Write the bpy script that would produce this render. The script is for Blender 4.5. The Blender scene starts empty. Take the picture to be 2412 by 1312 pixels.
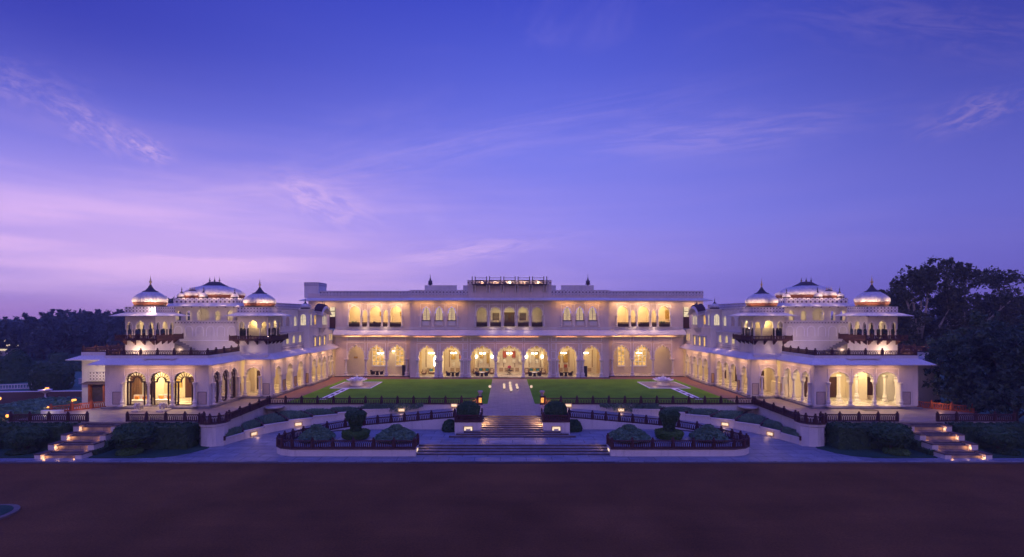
import bpy, math, random
from math import pi, sin, cos, radians, sqrt, exp
from mathutils import Vector, Matrix, noise

# ------------------------------------------------------------------ scene, camera, sky, exposure
SC = bpy.context.scene
COL = SC.collection
SC.render.engine = 'CYCLES'
SC.cycles.use_adaptive_sampling = True
SC.cycles.adaptive_threshold = 0.03
SC.cycles.use_denoising = True
try:
    SC.cycles.denoiser = 'OPENIMAGEDENOISE'
except Exception:
    pass
SC.cycles.max_bounces = 6
SC.cycles.diffuse_bounces = 3
SC.cycles.glossy_bounces = 2
SC.cycles.transmission_bounces = 4
SC.cycles.transparent_max_bounces = 8
SC.cycles.caustics_reflective = False
SC.cycles.caustics_refractive = False
SC.cycles.sample_clamp_indirect = 4.0
SC.view_settings.view_transform = 'Standard'
SC.view_settings.look = 'None'
SC.view_settings.gamma = 1.0
SC.view_settings.exposure = 0.0

cam_d = bpy.data.cameras.new('camera')
cam = bpy.data.objects.new('camera', cam_d)
COL.objects.link(cam)
cam.location = (-0.75, 0.0, 11.1)
cam.rotation_euler = (radians(90), 0, 0)
cam_d.sensor_width = 36.0
cam_d.lens = 36.0 * 1200 / 2412
cam_d.shift_x = 16 / 2412
cam_d.shift_y = 86 / 2412
cam_d.clip_start = 0.5
cam_d.clip_end = 3000
SC.camera = cam

def srgb(r, g, b):
    f = lambda c: c / 12.92 if c <= 0.04045 else ((c + 0.055) / 1.055) ** 2.4
    return (f(r / 255), f(g / 255), f(b / 255), 1)

class NT:
    """small node-tree helper"""
    def __init__(s, tree):
        s.t = tree; tree.nodes.clear()
    def n(s, typ, **kw):
        nd = s.t.nodes.new(typ)
        for k, v in kw.items():
            if k.startswith('i_'):
                key = k[2:]
                nd.inputs[int(key) if key.isdigit() else key.replace('_', ' ')].default_value = v
            else:
                setattr(nd, k, v)
        return nd
    def l(s, a, b): s.t.links.new(a, b)
    def math(s, op, a, b=None, clamp=False):
        nd = s.t.nodes.new('ShaderNodeMath'); nd.operation = op; nd.use_clamp = clamp
        for i, v in enumerate((a, b)):
            if v is None: continue
            if isinstance(v, (int, float)): nd.inputs[i].default_value = v
            else: s.l(v, nd.inputs[i])
        return nd.outputs[0]
    def ramp(s, fac, stops, interp='LINEAR'):
        nd = s.t.nodes.new('ShaderNodeValToRGB'); cr = nd.color_ramp; cr.interpolation = interp
        while len(cr.elements) < len(stops): cr.elements.new(0.5)
        for e, (p, c) in zip(cr.elements, stops): e.position = p; e.color = c
        s.l(fac, nd.inputs[0]); return nd.outputs[0]
    def mix(s, fac, a, b, blend='MIX'):
        nd = s.t.nodes.new('ShaderNodeMix'); nd.data_type = 'RGBA'; nd.blend_type = blend
        if isinstance(fac, (int, float)): nd.inputs[0].default_value = fac
        else: s.l(fac, nd.inputs[0])
        for i, v in ((6, a), (7, b)):
            if isinstance(v, tuple): nd.inputs[i].default_value = v
            else: s.l(v, nd.inputs[i])
        return nd.outputs[2]
    def smooth(s, v, lo, hi):
        nd = s.t.nodes.new('ShaderNodeMapRange'); nd.interpolation_type = 'SMOOTHSTEP'
        s.l(v, nd.inputs[0]); nd.inputs[1].default_value = lo; nd.inputs[2].default_value = hi
        return nd.outputs[0]

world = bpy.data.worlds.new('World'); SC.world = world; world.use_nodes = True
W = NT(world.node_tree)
tc = W.n('ShaderNodeTexCoord').outputs['Generated']
sep = W.n('ShaderNodeSeparateXYZ'); W.l(tc, sep.inputs[0])
sx, sy, sz = sep.outputs
GRAY = lambda v: (v, v, v, 1)
base = W.ramp(sz, [(0.0, srgb(126, 112, 206)), (0.08, srgb(130, 122, 220)), (0.17, srgb(124, 126, 230)), (0.30, srgb(110, 118, 226)), (0.42, srgb(84, 95, 208)), (0.53, srgb(62, 74, 192)), (0.62, srgb(74, 92, 222)), (1.0, srgb(86, 106, 246))])
# the pink after-glow where the sun went down
def dotdir(v):
    nd = W.n('ShaderNodeVectorMath', operation='DOT_PRODUCT'); W.l(tc, nd.inputs[0])
    d = Vector(v).normalized(); nd.inputs[1].default_value = d; return nd.outputs['Value']
# wide veil, lower towards the horizon
side = W.math('DIVIDE', sx, W.math('MAXIMUM', W.math('ABSOLUTE', sy), 0.15))
dx = W.math('SUBTRACT', side, -0.72)
dz = W.math('SUBTRACT', sz, 0.095)
r2 = W.math('ADD', W.math('POWER', W.math('ABSOLUTE', W.math('DIVIDE', dx, 0.66)), 2.0), W.math('POWER', W.math('ABSOLUTE', W.math('DIVIDE', dz, 0.115)), 2.0))
gn = W.n('ShaderNodeTexNoise'); gm = W.n('ShaderNodeMapping'); W.l(tc, gm.inputs[0]); gm.inputs['Scale'].default_value = (1.2, 1.2, 13); W.l(gm.outputs[0], gn.inputs['Vector']); gn.inputs['Scale'].default_value = 2.2; gn.inputs['Detail'].default_value = 6
glow = W.math('EXPONENT', W.math('MULTIPLY', r2, -1.0))
glow2 = W.math('EXPONENT', W.math('MULTIPLY', r2, -.34))
glow = W.math('MULTIPLY', W.math('ADD', W.math('MULTIPLY', glow, .75), W.math('MULTIPLY', glow2, .24)), W.math('ADD', W.math('MULTIPLY', W.smooth(gn.outputs[0], .35, .68), .45), .68), True)
glow = W.math('MULTIPLY', glow, W.smooth(sy, -0.1, 0.3))
# warp for wisps
mp = W.n('ShaderNodeMapping'); W.l(tc, mp.inputs[0]); mp.inputs['Location'].default_value = (3.1, 1.7, 0.6); mp.inputs['Rotation'].default_value = (0.25, 0.3, 0.3); mp.inputs['Scale'].default_value = (1.6, 1.6, 6.5)
n1 = W.n('ShaderNodeTexNoise'); W.l(mp.outputs[0], n1.inputs['Vector']); n1.inputs['Scale'].default_value = 1.7; n1.inputs['Detail'].default_value = 9; n1.inputs['Roughness'].default_value = 0.62; n1.inputs['Distortion'].default_value = 0.9
n2 = W.n('ShaderNodeTexNoise'); W.l(mp.outputs[0], n2.inputs['Vector']); n2.inputs['Scale'].default_value = 0.8; n2.inputs['Detail'].default_value = 3
n2v = W.smooth(n2.outputs[0], 0.38, 0.62)
wisp = W.math('MULTIPLY', W.smooth(n1.outputs[0], 0.46, 0.78), n2v)
low = W.smooth(sz, 0.60, 0.05)
c = W.mix(W.math('MULTIPLY', glow, 0.98), base, srgb(226, 186, 240))
hz = W.math('MULTIPLY', W.smooth(sz, 0.055, -0.005), W.smooth(side, -0.35, -0.9))
c = W.mix(W.math('MULTIPLY', hz, 0.55), c, srgb(150, 100, 175))
wf = W.math('MULTIPLY', wisp, W.math('ADD', W.math('MULTIPLY', low, 0.75), 0.35))
wf = W.math('MULTIPLY', wf, W.math('ADD', W.math('MULTIPLY', W.smooth(side, 1.0, -0.6), 0.9), 0.35))
c = W.mix(W.math('MULTIPLY', wf, .22), c, srgb(205, 178, 240))
# individual wisps of cirrus, each at its own bearing and height
vv = W.math('DIVIDE', sz, W.math('MAXIMUM', sy, 0.15))
cmb = W.n('ShaderNodeCombineXYZ'); W.l(side, cmb.inputs[0]); W.l(vv, cmb.inputs[1])
tot = None
for (u0, v0, a_, b_, rot_, st_, sd_) in ((-.97, .46, .10, .035, -.25, .5, 1), (-.82, .375, .09, .028, -.5, .8, 2), (-.71, .33, .045, .018, -.45, 1.0, 3), (-.36, .22, .085, .03, -.35, 1.3, 4), (-.10, .12, .15, .018, .12, 1.0, 5),
                                          (.45, .36, .26, .03, .10, .3, 6), (.93, .40, .09, .025, .3, .7, 7), (-.2, .31, .42, .035, .22, .2, 8), (.9, .56, .25, .05, -.1, .28, 9), (-.55, .24, .3, .03, .05, .4, 10), (-.75, .13, .3, .02, .05, .6, 11)):
    mpw = W.n('ShaderNodeMapping'); mpw.vector_type = 'TEXTURE'; W.l(cmb.outputs[0], mpw.inputs[0])
    mpw.inputs['Location'].default_value = (u0, v0, 0); mpw.inputs['Rotation'].default_value = (0, 0, rot_); mpw.inputs['Scale'].default_value = (a_, b_, 1)
    ln = W.n('ShaderNodeVectorMath', operation='LENGTH'); W.l(mpw.outputs[0], ln.inputs[0])
    nzw = W.n('ShaderNodeTexNoise'); nzw.noise_dimensions = '4D'; nzw.inputs['W'].default_value = sd_ * 3.7; W.l(mpw.outputs[0], nzw.inputs['Vector']); nzw.inputs['Scale'].default_value = 1.3; nzw.inputs['Detail'].default_value = 8; nzw.inputs['Roughness'].default_value = .68; nzw.inputs['Distortion'].default_value = 1.2
    g_ = W.math('EXPONENT', W.math('MULTIPLY', W.math('POWER', ln.outputs['Value'], 2.0), -.8))
    w_ = W.math('MULTIPLY', W.math('MULTIPLY', g_, W.smooth(nzw.outputs[0], .40, .64)), st_)
    tot = w_ if tot is None else W.math('ADD', tot, w_)
tot = W.math('MULTIPLY', tot, W.smooth(sy, .15, .4), True)
c = W.mix(tot, c, srgb(200, 170, 235))
# deeper blue towards the night side (+x) and the upper left
dark = W.math('MULTIPLY', W.smooth(side, 0.0, 1.1), W.math('ADD', W.math('MULTIPLY', W.smooth(sz, .1, .45), .35), .42))
dark2 = W.math('MULTIPLY', W.math('MULTIPLY', W.smooth(side, 0.1, -1.0), W.smooth(sz, 0.16, 0.45)), 0.78)
c = W.mix(dark, c, srgb(44, 48, 140))
c = W.mix(dark2, c, srgb(44, 48, 160))
duskhz = W.math('MULTIPLY', W.smooth(sz, 0.09, 0.0), W.smooth(side, 0.2, 0.9))
c = W.mix(W.math('MULTIPLY', duskhz, 0.35), c, srgb(104, 82, 165))
# the half of the sky behind the camera: an even lilac twilight
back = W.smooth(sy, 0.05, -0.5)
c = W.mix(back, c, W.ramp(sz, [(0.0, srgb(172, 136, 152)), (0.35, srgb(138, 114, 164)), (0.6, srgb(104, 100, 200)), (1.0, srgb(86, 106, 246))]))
below = W.smooth(sz, 0.0, -0.08)
c = W.mix(below, c, srgb(60, 52, 90))
bg = W.n('ShaderNodeBackground'); W.l(c, bg.inputs[0]); W.l(W.math('ADD', W.math('ADD', W.math('MULTIPLY', W.smooth(sz, .6, .9), 1.0), 1.1), W.math('MULTIPLY', W.math('MULTIPLY', back, W.smooth(sz, .75, .4)), .45)), bg.inputs[1])  # unseen sky overhead and behind the camera strengthened to light the scene
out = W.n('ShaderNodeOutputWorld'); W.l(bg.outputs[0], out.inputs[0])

# ------------------------------------------------------------------ helpers
ORG = {}
GCOUNT = 0
def tag(o, label=None, cat=None, group=None, kind=None):
    if label: o['label'] = label
    if cat: o['category'] = cat
    if group: o['group'] = group
    if kind: o['kind'] = kind
    return o
def thing(name, label, cat, loc=(0, 0, 0), group=None):
    o = bpy.data.objects.new(name, None); COL.objects.link(o); o.location = loc
    o.empty_display_size = 0.2
    ORG[o.name] = Vector(loc)
    return tag(o, label, cat, group)
def copy_tree(o, parent=None):
    c = o.copy(); COL.objects.link(c)
    c.parent = parent
    for ch in list(o.children): copy_tree(ch, c)
    return c
def dup(o, loc, label=None, group=None, rz=0.0, s=1.0):
    c = copy_tree(o); c.location = loc; c.rotation_euler = (0, 0, rz)
    if s != 1.0: c.scale = (s, s, s) if not isinstance(s, tuple) else s
    if label: c['label'] = label
    if group: c['group'] = group
    return c

class MB:
    def __init__(s): s.v = []; s.f = []
    def quad(s, *p):
        n = len(s.v); s.v += [tuple(q) for q in p]; s.f.append(tuple(range(n, n + len(p))))
    def box(s, x0, x1, y0, y1, z0, z1):
        n = len(s.v)
        s.v += [(x0, y0, z0), (x1, y0, z0), (x1, y1, z0), (x0, y1, z0), (x0, y0, z1), (x1, y0, z1), (x1, y1, z1), (x0, y1, z1)]
        s.f += [tuple(n + i for i in q) for q in ((0, 3, 2, 1), (4, 5, 6, 7), (0, 1, 5, 4), (1, 2, 6, 5), (2, 3, 7, 6), (3, 0, 4, 7))]
    def hexa(s, b, t):
        n = len(s.v); s.v += [tuple(q) for q in b] + [tuple(q) for q in t]
        s.f += [tuple(n + i for i in q) for q in ((0, 3, 2, 1), (4, 5, 6, 7), (0, 1, 5, 4), (1, 2, 6, 5), (2, 3, 7, 6), (3, 0, 4, 7))]
    def fbox(s, F, u0, u1, z0, z1, d0, d1):
        """box in a wall frame: along u, height z, depth d (outwards)"""
        s.hexa([F(u0, z0, d0), F(u1, z0, d0), F(u1, z0, d1), F(u0, z0, d1)], [F(u0, z1, d0), F(u1, z1, d0), F(u1, z1, d1), F(u0, z1, d1)])
    def prism(s, pts, z0, z1):
        n = len(s.v); k = len(pts)
        s.v += [(p[0], p[1], z0) for p in pts] + [(p[0], p[1], z1) for p in pts]
        s.f.append(tuple(range(n + k - 1, n - 1, -1))); s.f.append(tuple(range(n + k, n + 2 * k)))
        for i in range(k):
            j = (i + 1) % k; s.f.append((n + i, n + j, n + k + j, n + k + i))
    def lathe(s, prof, cx, cy, cz, seg=12, rx=1.0, ry=1.0, rot=0.0, flute=0.0, nfl=0, sq=None):
        """prof: list of (radius, z); sq: superellipse power"""
        n = len(s.v); k = len(prof)
        for i in range(seg):
            a = 2 * pi * i / seg + rot
            ca, sa = cos(a), sin(a)
            if sq:
                m = (abs(ca) ** sq + abs(sa) ** sq) ** (-1.0 / sq)
            else: m = 1.0
            if nfl: m *= 1 - flute * (1 - abs(sin(a * nfl / 2.0)) ** 0.7)
            for r, z in prof:
                s.v.append((cx + r * ca * m * rx, cy + r * sa * m * ry, cz + z))
        for i in range(seg):
            j = (i + 1) % seg
            for q in range(k - 1):
                s.f.append((n + i * k + q, n + j * k + q, n + j * k + q + 1, n + i * k + q + 1))
        if prof[0][0] > 1e-4: s.f.append(tuple(n + i * k for i in range(seg - 1, -1, -1)))
        if prof[-1][0] > 1e-4: s.f.append(tuple(n + i * k + k - 1 for i in range(seg)))
    def tube(s, pts, rads, seg=7):
        n0 = len(s.v); k = len(pts)
        for i in range(k):
            p = Vector(pts[i])
            d = (Vector(pts[min(i + 1, k - 1)]) - Vector(pts[max(i - 1, 0)]))
            if d.length < 1e-6: d = Vector((0, 0, 1))
            d.normalize()
            a = d.cross(Vector((0.31, 0.2, 0.93) if abs(d.z) < 0.9 else (1, 0, 0))).normalized(); b = d.cross(a)
            r = rads[i] if isinstance(rads, (list, tuple)) else rads
            for j in range(seg):
                t = 2 * pi * j / seg; q = p + (a * cos(t) + b * sin(t)) * r; s.v.append(tuple(q))
        for i in range(k - 1):
            for j in range(seg):
                j2 = (j + 1) % seg
                s.f.append((n0 + i * seg + j, n0 + i * seg + j2, n0 + (i + 1) * seg + j2, n0 + (i + 1) * seg + j))
        s.f.append(tuple(n0 + j for j in range(seg - 1, -1, -1))); s.f.append(tuple(n0 + (k - 1) * seg + j for j in range(seg)))
    def add(s, o):
        n = len(s.v); s.v += o.v; s.f += [tuple(i + n for i in f) for f in o.f]
    def build(s, name, m, parent=None, smooth=False, label=None):
        org = ORG.get(parent.name, Vector((0, 0, 0))) if parent else Vector((0, 0, 0))
        me = bpy.data.meshes.new(name)
        ox, oy, oz = org
        me.from_pydata([(a - ox, b - oy, c - oz) for a, b, c in s.v], [], s.f)
        me.materials.append(m)
        if smooth:
            me.polygons.foreach_set('use_smooth', [True] * len(me.polygons))
        me.update()
        o = bpy.data.objects.new(name, me); COL.objects.link(o)
        if parent: o.parent = parent; ORG[o.name] = org
        if label: o['label'] = label
        return o

def FR(ox, oy, ux, uy, nx, ny, s=1):
    """wall frame: origin, along-direction, outward normal; s mirrors x"""
    def F(u, z, d=0.0):
        return (s * (ox + u * ux + d * nx), oy + u * uy + d * ny, z)
    return F

def arch_pts(cu, w, zs, za, lobes=9, c=0.12, per=6):
    rx = w / 2; rz = za - zs; n = lobes * per; P = []
    for i in range(n + 1):
        th = pi * (1 - i / n)
        lob = abs(sin(lobes * th)) ** 0.6
        m = 1 - c * (1 - lob)
        k = 0.93 + 0.07 * exp(-((th - pi / 2) / 0.13) ** 2)
        ct, st = cos(th), sin(th)
        ex = .78; cx_ = math.copysign(abs(ct) ** ex, ct); sx_ = abs(st) ** ex
        P.append((cu + rx * cx_ * m, zs + rz * sx_ * m * k))
    return P
def plain_arch(cu, w, zs, za, n=10):
    return [(cu + w / 2 * cos(pi * (1 - i / n)), zs + (za - zs) * sin(pi * (1 - i / n))) for i in range(n + 1)]

def cell(mb, F, u0, u1, z0, z1, cu, w, zs, za, zb, thick=0.5, lobes=9, c=0.12, plain=False):
    """a stretch of wall with one arched opening"""
    A = plain_arch(cu, w, zs, za) if plain else arch_pts(cu, w, zs, za, lobes, c)
    O = ([(A[0][0], zb)] if zb < zs - 1e-4 else []) + A + ([(A[-1][0], zb)] if zb < zs - 1e-4 else [])
    if zb > z0 + 1e-3:
        mb.fbox(F, u0, u1, z0, zb, -thick, 0)
        z0 = zb
    poly = [(u0, z0)] + O + [(u1, z0), (u1, z1), (u0, z1)]
    for d in (0.0, -thick):
        mb.quad(*[F(u, z, d) for u, z in poly])
    k = len(O)
    for i in range(k - 1):
        a, b = O[i], O[i + 1]
        mb.quad(F(a[0], a[1], 0), F(b[0], b[1], 0), F(b[0], b[1], -thick), F(a[0], a[1], -thick))
    mb.quad(F(u0, z0, 0), F(O[0][0], z0, 0), F(O[0][0], z0, -thick), F(u0, z0, -thick))
    mb.quad(F(O[-1][0], z0, 0), F(u1, z0, 0), F(u1, z0, -thick), F(O[-1][0], z0, -thick))

def solid(mb, F, u0, u1, z0, z1, thick=0.5): mb.fbox(F, u0, u1, z0, z1, -thick, 0)

def frame_line(mb, F, u0, u1, z0, z1, t=0.07, p=0.06):
    mb.fbox(F, u0, u0 + t, z0, z1, -0.02, p); mb.fbox(F, u1 - t, u1, z0, z1, -0.02, p)
    mb.fbox(F, u0 + t, u1 - t, z1 - t, z1, -0.02, p - 0.003); mb.fbox(F, u0 + t, u1 - t, z0, z0 + t, -0.02, p - 0.003)
def frame_top(mb, F, u0, u1, z0, z1, t=0.1, p=0.06):
    mb.fbox(F, u0, u0 + t, z0, z1, -0.02, p); mb.fbox(F, u1 - t, u1, z0, z1, -0.02, p)
    mb.fbox(F, u0 + t, u1 - t, z1 - t, z1, -0.02, p - 0.003)

def arch_trim(mb, F, cu, w, zs, za, lobes=9, c=0.12, t=0.06, p=0.04, grow=0.05):
    """raised lip that follows the scallops"""
    A = arch_pts(cu, w, zs, za, lobes, c); B = arch_pts(cu, w + 2 * (grow + t), zs, za + grow + t, lobes, c)
    A = [(cu + (a[0] - cu) * 1.004, a[1] + 0.004) for a in A]
    for i in range(len(A) - 1):
        a, b, c2, d2 = A[i], A[i + 1], B[i + 1], B[i]
        mb.quad(F(a[0], a[1], p), F(b[0], b[1], p), F(c2[0], c2[1], p), F(d2[0], d2[1], p))
        mb.quad(F(d2[0], d2[1], p), F(c2[0], c2[1], p), F(c2[0], c2[1], -.01), F(d2[0], d2[1], -.01))
        mb.quad(F(a[0], a[1], p), F(b[0], b[1], p), F(b[0], b[1], -.01), F(a[0], a[1], -.01))

def offset_poly(P, d):
    """offset an open polyline to its right-hand side by d with mitres"""
    n = len(P); R = []
    def nrm(a, b):
        dx, dy = b[0] - a[0], b[1] - a[1]; L = math.hypot(dx, dy); return (dy / L, -dx / L)
    for i in range(n):
        if i == 0: nx, ny = nrm(P[0], P[1]); R.append((P[0][0] + nx * d, P[0][1] + ny * d)); continue
        if i == n - 1: nx, ny = nrm(P[-2], P[-1]); R.append((P[-1][0] + nx * d, P[-1][1] + ny * d)); continue
        a, b = nrm(P[i - 1], P[i]), nrm(P[i], P[i + 1])
        mx, my = a[0] + b[0], a[1] + b[1]; L = math.hypot(mx, my)
        if L < 1e-6: R.append((P[i][0] + a[0] * d, P[i][1] + a[1] * d)); continue
        mx, my = mx / L, my / L; k = d / max(0.3, mx * a[0] + my * a[1])
        R.append((P[i][0] + mx * k, P[i][1] + my * k))
    return R
def eave(mb, P, out, zin, zout, th=0.09, s=1, inn=0.0):
    """sloping stone eave along polyline P (outside on its right-hand side)"""
    A = offset_poly(P, -inn); B = offset_poly(P, out)
    for i in range(len(P) - 1):
        a, b, c2, d2 = A[i], A[i + 1], B[i + 1], B[i]
        q = lambda p, z: (s * p[0], p[1], z)
        top = [q(a, zin), q(b, zin), q(c2, zout), q(d2, zout)]
        bot = [q(a, zin - th), q(b, zin - th), q(c2, zout - th), q(d2, zout - th)]
        mb.hexa(bot, top)
def loop_eave(mb, x0, x1, y0, y1, out, zin, zout, th=0.08, s=1):
    c4 = [(x0, y0), (x1, y0), (x1, y1), (x0, y1)]
    o4 = [(x0 - out, y0 - out), (x1 + out, y0 - out), (x1 + out, y1 + out), (x0 - out, y1 + out)]
    q = lambda p, z: (s * p[0], p[1], z)
    for i in range(4):
        j = (i + 1) % 4
        mb.hexa([q(c4[i], zin - th), q(c4[j], zin - th), q(o4[j], zout - th), q(o4[i], zout - th)], [q(c4[i], zin), q(c4[j], zin), q(o4[j], zout), q(o4[i], zout)])
def corbel(mb, F, u, z, out=0.6, h=0.5, w=0.16):
    """stepped stone bracket under an eave or balcony; z is its top"""
    prof = [(0, 0), (out, 0), (out, -0.12 * h), (out * 0.75, -0.3 * h), (out * 0.62, -0.3 * h), (out * 0.4, -0.7 * h), (out * 0.22, -0.75 * h), (0.0, -h)]
    for du in (-w / 2, w / 2): mb.quad(*[F(u + du, z + b, a) for a, b in prof])
    for i in range(len(prof)):
        a, b = prof[i], prof[(i + 1) % len(prof)]
        mb.quad(F(u - w / 2, z + a[1], a[0]), F(u - w / 2, z + b[1], b[0]), F(u + w / 2, z + b[1], b[0]), F(u + w / 2, z + a[1], a[0]))

def column_prof(h, r):
    return [(r * 1.75, 0), (r * 1.75, h * .07), (r * 1.3, h * .09), (r * 1.65, h * .15), (r * 1.7, h * .19), (r * 1.15, h * .25), (r * 1.3, h * .27), (r * .98, h * .30),
            (r * .92, h * .6), (r * .86, h * .82), (r * 1.15, h * .84), (r * .95, h * .86), (r * 1.25, h * .91), (r * 1.6, h * .94), (r * 1.7, h)]
def column(p, h, r, m, parent, name='column', seg=10):
    b = MB(); b.lathe(column_prof(h, r), p[0], p[1], p[2], seg, rot=pi / seg)
    w = r * 1.95
    b.box(p[0] - w, p[0] + w, p[1] - w, p[1] + w, p[2] - 0.001, p[2] + h * .055)
    return b.build(name, m, parent)

# ------------------------------------------------------------------ materials
MATS = {}
def mat(name, col, rough=0.75, var=0.12, scale=2.0, bump=0.0, bscale=None, spec=0.4, metal=0.0, warm=None, stain=0.0, emis=None, estr=0.0, stretch=None):
    m = bpy.data.materials.new(name); m.use_nodes = True; T = NT(m.node_tree)
    geo = T.n('ShaderNodeTexCoord').outputs['Object']
    if stretch:
        mpn = T.n('ShaderNodeMapping'); T.l(geo, mpn.inputs[0]); mpn.inputs['Scale'].default_value = stretch; geo = mpn.outputs[0]
    p = T.n('ShaderNodeBsdfPrincipled'); o = T.n('ShaderNodeOutputMaterial'); T.l(p.outputs[0], o.inputs[0])
    nz = T.n('ShaderNodeTexNoise'); T.l(geo, nz.inputs['Vector']); nz.inputs['Scale'].default_value = scale; nz.inputs['Detail'].default_value = 6; nz.inputs['Roughness'].default_value = 0.6
    c = Vector(col[:3]); lo = tuple(max(0, v * (1 - var)) for v in c) + (1,); hi = tuple(min(1, v * (1 + var)) for v in c) + (1,)
    if warm: hi = tuple(warm) + (1,)
    colr = T.ramp(nz.outputs[0], [(0.3, lo), (0.7, hi)])
    if stain:
        n3 = T.n('ShaderNodeTexNoise'); mp2 = T.n('ShaderNodeMapping'); T.l(geo, mp2.inputs[0]); mp2.inputs['Scale'].default_value = (1.6, 1.6, 0.22)
        T.l(mp2.outputs[0], n3.inputs['Vector']); n3.inputs['Scale'].default_value = 1.5; n3.inputs['Detail'].default_value = 5
        colr = T.mix(T.math('MULTIPLY', T.smooth(n3.outputs[0], .52, .78), stain), colr, tuple(v * .45 for v in c) + (1,))
    T.l(colr, p.inputs['Base Color'])
    p.inputs['Roughness'].default_value = rough; p.inputs['Metallic'].default_value = metal
    p.inputs['Specular IOR Level'].default_value = spec
    if bump:
        nb = T.n('ShaderNodeTexNoise'); T.l(geo, nb.inputs['Vector']); nb.inputs['Scale'].default_value = bscale or scale * 6; nb.inputs['Detail'].default_value = 4
        bp = T.n('ShaderNodeBump'); bp.inputs['Strength'].default_value = bump; bp.inputs['Distance'].default_value = 0.05; T.l(nb.outputs[0], bp.inputs['Height']); T.l(bp.outputs[0], p.inputs['Normal'])
    if emis:
        p.inputs['Emission Color'].default_value = emis; p.inputs['Emission Strength'].default_value = estr
    MATS[name] = m
    return m

M = {}
M['wall'] = mat('plaster_pink', (.66, .56, .52), .8, .07, .5, .1, 14, stain=.3)
M['white'] = mat('plaster_white', (.70, .65, .64), .75, .07, .7, .1, 12, stain=.32)
M['trim'] = mat('white_trim', (.88, .85, .90), .6, .03, 1.0)
M['marble'] = mat('white_marble', (.80, .76, .72), .35, .08, 1.6, warm=(.86, .82, .76))
M['inner'] = mat('verandah_plaster', (.80, .70, .52), .8, .05, .6)
M['inner2'] = mat('verandah_panelling', (.46, .33, .20), .7, .08, 1.0)
M['redstone'] = mat('red_sandstone', (.065, .024, .026), .75, .25, 3.0, .25, 20)
M['litstone'] = mat('sandstone_lamplit', (.34, .09, .03), .75, .2, 3.0, .2, 20)  # red sandstone with orange lamplight put into its colour
M['darkstone'] = mat('dark_stone_coping', (.085, .055, .06), .7, .2, 2.0, .2, 16)
M['lead'] = mat('dome_metal', (.58, .54, .55), .7, .2, 2.5, .15, 6, metal=.0, stain=.5)
M['underlit'] = mat('dome_underside', (.17, .055, .025), .7, .2, 2.0)  # orange uplight on the dome's flare put into this colour
M['slate'] = mat('dark_roof_cap', (.06, .045, .06), .6, .2, 2.0)
M['gold'] = mat('finial_brass', (.62, .46, .25), .3, .1, 3.0, metal=.8)
M['bronze'] = mat('dark_finial', (.10, .08, .10), .4, .1, 3.0, metal=.5)
M['wood'] = mat('dark_wood', (.045, .022, .015), .45, .25, 3.0)
M['door'] = mat('brown_door_wood', (.06, .02, .012), .5, .25, 3.0)
M['wicker'] = mat('dark_wicker', (.028, .018, .022), .6, .3, 12.0, .3, 40)
M['steel'] = mat('cabinet_dark', (.03, .03, .045), .5, .1, 3.0)
M['tile'] = mat('terracotta_path', (.24, .11, .08), .8, .15, 2.5, .15, 14)
M['cloth'] = mat('sofa_cloth', (.70, .55, .36), .9, .08, 4.0)
M['orange'] = mat('orange_cushion', (.75, .28, .05), .9, .08, 4.0)
M['teal'] = mat('teal_cushion', (.05, .25, .30), .9, .08, 4.0)
M['yellow'] = mat('yellow_cushion', (.55, .42, .08), .9, .08, 4.0)
M['wicker2'] = mat('brown_cane', (.20, .10, .05), .7, .2, 8.0)
M['pinkflower'] = mat('pink_flowers', (.65, .10, .20), .8, .4, 9.0)
M['curtain'] = mat('sheer_curtain', (.75, .58, .32), .9, .1, 3.0, stretch=(6, 6, .4))
M['granite'] = mat('elephant_marble', (.58, .52, .50), .6, .3, 6.0, .3, 20)
M['panelfill'] = mat('dado_panel_stone', (.50, .40, .36), .6, .1, 3.0)
M['panelfillw'] = mat('dado_panel_gold', (.62, .42, .16), .6, .1, 3.0)
M['soil'] = mat('bed_soil', (.05, .035, .03), .95, .3, 4.0, .4, 18)
M['picture_red'] = mat('red_painting', (.42, .09, .05), .7, .35, 5.0)
M['picture_gold'] = mat('gold_painting', (.50, .33, .08), .7, .4, 5.0)
M['picture_white'] = mat('mounted_print', (.80, .74, .60), .7, .25, 6.0)

def leafmat(name, a, b, rough=.7):
    m = bpy.data.materials.new(name); m.use_nodes = True; T = NT(m.node_tree)
    geo = T.n('ShaderNodeNewGeometry'); tcn = T.n('ShaderNodeTexCoord')
    nz = T.n('ShaderNodeTexNoise'); T.l(tcn.outputs['Object'], nz.inputs['Vector']); nz.inputs['Scale'].default_value = .9; nz.inputs['Detail'].default_value = 3
    f = T.math('ADD', T.math('MULTIPLY', geo.outputs['Random Per Island'], .55), T.math('MULTIPLY', nz.outputs[0], .55))
    col = T.ramp(f, [(.2, a + (1,)), (.85, b + (1,))])
    p = T.n('ShaderNodeBsdfPrincipled'); p.inputs['Roughness'].default_value = rough; p.inputs['Specular IOR Level'].default_value = .25
    T.l(col, p.inputs['Base Color'])
    tr = T.n('ShaderNodeBsdfTranslucent'); T.l(col, tr.inputs[0])
    mx = T.n('ShaderNodeMixShader'); mx.inputs[0].default_value = .2
    T.l(p.outputs[0], mx.inputs[1]); T.l(tr.outputs[0], mx.inputs[2])
    o = T.n('ShaderNodeOutputMaterial'); T.l(mx.outputs[0], o.inputs[0]); return m
M['leaf'] = leafmat('leaf_dark', (.024, .050, .042), (.085, .14, .10))
M['leaf2'] = leafmat('leaf_olive', (.035, .05, .028), (.12, .13, .065))
M['hedge'] = leafmat('hedge_leaf', (.026, .065, .03), (.075, .14, .06))
M['topiary'] = leafmat('topiary_leaf', (.03, .075, .035), (.085, .17, .08))
M['bush'] = leafmat('bush_leaf', (.07, .15, .09), (.20, .34, .21))
M['ring'] = leafmat('ring_hedge_leaf', (.05, .12, .03), (.14, .26, .07))
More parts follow.
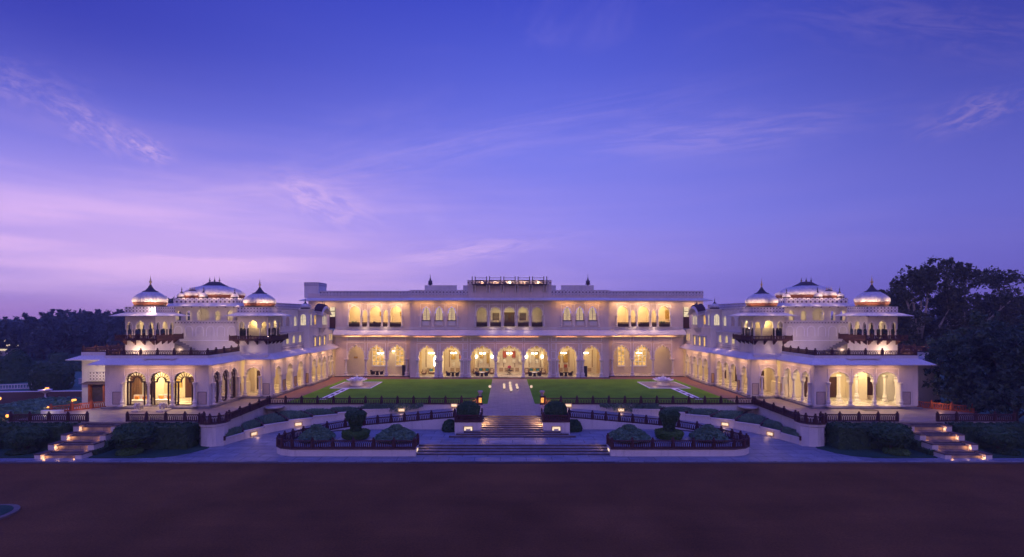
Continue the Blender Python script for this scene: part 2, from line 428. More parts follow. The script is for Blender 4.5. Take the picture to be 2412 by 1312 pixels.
M['leafhaze'] = leafmat('leaf_haze_tint', (.05, .08, .09), (.13, .18, .18))  # distance haze put into the leaf colour, lighter and bluer
M['bedgrass'] = leafmat('bed_grass', (.09, .18, .12), (.26, .40, .27))
M['bark'] = mat('pale_bark', (.42, .35, .27), .85, .3, 2.0, .4, 10)
M['bark2'] = mat('dark_bark', (.05, .04, .035), .9, .3, 2.0, .4, 10)

def lawn_mat(name, a, b):
    m = bpy.data.materials.new(name); m.use_nodes = True; T = NT(m.node_tree)
    g = T.n('ShaderNodeTexCoord').outputs['Object']
    n1 = T.n('ShaderNodeTexNoise'); T.l(g, n1.inputs['Vector']); n1.inputs['Scale'].default_value = .35; n1.inputs['Detail'].default_value = 5
    n2 = T.n('ShaderNodeTexNoise'); mpn = T.n('ShaderNodeMapping'); mpn.inputs['Scale'].default_value = (1, .3, 1); T.l(g, mpn.inputs[0]); T.l(mpn.outputs[0], n2.inputs['Vector']); n2.inputs['Scale'].default_value = 9; n2.inputs['Detail'].default_value = 6
    f = T.math('ADD', T.math('MULTIPLY', n1.outputs[0], .6), T.math('MULTIPLY', n2.outputs[0], .4))
    col = T.ramp(f, [(.35, a + (1,)), (.65, b + (1,))])
    p = T.n('ShaderNodeBsdfPrincipled'); T.l(col, p.inputs['Base Color']); p.inputs['Roughness'].default_value = .9; p.inputs['Specular IOR Level'].default_value = .1
    bp = T.n('ShaderNodeBump'); bp.inputs['Strength'].default_value = .5; bp.inputs['Distance'].default_value = .04; T.l(n2.outputs[0], bp.inputs['Height']); T.l(bp.outputs[0], p.inputs['Normal'])
    o = T.n('ShaderNodeOutputMaterial'); T.l(p.outputs[0], o.inputs[0]); return m
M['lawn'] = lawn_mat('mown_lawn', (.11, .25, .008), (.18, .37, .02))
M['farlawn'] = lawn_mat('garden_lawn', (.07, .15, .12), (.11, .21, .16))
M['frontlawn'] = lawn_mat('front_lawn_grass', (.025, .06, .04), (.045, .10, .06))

def slab_mat(name, a, b, joint, sx_=1.6, sy_=.9, rough=.5, jw=.02):
    """stone paving in laid slabs"""
    m = bpy.data.materials.new(name); m.use_nodes = True; T = NT(m.node_tree)
    g = T.n('ShaderNodeTexCoord').outputs['Object']
    br = T.n('ShaderNodeTexBrick'); T.l(g, br.inputs['Vector']); br.inputs['Scale'].default_value = 1.0
    br.inputs['Brick Width'].default_value = sx_; br.inputs['Row Height'].default_value = sy_; br.inputs['Mortar Size'].default_value = jw; br.inputs['Mortar Smooth'].default_value = .3
    br.inputs['Color1'].default_value = a + (1,); br.inputs['Color2'].default_value = b + (1,); br.inputs['Mortar'].default_value = joint + (1,); br.inputs['Bias'].default_value = 0
    nz = T.n('ShaderNodeTexNoise'); mpn = T.n('ShaderNodeMapping'); mpn.inputs['Scale'].default_value = (.5, 1.8, 1); T.l(g, mpn.inputs[0]); T.l(mpn.outputs[0], nz.inputs['Vector']); nz.inputs['Scale'].default_value = 1.3; nz.inputs['Detail'].default_value = 8; nz.inputs['Roughness'].default_value = .65
    v = T.ramp(nz.outputs[0], [(.3, GRAY(.45)), (.7, GRAY(1.2))])
    col = T.mix(1.0, br.outputs['Color'], v, 'MULTIPLY')
    p = T.n('ShaderNodeBsdfPrincipled'); T.l(col, p.inputs['Base Color'])
    rr = T.ramp(nz.outputs[0], [(.3, GRAY(rough - .12)), (.7, GRAY(rough + .15))]); T.l(rr, p.inputs['Roughness'])
    bp = T.n('ShaderNodeBump'); bp.inputs['Strength'].default_value = .3; bp.inputs['Distance'].default_value = .03; T.l(nz.outputs[0], bp.inputs['Height']); T.l(bp.outputs[0], p.inputs['Normal'])
    o = T.n('ShaderNodeOutputMaterial'); T.l(p.outputs[0], o.inputs[0]); return m
M['paving'] = slab_mat('grey_stone_paving', (.31, .31, .37), (.22, .22, .28), (.06, .06, .09), 2.4, 1.3, jw=.035)
M['ramp'] = slab_mat('ramp_paving', (.31, .31, .37), (.22, .22, .28), (.08, .08, .11), 3.4, .9, jw=.03)
M['apron'] = slab_mat('pink_stone_apron', (.38, .29, .26), (.31, .24, .22), (.16, .12, .12), 1.2, .8)
M['pathstone'] = slab_mat('path_marble', (.44, .33, .30), (.36, .27, .25), (.18, .13, .13), 1.1, .6)
M['floor'] = slab_mat('verandah_marble_floor', (.78, .70, .60), (.66, .58, .50), (.45, .35, .28), .9, .9, .25, .015)
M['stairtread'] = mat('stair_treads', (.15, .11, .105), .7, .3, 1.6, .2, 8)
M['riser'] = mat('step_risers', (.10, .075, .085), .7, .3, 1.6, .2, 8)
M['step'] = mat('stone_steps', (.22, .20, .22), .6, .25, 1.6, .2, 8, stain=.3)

# the gravel drive
m = bpy.data.materials.new('red_gravel_drive'); m.use_nodes = True; T = NT(m.node_tree)
g = T.n('ShaderNodeTexCoord').outputs['Object']
n1 = T.n('ShaderNodeTexNoise'); T.l(g, n1.inputs['Vector']); n1.inputs['Scale'].default_value = .16; n1.inputs['Detail'].default_value = 7; n1.inputs['Roughness'].default_value = .6
n2 = T.n('ShaderNodeTexNoise'); T.l(g, n2.inputs['Vector']); n2.inputs['Scale'].default_value = 7; n2.inputs['Detail'].default_value = 8; n2.inputs['Roughness'].default_value = .75
mpn = T.n('ShaderNodeMapping'); mpn.inputs['Scale'].default_value = (.06, .8, 1); T.l(g, mpn.inputs[0])
n3 = T.n('ShaderNodeTexNoise'); T.l(mpn.outputs[0], n3.inputs['Vector']); n3.inputs['Scale'].default_value = 1.1; n3.inputs['Detail'].default_value = 5
c1 = T.ramp(n1.outputs[0], [(.3, (.10, .036, .010, 1)), (.7, (.185, .070, .022, 1))])
c2 = T.mix(1.0, c1, T.ramp(n2.outputs[0], [(.3, GRAY(.55)), (.7, GRAY(1.4))]), 'MULTIPLY')
c3 = T.mix(1.0, c2, T.ramp(n3.outputs[0], [(.35, GRAY(.93)), (.65, GRAY(1.06))]), 'MULTIPLY')
p = T.n('ShaderNodeBsdfPrincipled'); T.l(c3, p.inputs['Base Color']); p.inputs['Roughness'].default_value = .85; p.inputs['Specular IOR Level'].default_value = .15
bp = T.n('ShaderNodeBump'); bp.inputs['Strength'].default_value = .5; bp.inputs['Distance'].default_value = .03; T.l(n2.outputs[0], bp.inputs['Height']); T.l(bp.outputs[0], p.inputs['Normal'])
o = T.n('ShaderNodeOutputMaterial'); T.l(p.outputs[0], o.inputs[0]); M['gravel'] = m

def jali_mat(name, basecol, hole, pitch=.42, holez=.0, period=.42):
    """carved stone lattice: the dark of its small openings painted as diamonds and drops"""
    m = bpy.data.materials.new(name); m.use_nodes = True; T = NT(m.node_tree)
    g = T.n('ShaderNodeTexCoord').outputs['Object']; sp = T.n('ShaderNodeSeparateXYZ'); T.l(g, sp.inputs[0])
    u = T.math('ADD', sp.outputs[0], sp.outputs[1])
    def cellf(v, per, off=0.0):
        f = T.math('FRACT', T.math('ADD', T.math('DIVIDE', v, per), off)); return T.math('ABSOLUTE', T.math('SUBTRACT', f, .5))
    a = cellf(u, pitch); b = cellf(sp.outputs[2], period)
    dia = T.math('ADD', T.math('MULTIPLY', a, 1.0), T.math('MULTIPLY', b, .9))
    dots = T.math('LESS_THAN', dia, .29)
    a2 = cellf(u, pitch, .5); b2 = cellf(sp.outputs[2], period, .5)
    dots2 = T.math('LESS_THAN', T.math('ADD', a2, b2), .13)
    f = T.math('MAXIMUM', dots, dots2)
    nz = T.n('ShaderNodeTexNoise'); T.l(g, nz.inputs['Vector']); nz.inputs['Scale'].default_value = .8; nz.inputs['Detail'].default_value = 5
    bc = T.mix(1.0, basecol + (1,), T.ramp(nz.outputs[0], [(.3, GRAY(.88)), (.7, GRAY(1.06))]), 'MULTIPLY')
    c = T.mix(f, bc, hole + (1,))  # shade inside the openings is put into the colour
    p = T.n('ShaderNodeBsdfPrincipled'); T.l(c, p.inputs['Base Color']); p.inputs['Roughness'].default_value = .8
    bp = T.n('ShaderNodeBump'); bp.inputs['Strength'].default_value = .8; bp.inputs['Distance'].default_value = .04; bp.invert = True; T.l(f, bp.inputs['Height']); T.l(bp.outputs[0], p.inputs['Normal'])
    o = T.n('ShaderNodeOutputMaterial'); T.l(p.outputs[0], o.inputs[0]); return m
M['jali'] = jali_mat('parapet_lattice', (.66, .60, .62), (.09, .06, .08), .6, 0, .55)
M['jali2'] = jali_mat('small_lattice', (.66, .60, .62), (.09, .06, .08), .42, 0, .38)

def glow_mat(name, col, strength, scale=3.0, var=.3):
    m = bpy.data.materials.new(name); m.use_nodes = True; T = NT(m.node_tree)
    g = T.n('ShaderNodeTexCoord').outputs['Object']
    nz = T.n('ShaderNodeTexNoise'); T.l(g, nz.inputs['Vector']); nz.inputs['Scale'].default_value = scale; nz.inputs['Detail'].default_value = 3
    v = T.ramp(nz.outputs[0], [(.3, GRAY(1 - var)), (.7, GRAY(1 + var))])
    e = T.n('ShaderNodeEmission'); T.l(T.mix(1.0, tuple(col) + (1,), v, 'MULTIPLY'), e.inputs[0]); e.inputs[1].default_value = strength
    o = T.n('ShaderNodeOutputMaterial'); T.l(e.outputs[0], o.inputs[0]); return m
M['winlit'] = glow_mat('lit_window_yellow', (1, .62, .16), 1.1)
M['winpale'] = glow_mat('lit_window_pale', (1, .80, .50), .85)
M['winsoft'] = glow_mat('lit_shutter', (1, .72, .40), .62, 5.0, .2)
M['winorange'] = glow_mat('lit_room', (1, .55, .16), .8, 2.0, .55)
M['bulb'] = glow_mat('lamp_bulb', (1, .86, .55), 12.0, 3.0, .0)
M['lampglass'] = glow_mat('lamp_glass', (1, .74, .52), 1.25, 14.0, .35)
M['coal'] = glow_mat('lantern_flame', (1, .38, .08), 2.5, 8.0, .4)
M['floorlamp'] = glow_mat('candle_globe', (1, .70, .48), 1.0, 3.0, .1)

def glass_mat():
    m = bpy.data.materials.new('window_glass'); m.use_nodes = True; T = NT(m.node_tree)
    fr = T.n('ShaderNodeFresnel'); fr.inputs[0].default_value = 1.45
    tr = T.n('ShaderNodeBsdfTransparent'); tr.inputs[0].default_value = (.93, .93, .93, 1)
    gl = T.n('ShaderNodeBsdfGlossy'); gl.inputs['Roughness'].default_value = .03
    mx = T.n('ShaderNodeMixShader'); T.l(fr.outputs[0], mx.inputs[0]); T.l(tr.outputs[0], mx.inputs[1]); T.l(gl.outputs[0], mx.inputs[2])
    o = T.n('ShaderNodeOutputMaterial'); T.l(mx.outputs[0], o.inputs[0]); return m
M['glass'] = glass_mat()

WARM = (1.0, .66, .30); WARM2 = (1.0, .72, .40)
LS = 1.0   # one factor for every lamp
def area(name, loc, sx_, sy_, power, col=WARM, rot=(0, 0, 0), parent=None):
    d = bpy.data.lights.new(name, 'AREA'); d.shape = 'RECTANGLE'; d.size = sx_; d.size_y = sy_; d.energy = power * LS; d.color = col
    o = bpy.data.objects.new(name, d); COL.objects.link(o); org = ORG.get(parent.name, Vector((0, 0, 0))) if parent else Vector((0, 0, 0))
    o.location = Vector(loc) - org; o.rotation_euler = rot
    if parent: o.parent = parent
    return o
def point(name, loc, power, col=WARM, r=.12, parent=None):
    d = bpy.data.lights.new(name, 'POINT'); d.energy = power * LS; d.color = col; d.shadow_soft_size = r
    o = bpy.data.objects.new(name, d); COL.objects.link(o); org = ORG.get(parent.name, Vector((0, 0, 0))) if parent else Vector((0, 0, 0))
    o.location = Vector(loc) - org
    if parent: o.parent = parent
    return o
def spot(name, loc, target, power, col=WARM, ang=90, blend=.6, r=.1, parent=None):
    d = bpy.data.lights.new(name, 'SPOT'); d.energy = power * LS; d.color = col; d.shadow_soft_size = r; d.spot_size = radians(ang); d.spot_blend = blend
    o = bpy.data.objects.new(name, d); COL.objects.link(o); org = ORG.get(parent.name, Vector((0, 0, 0))) if parent else Vector((0, 0, 0))
    o.location = Vector(loc) - org
    o.rotation_euler = (Vector(target) - Vector(loc)).to_track_quat('-Z', 'Y').to_euler()
    if parent: o.parent = parent
    return o

def railing(pts, label, group, m=None, h=.72, step=2.05, name='stone_railing', knob=True, bal=.21, endposts=True):
    """pierced sandstone railing along 3D points (base heights included)"""
    m = m or M['redstone']
    root = thing(name, label, 'railing', pts[0], group)
    P = [Vector(p) for p in pts]
    # resample into posts
    posts = [P[0]]
    for a, b in zip(P, P[1:]):
        L = (b - a).length; n = max(1, round(L / step))
        for i in range(1, n + 1): posts.append(a.lerp(b, i / n))
    pr = [(.12, 0), (.12, h + .08), (.15, h + .10), (.15, h + .14), (.06, h + .16), (.11, h + .23), (.08, h + .30), (.0, h + .34)]
    for p in posts:
        b = MB(); b.lathe([(r * 1.35 if i < 2 else r, z) for i, (r, z) in enumerate(pr if knob else pr[:4])], p.x, p.y, p.z, 8, rot=pi / 8)
        b.build('post', m, root)
    for a, b_ in zip(posts, posts[1:]):
        mb = MB(); d = (b_ - a); L = d.length; ux = Vector((d.x, d.y, 0)).normalized(); nx = Vector((-ux.y, ux.x, 0))
        def seg(t0, t1, z0, z1, w, z0b=None, z1b=None):
            p0 = a.lerp(b_, t0); p1 = a.lerp(b_, t1); z0b = z0 if z0b is None else z0b; z1b = z1 if z1b is None else z1b
            B = [p0 - nx * w + Vector((0, 0, z0)), p1 - nx * w + Vector((0, 0, z0b)), p1 + nx * w + Vector((0, 0, z0b)), p0 + nx * w + Vector((0, 0, z0))]
            Tt = [p0 - nx * w + Vector((0, 0, z1)), p1 - nx * w + Vector((0, 0, z1b)), p1 + nx * w + Vector((0, 0, z1b)), p0 + nx * w + Vector((0, 0, z1))]
            mb.hexa(B, Tt)
        e = .08 / L
        seg(e, 1 - e, 0.0, .13, .08); seg(e, 1 - e, h - .07, h + .03, .09)
        n = max(3, int(L / bal)); w = .05 / L
        for i in range(n):
            t = (i + .5) / n * (1 - 2 * e) + e
            seg(t - w, t + w, .13, h * .66, .03)
            t2 = min(1 - e, t + (1 - 2 * e) / n * .5); t1 = max(e, t - (1 - 2 * e) / n * .5)
            seg(t, t2, h * .62, h * .66, .03, h - .13, h - .07)
            seg(t1, t, h - .13, h - .07, .03, h * .62, h * .66)
        mb.build('panel', m, root)
    return root
HAZE = 0.0006
WN = {-1: 'glazed wing', 1: 'open wing'}
# ------------------------------------------------------------------ the central palace block
pal = thing('palace', 'long two-storey cream palace block with scalloped arcades across the end of the lawn', 'palace', (0, 90, 0))
FC = lambda y: FR(0, y, 1, 0, 0, -1)
ZF = .15
C_AR = [(-4.8, 4.15), (0, 4.6), (4.8, 4.15)]
B_AR = [(10.25, 3.45), (14.55, 3.1)]
A_AR = [(20.3, 3.15), (24.0, 3.15), (27.7, 3.15)]
F0 = FC(90.0)
# ground floor, middle part
mb = MB(); tr = MB(); lip = MB(); cols = []
zs, za = 3.15, 5.72
cell(mb, F0, -7.2, -2.42, zs, 6.0, -4.8, 4.15, zs, za, zs, .6, 9)
cell(mb, F0, -2.42, 2.42, zs, 6.0, 0, 4.6, zs, za, zs, .6, 9)
cell(mb, F0, 2.42, 7.2, zs, 6.0, 4.8, 4.15, zs, za, zs, .6, 9)
for cu, w in C_AR: arch_trim(lip, F0, cu, w, zs, za)
for x in (-2.42, 2.42): cols.append((x, 89.72))
for s in (-1, 1):
    for i, (cu, w) in enumerate(B_AR):
        e0, e1 = ((8.35, 12.15), (12.8, 16.3))[i]
        a, b = (e0, e1) if s > 0 else (-e1, -e0)
        cell(mb, F0, a, b, zs, 6.0, s * cu, w, zs, za - .03, zs, .6, 9)
        arch_trim(lip, F0, s * cu, w, zs, za - .03)
        for q in (a, b): cols.append((q + (.14 if q == a else -.14), 89.72))
        frame_top(tr, F0, s * cu - w / 2 - .28, s * cu + w / 2 + .28, zs - .1, 6.12)
        frame_line(tr, F0, s * cu - w / 2 - .22, s * cu + w / 2 + .22, 6.35, 7.2, .08)
    for (p0, p1) in ((7.2, 8.35), (12.15, 12.8), (16.3, 17.55)):
        a, b = (p0, p1) if s > 0 else (-p1, -p0)
        solid(mb, F0, a, b, ZF, 6.0, .6)
        if p0 < 16:
            for z0, z1 in ((.5, 3.2), (3.4, 4.7), (4.9, 6.12), (6.35, 7.2)): frame_line(tr, F0, a + .16, b - .16, z0, z1, .08)
    cols.append((s * 7.06, 89.72))
for cu, w in C_AR:
    frame_top(tr, F0, cu - w / 2 - .1, cu + w / 2 + .1, zs - .1, 6.12)
    frame_line(tr, F0, cu - w / 2 - .08, cu + w / 2 + .08, 6.35, 7.2, .08)
solid(mb, F0, -17.55, 17.55, 6.0, 8.6, .6)
# ground floor, set-back side parts
F1 = FC(92.0)
for s in (-1, 1):
    q = lambda a, b: (a, b) if s > 0 else (-b, -a)
    for i, (cu, w) in enumerate(A_AR):
        a, b = q(*((18.35, 22.15), (22.15, 25.85), (25.85, 29.6))[i])
        cell(mb, F1, a, b, 3.1, 6.0, s * cu, w, 3.1, 5.7, 3.1, .6, 9)
        arch_trim(lip, F1, s * cu, w, 3.1, 5.7)
        frame_top(tr, F1, s * cu - w / 2 - .1, s * cu + w / 2 + .1, 3.0, 6.1)
        frame_line(tr, F1, s * cu - w / 2 - .05, s * cu + w / 2 + .05, 6.35, 7.25, .08)
    for x in (18.5, 22.15, 25.85, 29.45): cols.append((s * x, 91.72))
    solid(mb, F1, *q(17.55, 18.35), ZF, 6.0, .6)
    solid(mb, F1, *q(29.6, 31.4), ZF, 6.0, .6)
    solid(mb, F1, *q(17.55, 31.4), 6.0, 8.6, .6)
    mb.box(*q(17.2, 17.5), 90.6, 91.99, ZF, 8.6)
mb.build('wall', M['wall'], pal); tr.build('moulding', M['trim'], pal); lip.build('arch_moulding', M['trim'], pal)
for x, y in cols: column((x, y, ZF), 3.05, .2, M['white'], pal)
# floor, plinth and back wall of the ground verandah
mb = MB(); mb.box(-17.6, 17.6, 89.4, 96, .03, ZF); mb.box(-31.4, -17.6, 91.4, 97, .03, ZF); mb.box(17.6, 31.4, 91.4, 97, .03, ZF); mb.build('verandah_floor', M['floor'], pal)
mb = MB(); mb.box(-17.62, 17.62, 89.36, 89.4, -.02, ZF + .01); mb.box(-31.4, -17.62, 91.36, 91.4, -.02, ZF + .01); mb.box(17.62, 31.4, 91.36, 91.4, -.02, ZF + .01); mb.build('plinth', M['darkstone'], pal)
mb = MB()
mb.box(-17.5, 17.5, 96, 96.3, ZF, 7.2)
for s in (-1, 1):
    a, b = (17.5, 31.4) if s > 0 else (-31.4, -17.5)
    mb.box(a, b, 95.2, 95.5, ZF, 7.2)
    for x in (17.5, 8.0): mb.box(s * x - .25, s * x + .25, 92.6, 95.99, ZF, 7.2)
    x = s * 12.5; mb.box(x - .3, x + .3, 94.6, 95.99, ZF, 7.2)
# pilasters and recessed bays on the back wall
for x in (-6.9, -2.5, 2.5, 6.9): mb.box(x - .16, x + .16, 95.8, 95.99, ZF, 6.6)
for x in (-4.8, 0, 4.8):
    mb.box(x - 1.9, x + 1.9, 95.9, 95.985, 4.55, 4.7)
    for k in (-1.75, -.95, -.15, .05, .85, 1.65): mb.box(x + k, x + k + .1, 95.9, 95.985, 1.3, 4.55)
    mb.box(x - 1.75, x + 1.75, 95.9, 95.985, 1.2, 1.3)
mb.build('inner_wall', M['inner'], pal)
mb = MB(); mb.box(-17.5, 17.5, 89.42, 96.2, 7.2, 7.35); mb.box(-31.4, -17.51, 91.42, 95.4, 7.2, 7.35); mb.box(17.51, 31.4, 91.42, 95.4, 7.2, 7.35); mb.build('verandah_ceiling', M['inner'], pal)
for x in (-4.8, 0, 4.8, -10.2, 10.2, -14.6, 14.6):
    pn = MB()
    for k in (-1.5, -.5, .5, 1.5):
        if abs(x) < 6 or abs(k) < 1: pn.box(x + k - .36, x + k + .36, 95.93, 95.995, 4.8, 6.6); pn.box(x + k - .36, x + k + .36, 95.93, 95.995, .45, 1.15)
    for k in (-1.05, 1.05): pn.box(x + k - .1, x + k + .1, 95.93, 95.995, 1.3, 4.55)
    pn.build('wall_panelling', M['inner2'], pal)
for x in (-16.6, -8.6, 8.6, 16.6, -6.7, 6.7):
    mb = MB()
    for k in range(5): mb.lathe([(.09, 0), (.09, 6.2)], x + (k - 2) * .15, 94.6 + .05 * (k % 2), ZF + .1, 6)
    mb.build('curtain', M['curtain'], pal)
# curtains, plaque, lit windows behind the side arches
for s in (-1, 1):
    for cx_, w, in ((24.1, 2.9),) + (((20.4, 1.5),) if s < 0 else ((20.9, 1.3),)):
        x0, x1 = s * cx_ - w / 2, s * cx_ + w / 2
        mb = MB(); mb.box(x0, x1, 95.14, 95.19, 1.75, 5.6); wn = mb.build('window', M['winorange'], pal)
        mb = MB()
        n = 4 if w > 2 else 2
        for i in range(n + 1): xx = x0 + (x1 - x0) * i / n; mb.box(xx - .05, xx + .05, 95.05, 95.13, 1.7, 5.65)
        for z in (1.7, 2.4, 3.5, 4.6, 5.6): mb.box(x0 - .08, x1 + .08, 95.07, 95.12, z - .04, z + .04)
        mb.build('frame', M['trim'], wn)
        mb = MB(); mb.box(x0 - .1, x1 + .1, 94.9, 95.15, 1.5, 1.68); mb.build('sill', M['trim'], wn)
mb = MB(); mb.box(-29.0, -28.3, 95.12, 95.19, 3.0, 3.35); tag(mb.build('name_plaque', M['picture_gold']), 'small plain brass plaque on the verandah wall behind the arch nearest the glazed-arch wing', 'plaque')
# eave between the storeys
mb = MB(); EL = [(-36.3, 92), (-17.6, 92), (-17.6, 90), (17.6, 90), (17.6, 92), (31.6, 92)]
eave(mb, [(-31.6, 92), (-17.6, 92), (-17.6, 90), (17.6, 90), (17.6, 92), (31.6, 92)], 1.25, 8.5, 7.6, .09, inn=-.0)
mb.build('eave', M['white'], pal)
mb = MB()
for x0, x1, y in ((-31.4, -17.7, 92), (-17.7, 17.7, 90), (17.7, 31.4, 92)):
    mb.box(x0, x1, y - .12, y + .3, 8.55, 8.72); mb.box(x0, x1, y - .06, y + .3, 8.72, 8.9); mb.box(x0, x1, y - .1, y + .3, 8.9, 9.0)
mb.build('string_course', M['white'], pal)

# upper floor
mb = MB(); tr = MB(); lip = MB()
Z0, ZS, ZA, ZT = 9.0, 11.0, 12.6, 14.1
Fm = FC(89.8)
for i in range(5):
    cu = (i - 2) * 2.44
    cell(mb, Fm, cu - 1.22, cu + 1.22, Z0 + .05, 13.0, cu, 2.0, ZS, ZA, Z0 + .05, .5, 5, .12)
    arch_trim(lip, Fm, cu, 2.0, ZS, ZA, 5, .12)
    frame_top(tr, Fm, cu - 1.1, cu + 1.1, ZS + .1, 13.05, .08)
solid(mb, Fm, -7.4, -6.1, Z0, 13.0, .5); solid(mb, Fm, 6.1, 7.4, Z0, 13.0, .5); solid(mb, Fm, -7.4, 7.4, 13.0, 17.0, .5)
mb.box(-7.4, -6.9, 90.31, 94, Z0, 17.0); mb.box(6.9, 7.4, 90.31, 94, Z0, 17.0)
for s in (-1, 1):
    q = lambda a, b: (a, b) if s > 0 else (-b, -a)
    for i in range(3):
        cu = s * (10.2 + i * 2.25)
        cell(mb, F0, cu - 1.125, cu + 1.125, Z0, 13.0, cu, 1.55, 10.9, 12.6, 10.15, .35, 5, .08)
        arch_trim(lip, F0, cu, 1.55, 10.9, 12.6, 5, .08)
        frame_top(tr, F0, cu - 1.05, cu + 1.05, 9.0, 13.05, .08)
    solid(mb, F0, *q(7.4, 9.075), Z0, 13.0, .5); solid(mb, F0, *q(15.825, 17.55), Z0, 13.0, .5); solid(mb, F0, *q(7.4, 17.55), 13.0, 15.0, .5)
    big = [(20.5, 2.2), (24.2, 2.2), (27.95, 2.2)]; small = [(22.35, .95), (26.08, .95)]
    allb = sorted(big + small); ed = [19.3] + [(a[0] + a[1] / 2 + b[0] - b[1] / 2) / 2 for a, b in zip(allb, allb[1:])] + [29.15]
    for i, (cu, w) in enumerate(allb):
        a, b = q(ed[i], ed[i + 1])
        cell(mb, F1, a, b, Z0, 13.0, s * cu, w, ZS if w > 1 else 10.9, 12.75 if w > 1 else 12.1, Z0, .45, 5 if w < 1 else 9, .06)
        arch_trim(lip, F1, s * cu, w, ZS if w > 1 else 10.9, 12.75 if w > 1 else 12.1, 5 if w < 1 else 9, .06)
        frame_top(tr, F1, a + .08, b - .08, 11.0, 13.1, .08)
    solid(mb, F1, *q(17.55, 19.3), Z0, 13.0, .45); solid(mb, F1, *q(29.15, 36.3 if s < 0 else 35.0), Z0, 13.0, .45)
    solid(mb, F1, *q(17.55, 36.3 if s < 0 else 35.0), 13.0, 15.0, .45)
    e = 36.3 if s < 0 else 35.0
    mb.box(*q(e - .4, e), 92.46, 102, 6, 15.0)
    mb.box(*q(17.2, 17.5), 90.5, 91.99, Z0, 15.0)
mb.build('wall', M['wall'], pal); tr.build('moulding', M['trim'], pal); lip.build('arch_moulding', M['trim'], pal)
# upper columns
for i in range(6): column(((i - 2.5) * 2.44, 89.7, Z0 + .05), 2.0, .12, M['white'], pal)
for s in (-1, 1):
    for x in (21.73, 22.97, 25.45, 26.7, 19.3, 29.1): column((s * x, 91.75, Z0), 1.95, .12, M['white'], pal)
    for i in range(4): column((s * (9.075 + i * 2.25), 89.9, Z0), 1.9, .1, M['white'], pal)
# glowing shuttered windows with bow-fronted stone aprons
for s in (-1, 1):
    for i in range(3):
        cu = s * (10.2 + i * 2.25)
        mb = MB(); A = plain_arch(cu, 1.2, 11.2, 12.45, 12)
        mb.quad(*[F0(u, z, -.32) for u, z in [(cu - .6, 10.2)] + A + [(cu + .6, 10.2)]]); wn = mb.build('window', M['winsoft'], pal)
        mb = MB()
        for u in (-.04, .04): mb.fbox(F0, cu + u - .03, cu + u + .03, 10.2, 12.4, -.3, -.26)
        for z in (10.6, 11.0, 11.4, 11.8): mb.fbox(F0, cu - .58, cu + .58, z - .015, z + .015, -.3, -.28)
        for u in (-.3, .3): mb.fbox(F0, cu + u - .015, cu + u + .015, 10.2, 12.1, -.3, -.28)
        for u in (-.65, .65): mb.fbox(F0, cu + u - .07, cu + u + .07, 10.15, 11.4, -.3, -.2)
        mb.build('frame', M['panelfill'], wn)
        mb = MB(); mb.fbox(F0, cu - .78, cu + .78, 10.05, 10.16, 0.003, .28); mb.build('sill', M['darkstone'], wn)
        mb = MB(); b = [(cu - .7, 90 - .003), (cu - .55, 89.78), (cu + .55, 89.78), (cu + .7, 89.997)]; mb.prism(b, 9.25, 10.04); mb.build('apron', M['white'], wn)
# upper verandah interiors
mb = MB()
mb.box(-6.9, 6.9, 93.2, 93.5, Z0, 13.2); mb.box(-6.9, 6.9, 90.3, 93.2, 13.2, 13.35); mb.box(-6.9, 6.9, 90.3, 93.2, 8.9, Z0)
mb.build('gallery_wall', M['white'], pal)
for s in (-1, 1):
    mb = MB()
    a, b = (17.5, 31.5) if s > 0 else (-31.5, -17.5)
    mb.box(a, b, 95.4, 95.7, Z0, 13.4); mb.box(a, b, 92.45, 95.4, 13.4, 13.5); mb.box(a, b, 92.0, 95.4, 8.8, 8.99)
    for x in (17.6, 31.3): mb.box(s * x - .15, s * x + .15, 92.46, 95.39, Z0, 13.4)
    for x in (22.2, 26.2): mb.box(s * x - .35, s * x + .35, 95.0, 95.39, Z0, 13.4)
    mb.build('gallery_wall', M['inner'], pal)
mb = MB(); mb.box(-1.15, 1.15, 93.05, 93.19, Z0, 11.6); dd = mb.build('door', M['door'], pal)
mb = MB(); mb.box(-.75, -.2, 93.02, 93.05, 10.0, 11.2); mb.box(.2, .75, 93.02, 93.05, 10.0, 11.2); mb.build('pane', M['slate'], dd)
for x in (-2.45, 2.45):
    mb = MB(); mb.box(x - .6, x + .6, 93.1, 93.19, 10.1, 11.5); wn = mb.build('window', M['slate'], pal)
    mb = MB()
    for k in range(6): mb.box(x - .6, x + .6, 93.06, 93.1, 10.12 + k * .24, 10.17 + k * .24)
    mb.build('shutter', M['panelfill'], wn)
mb = MB(); mb.box(29.2, 30.1, 95.25, 95.39, 10.4, 12.0); mb.box(-20.2, -19.2, 95.3, 95.39, 10.5, 11.6); mb.build('inner_window', M['picture_gold'], pal)
# gallery railings between the upper columns
def bal_panel(root, x0, x1, y, z0, h, m, nm='gallery_railing'):
    mb = MB(); mb.box(x0, x1, y - .05, y + .05, z0 + h - .08, z0 + h); mb.box(x0, x1, y - .05, y + .05, z0, z0 + .08)
    n = max(2, int((x1 - x0) / .2))
    for i in range(n): xx = x0 + (i + .5) * (x1 - x0) / n; mb.box(xx - .065, xx + .065, y - .025, y + .025, z0 + .08, z0 + h - .08)
    mb.box(x0, x1, y - .012, y + .012, z0 + .08, z0 + h - .2)
    return mb.build(nm, m, root)
for i in range(5): cu = (i - 2) * 2.44; bal_panel(pal, cu - .93, cu + .93, 89.75, Z0 + .05, .85, M['wood'])
for s in (-1, 1):
    for cu, w in ((20.5, 2.0), (24.2, 2.0), (27.95, 2.0), (22.35, .85), (26.08, .85)):
        bal_panel(pal, s * cu - w / 2, s * cu + w / 2, 91.75, Z0, .8, M['wood'])
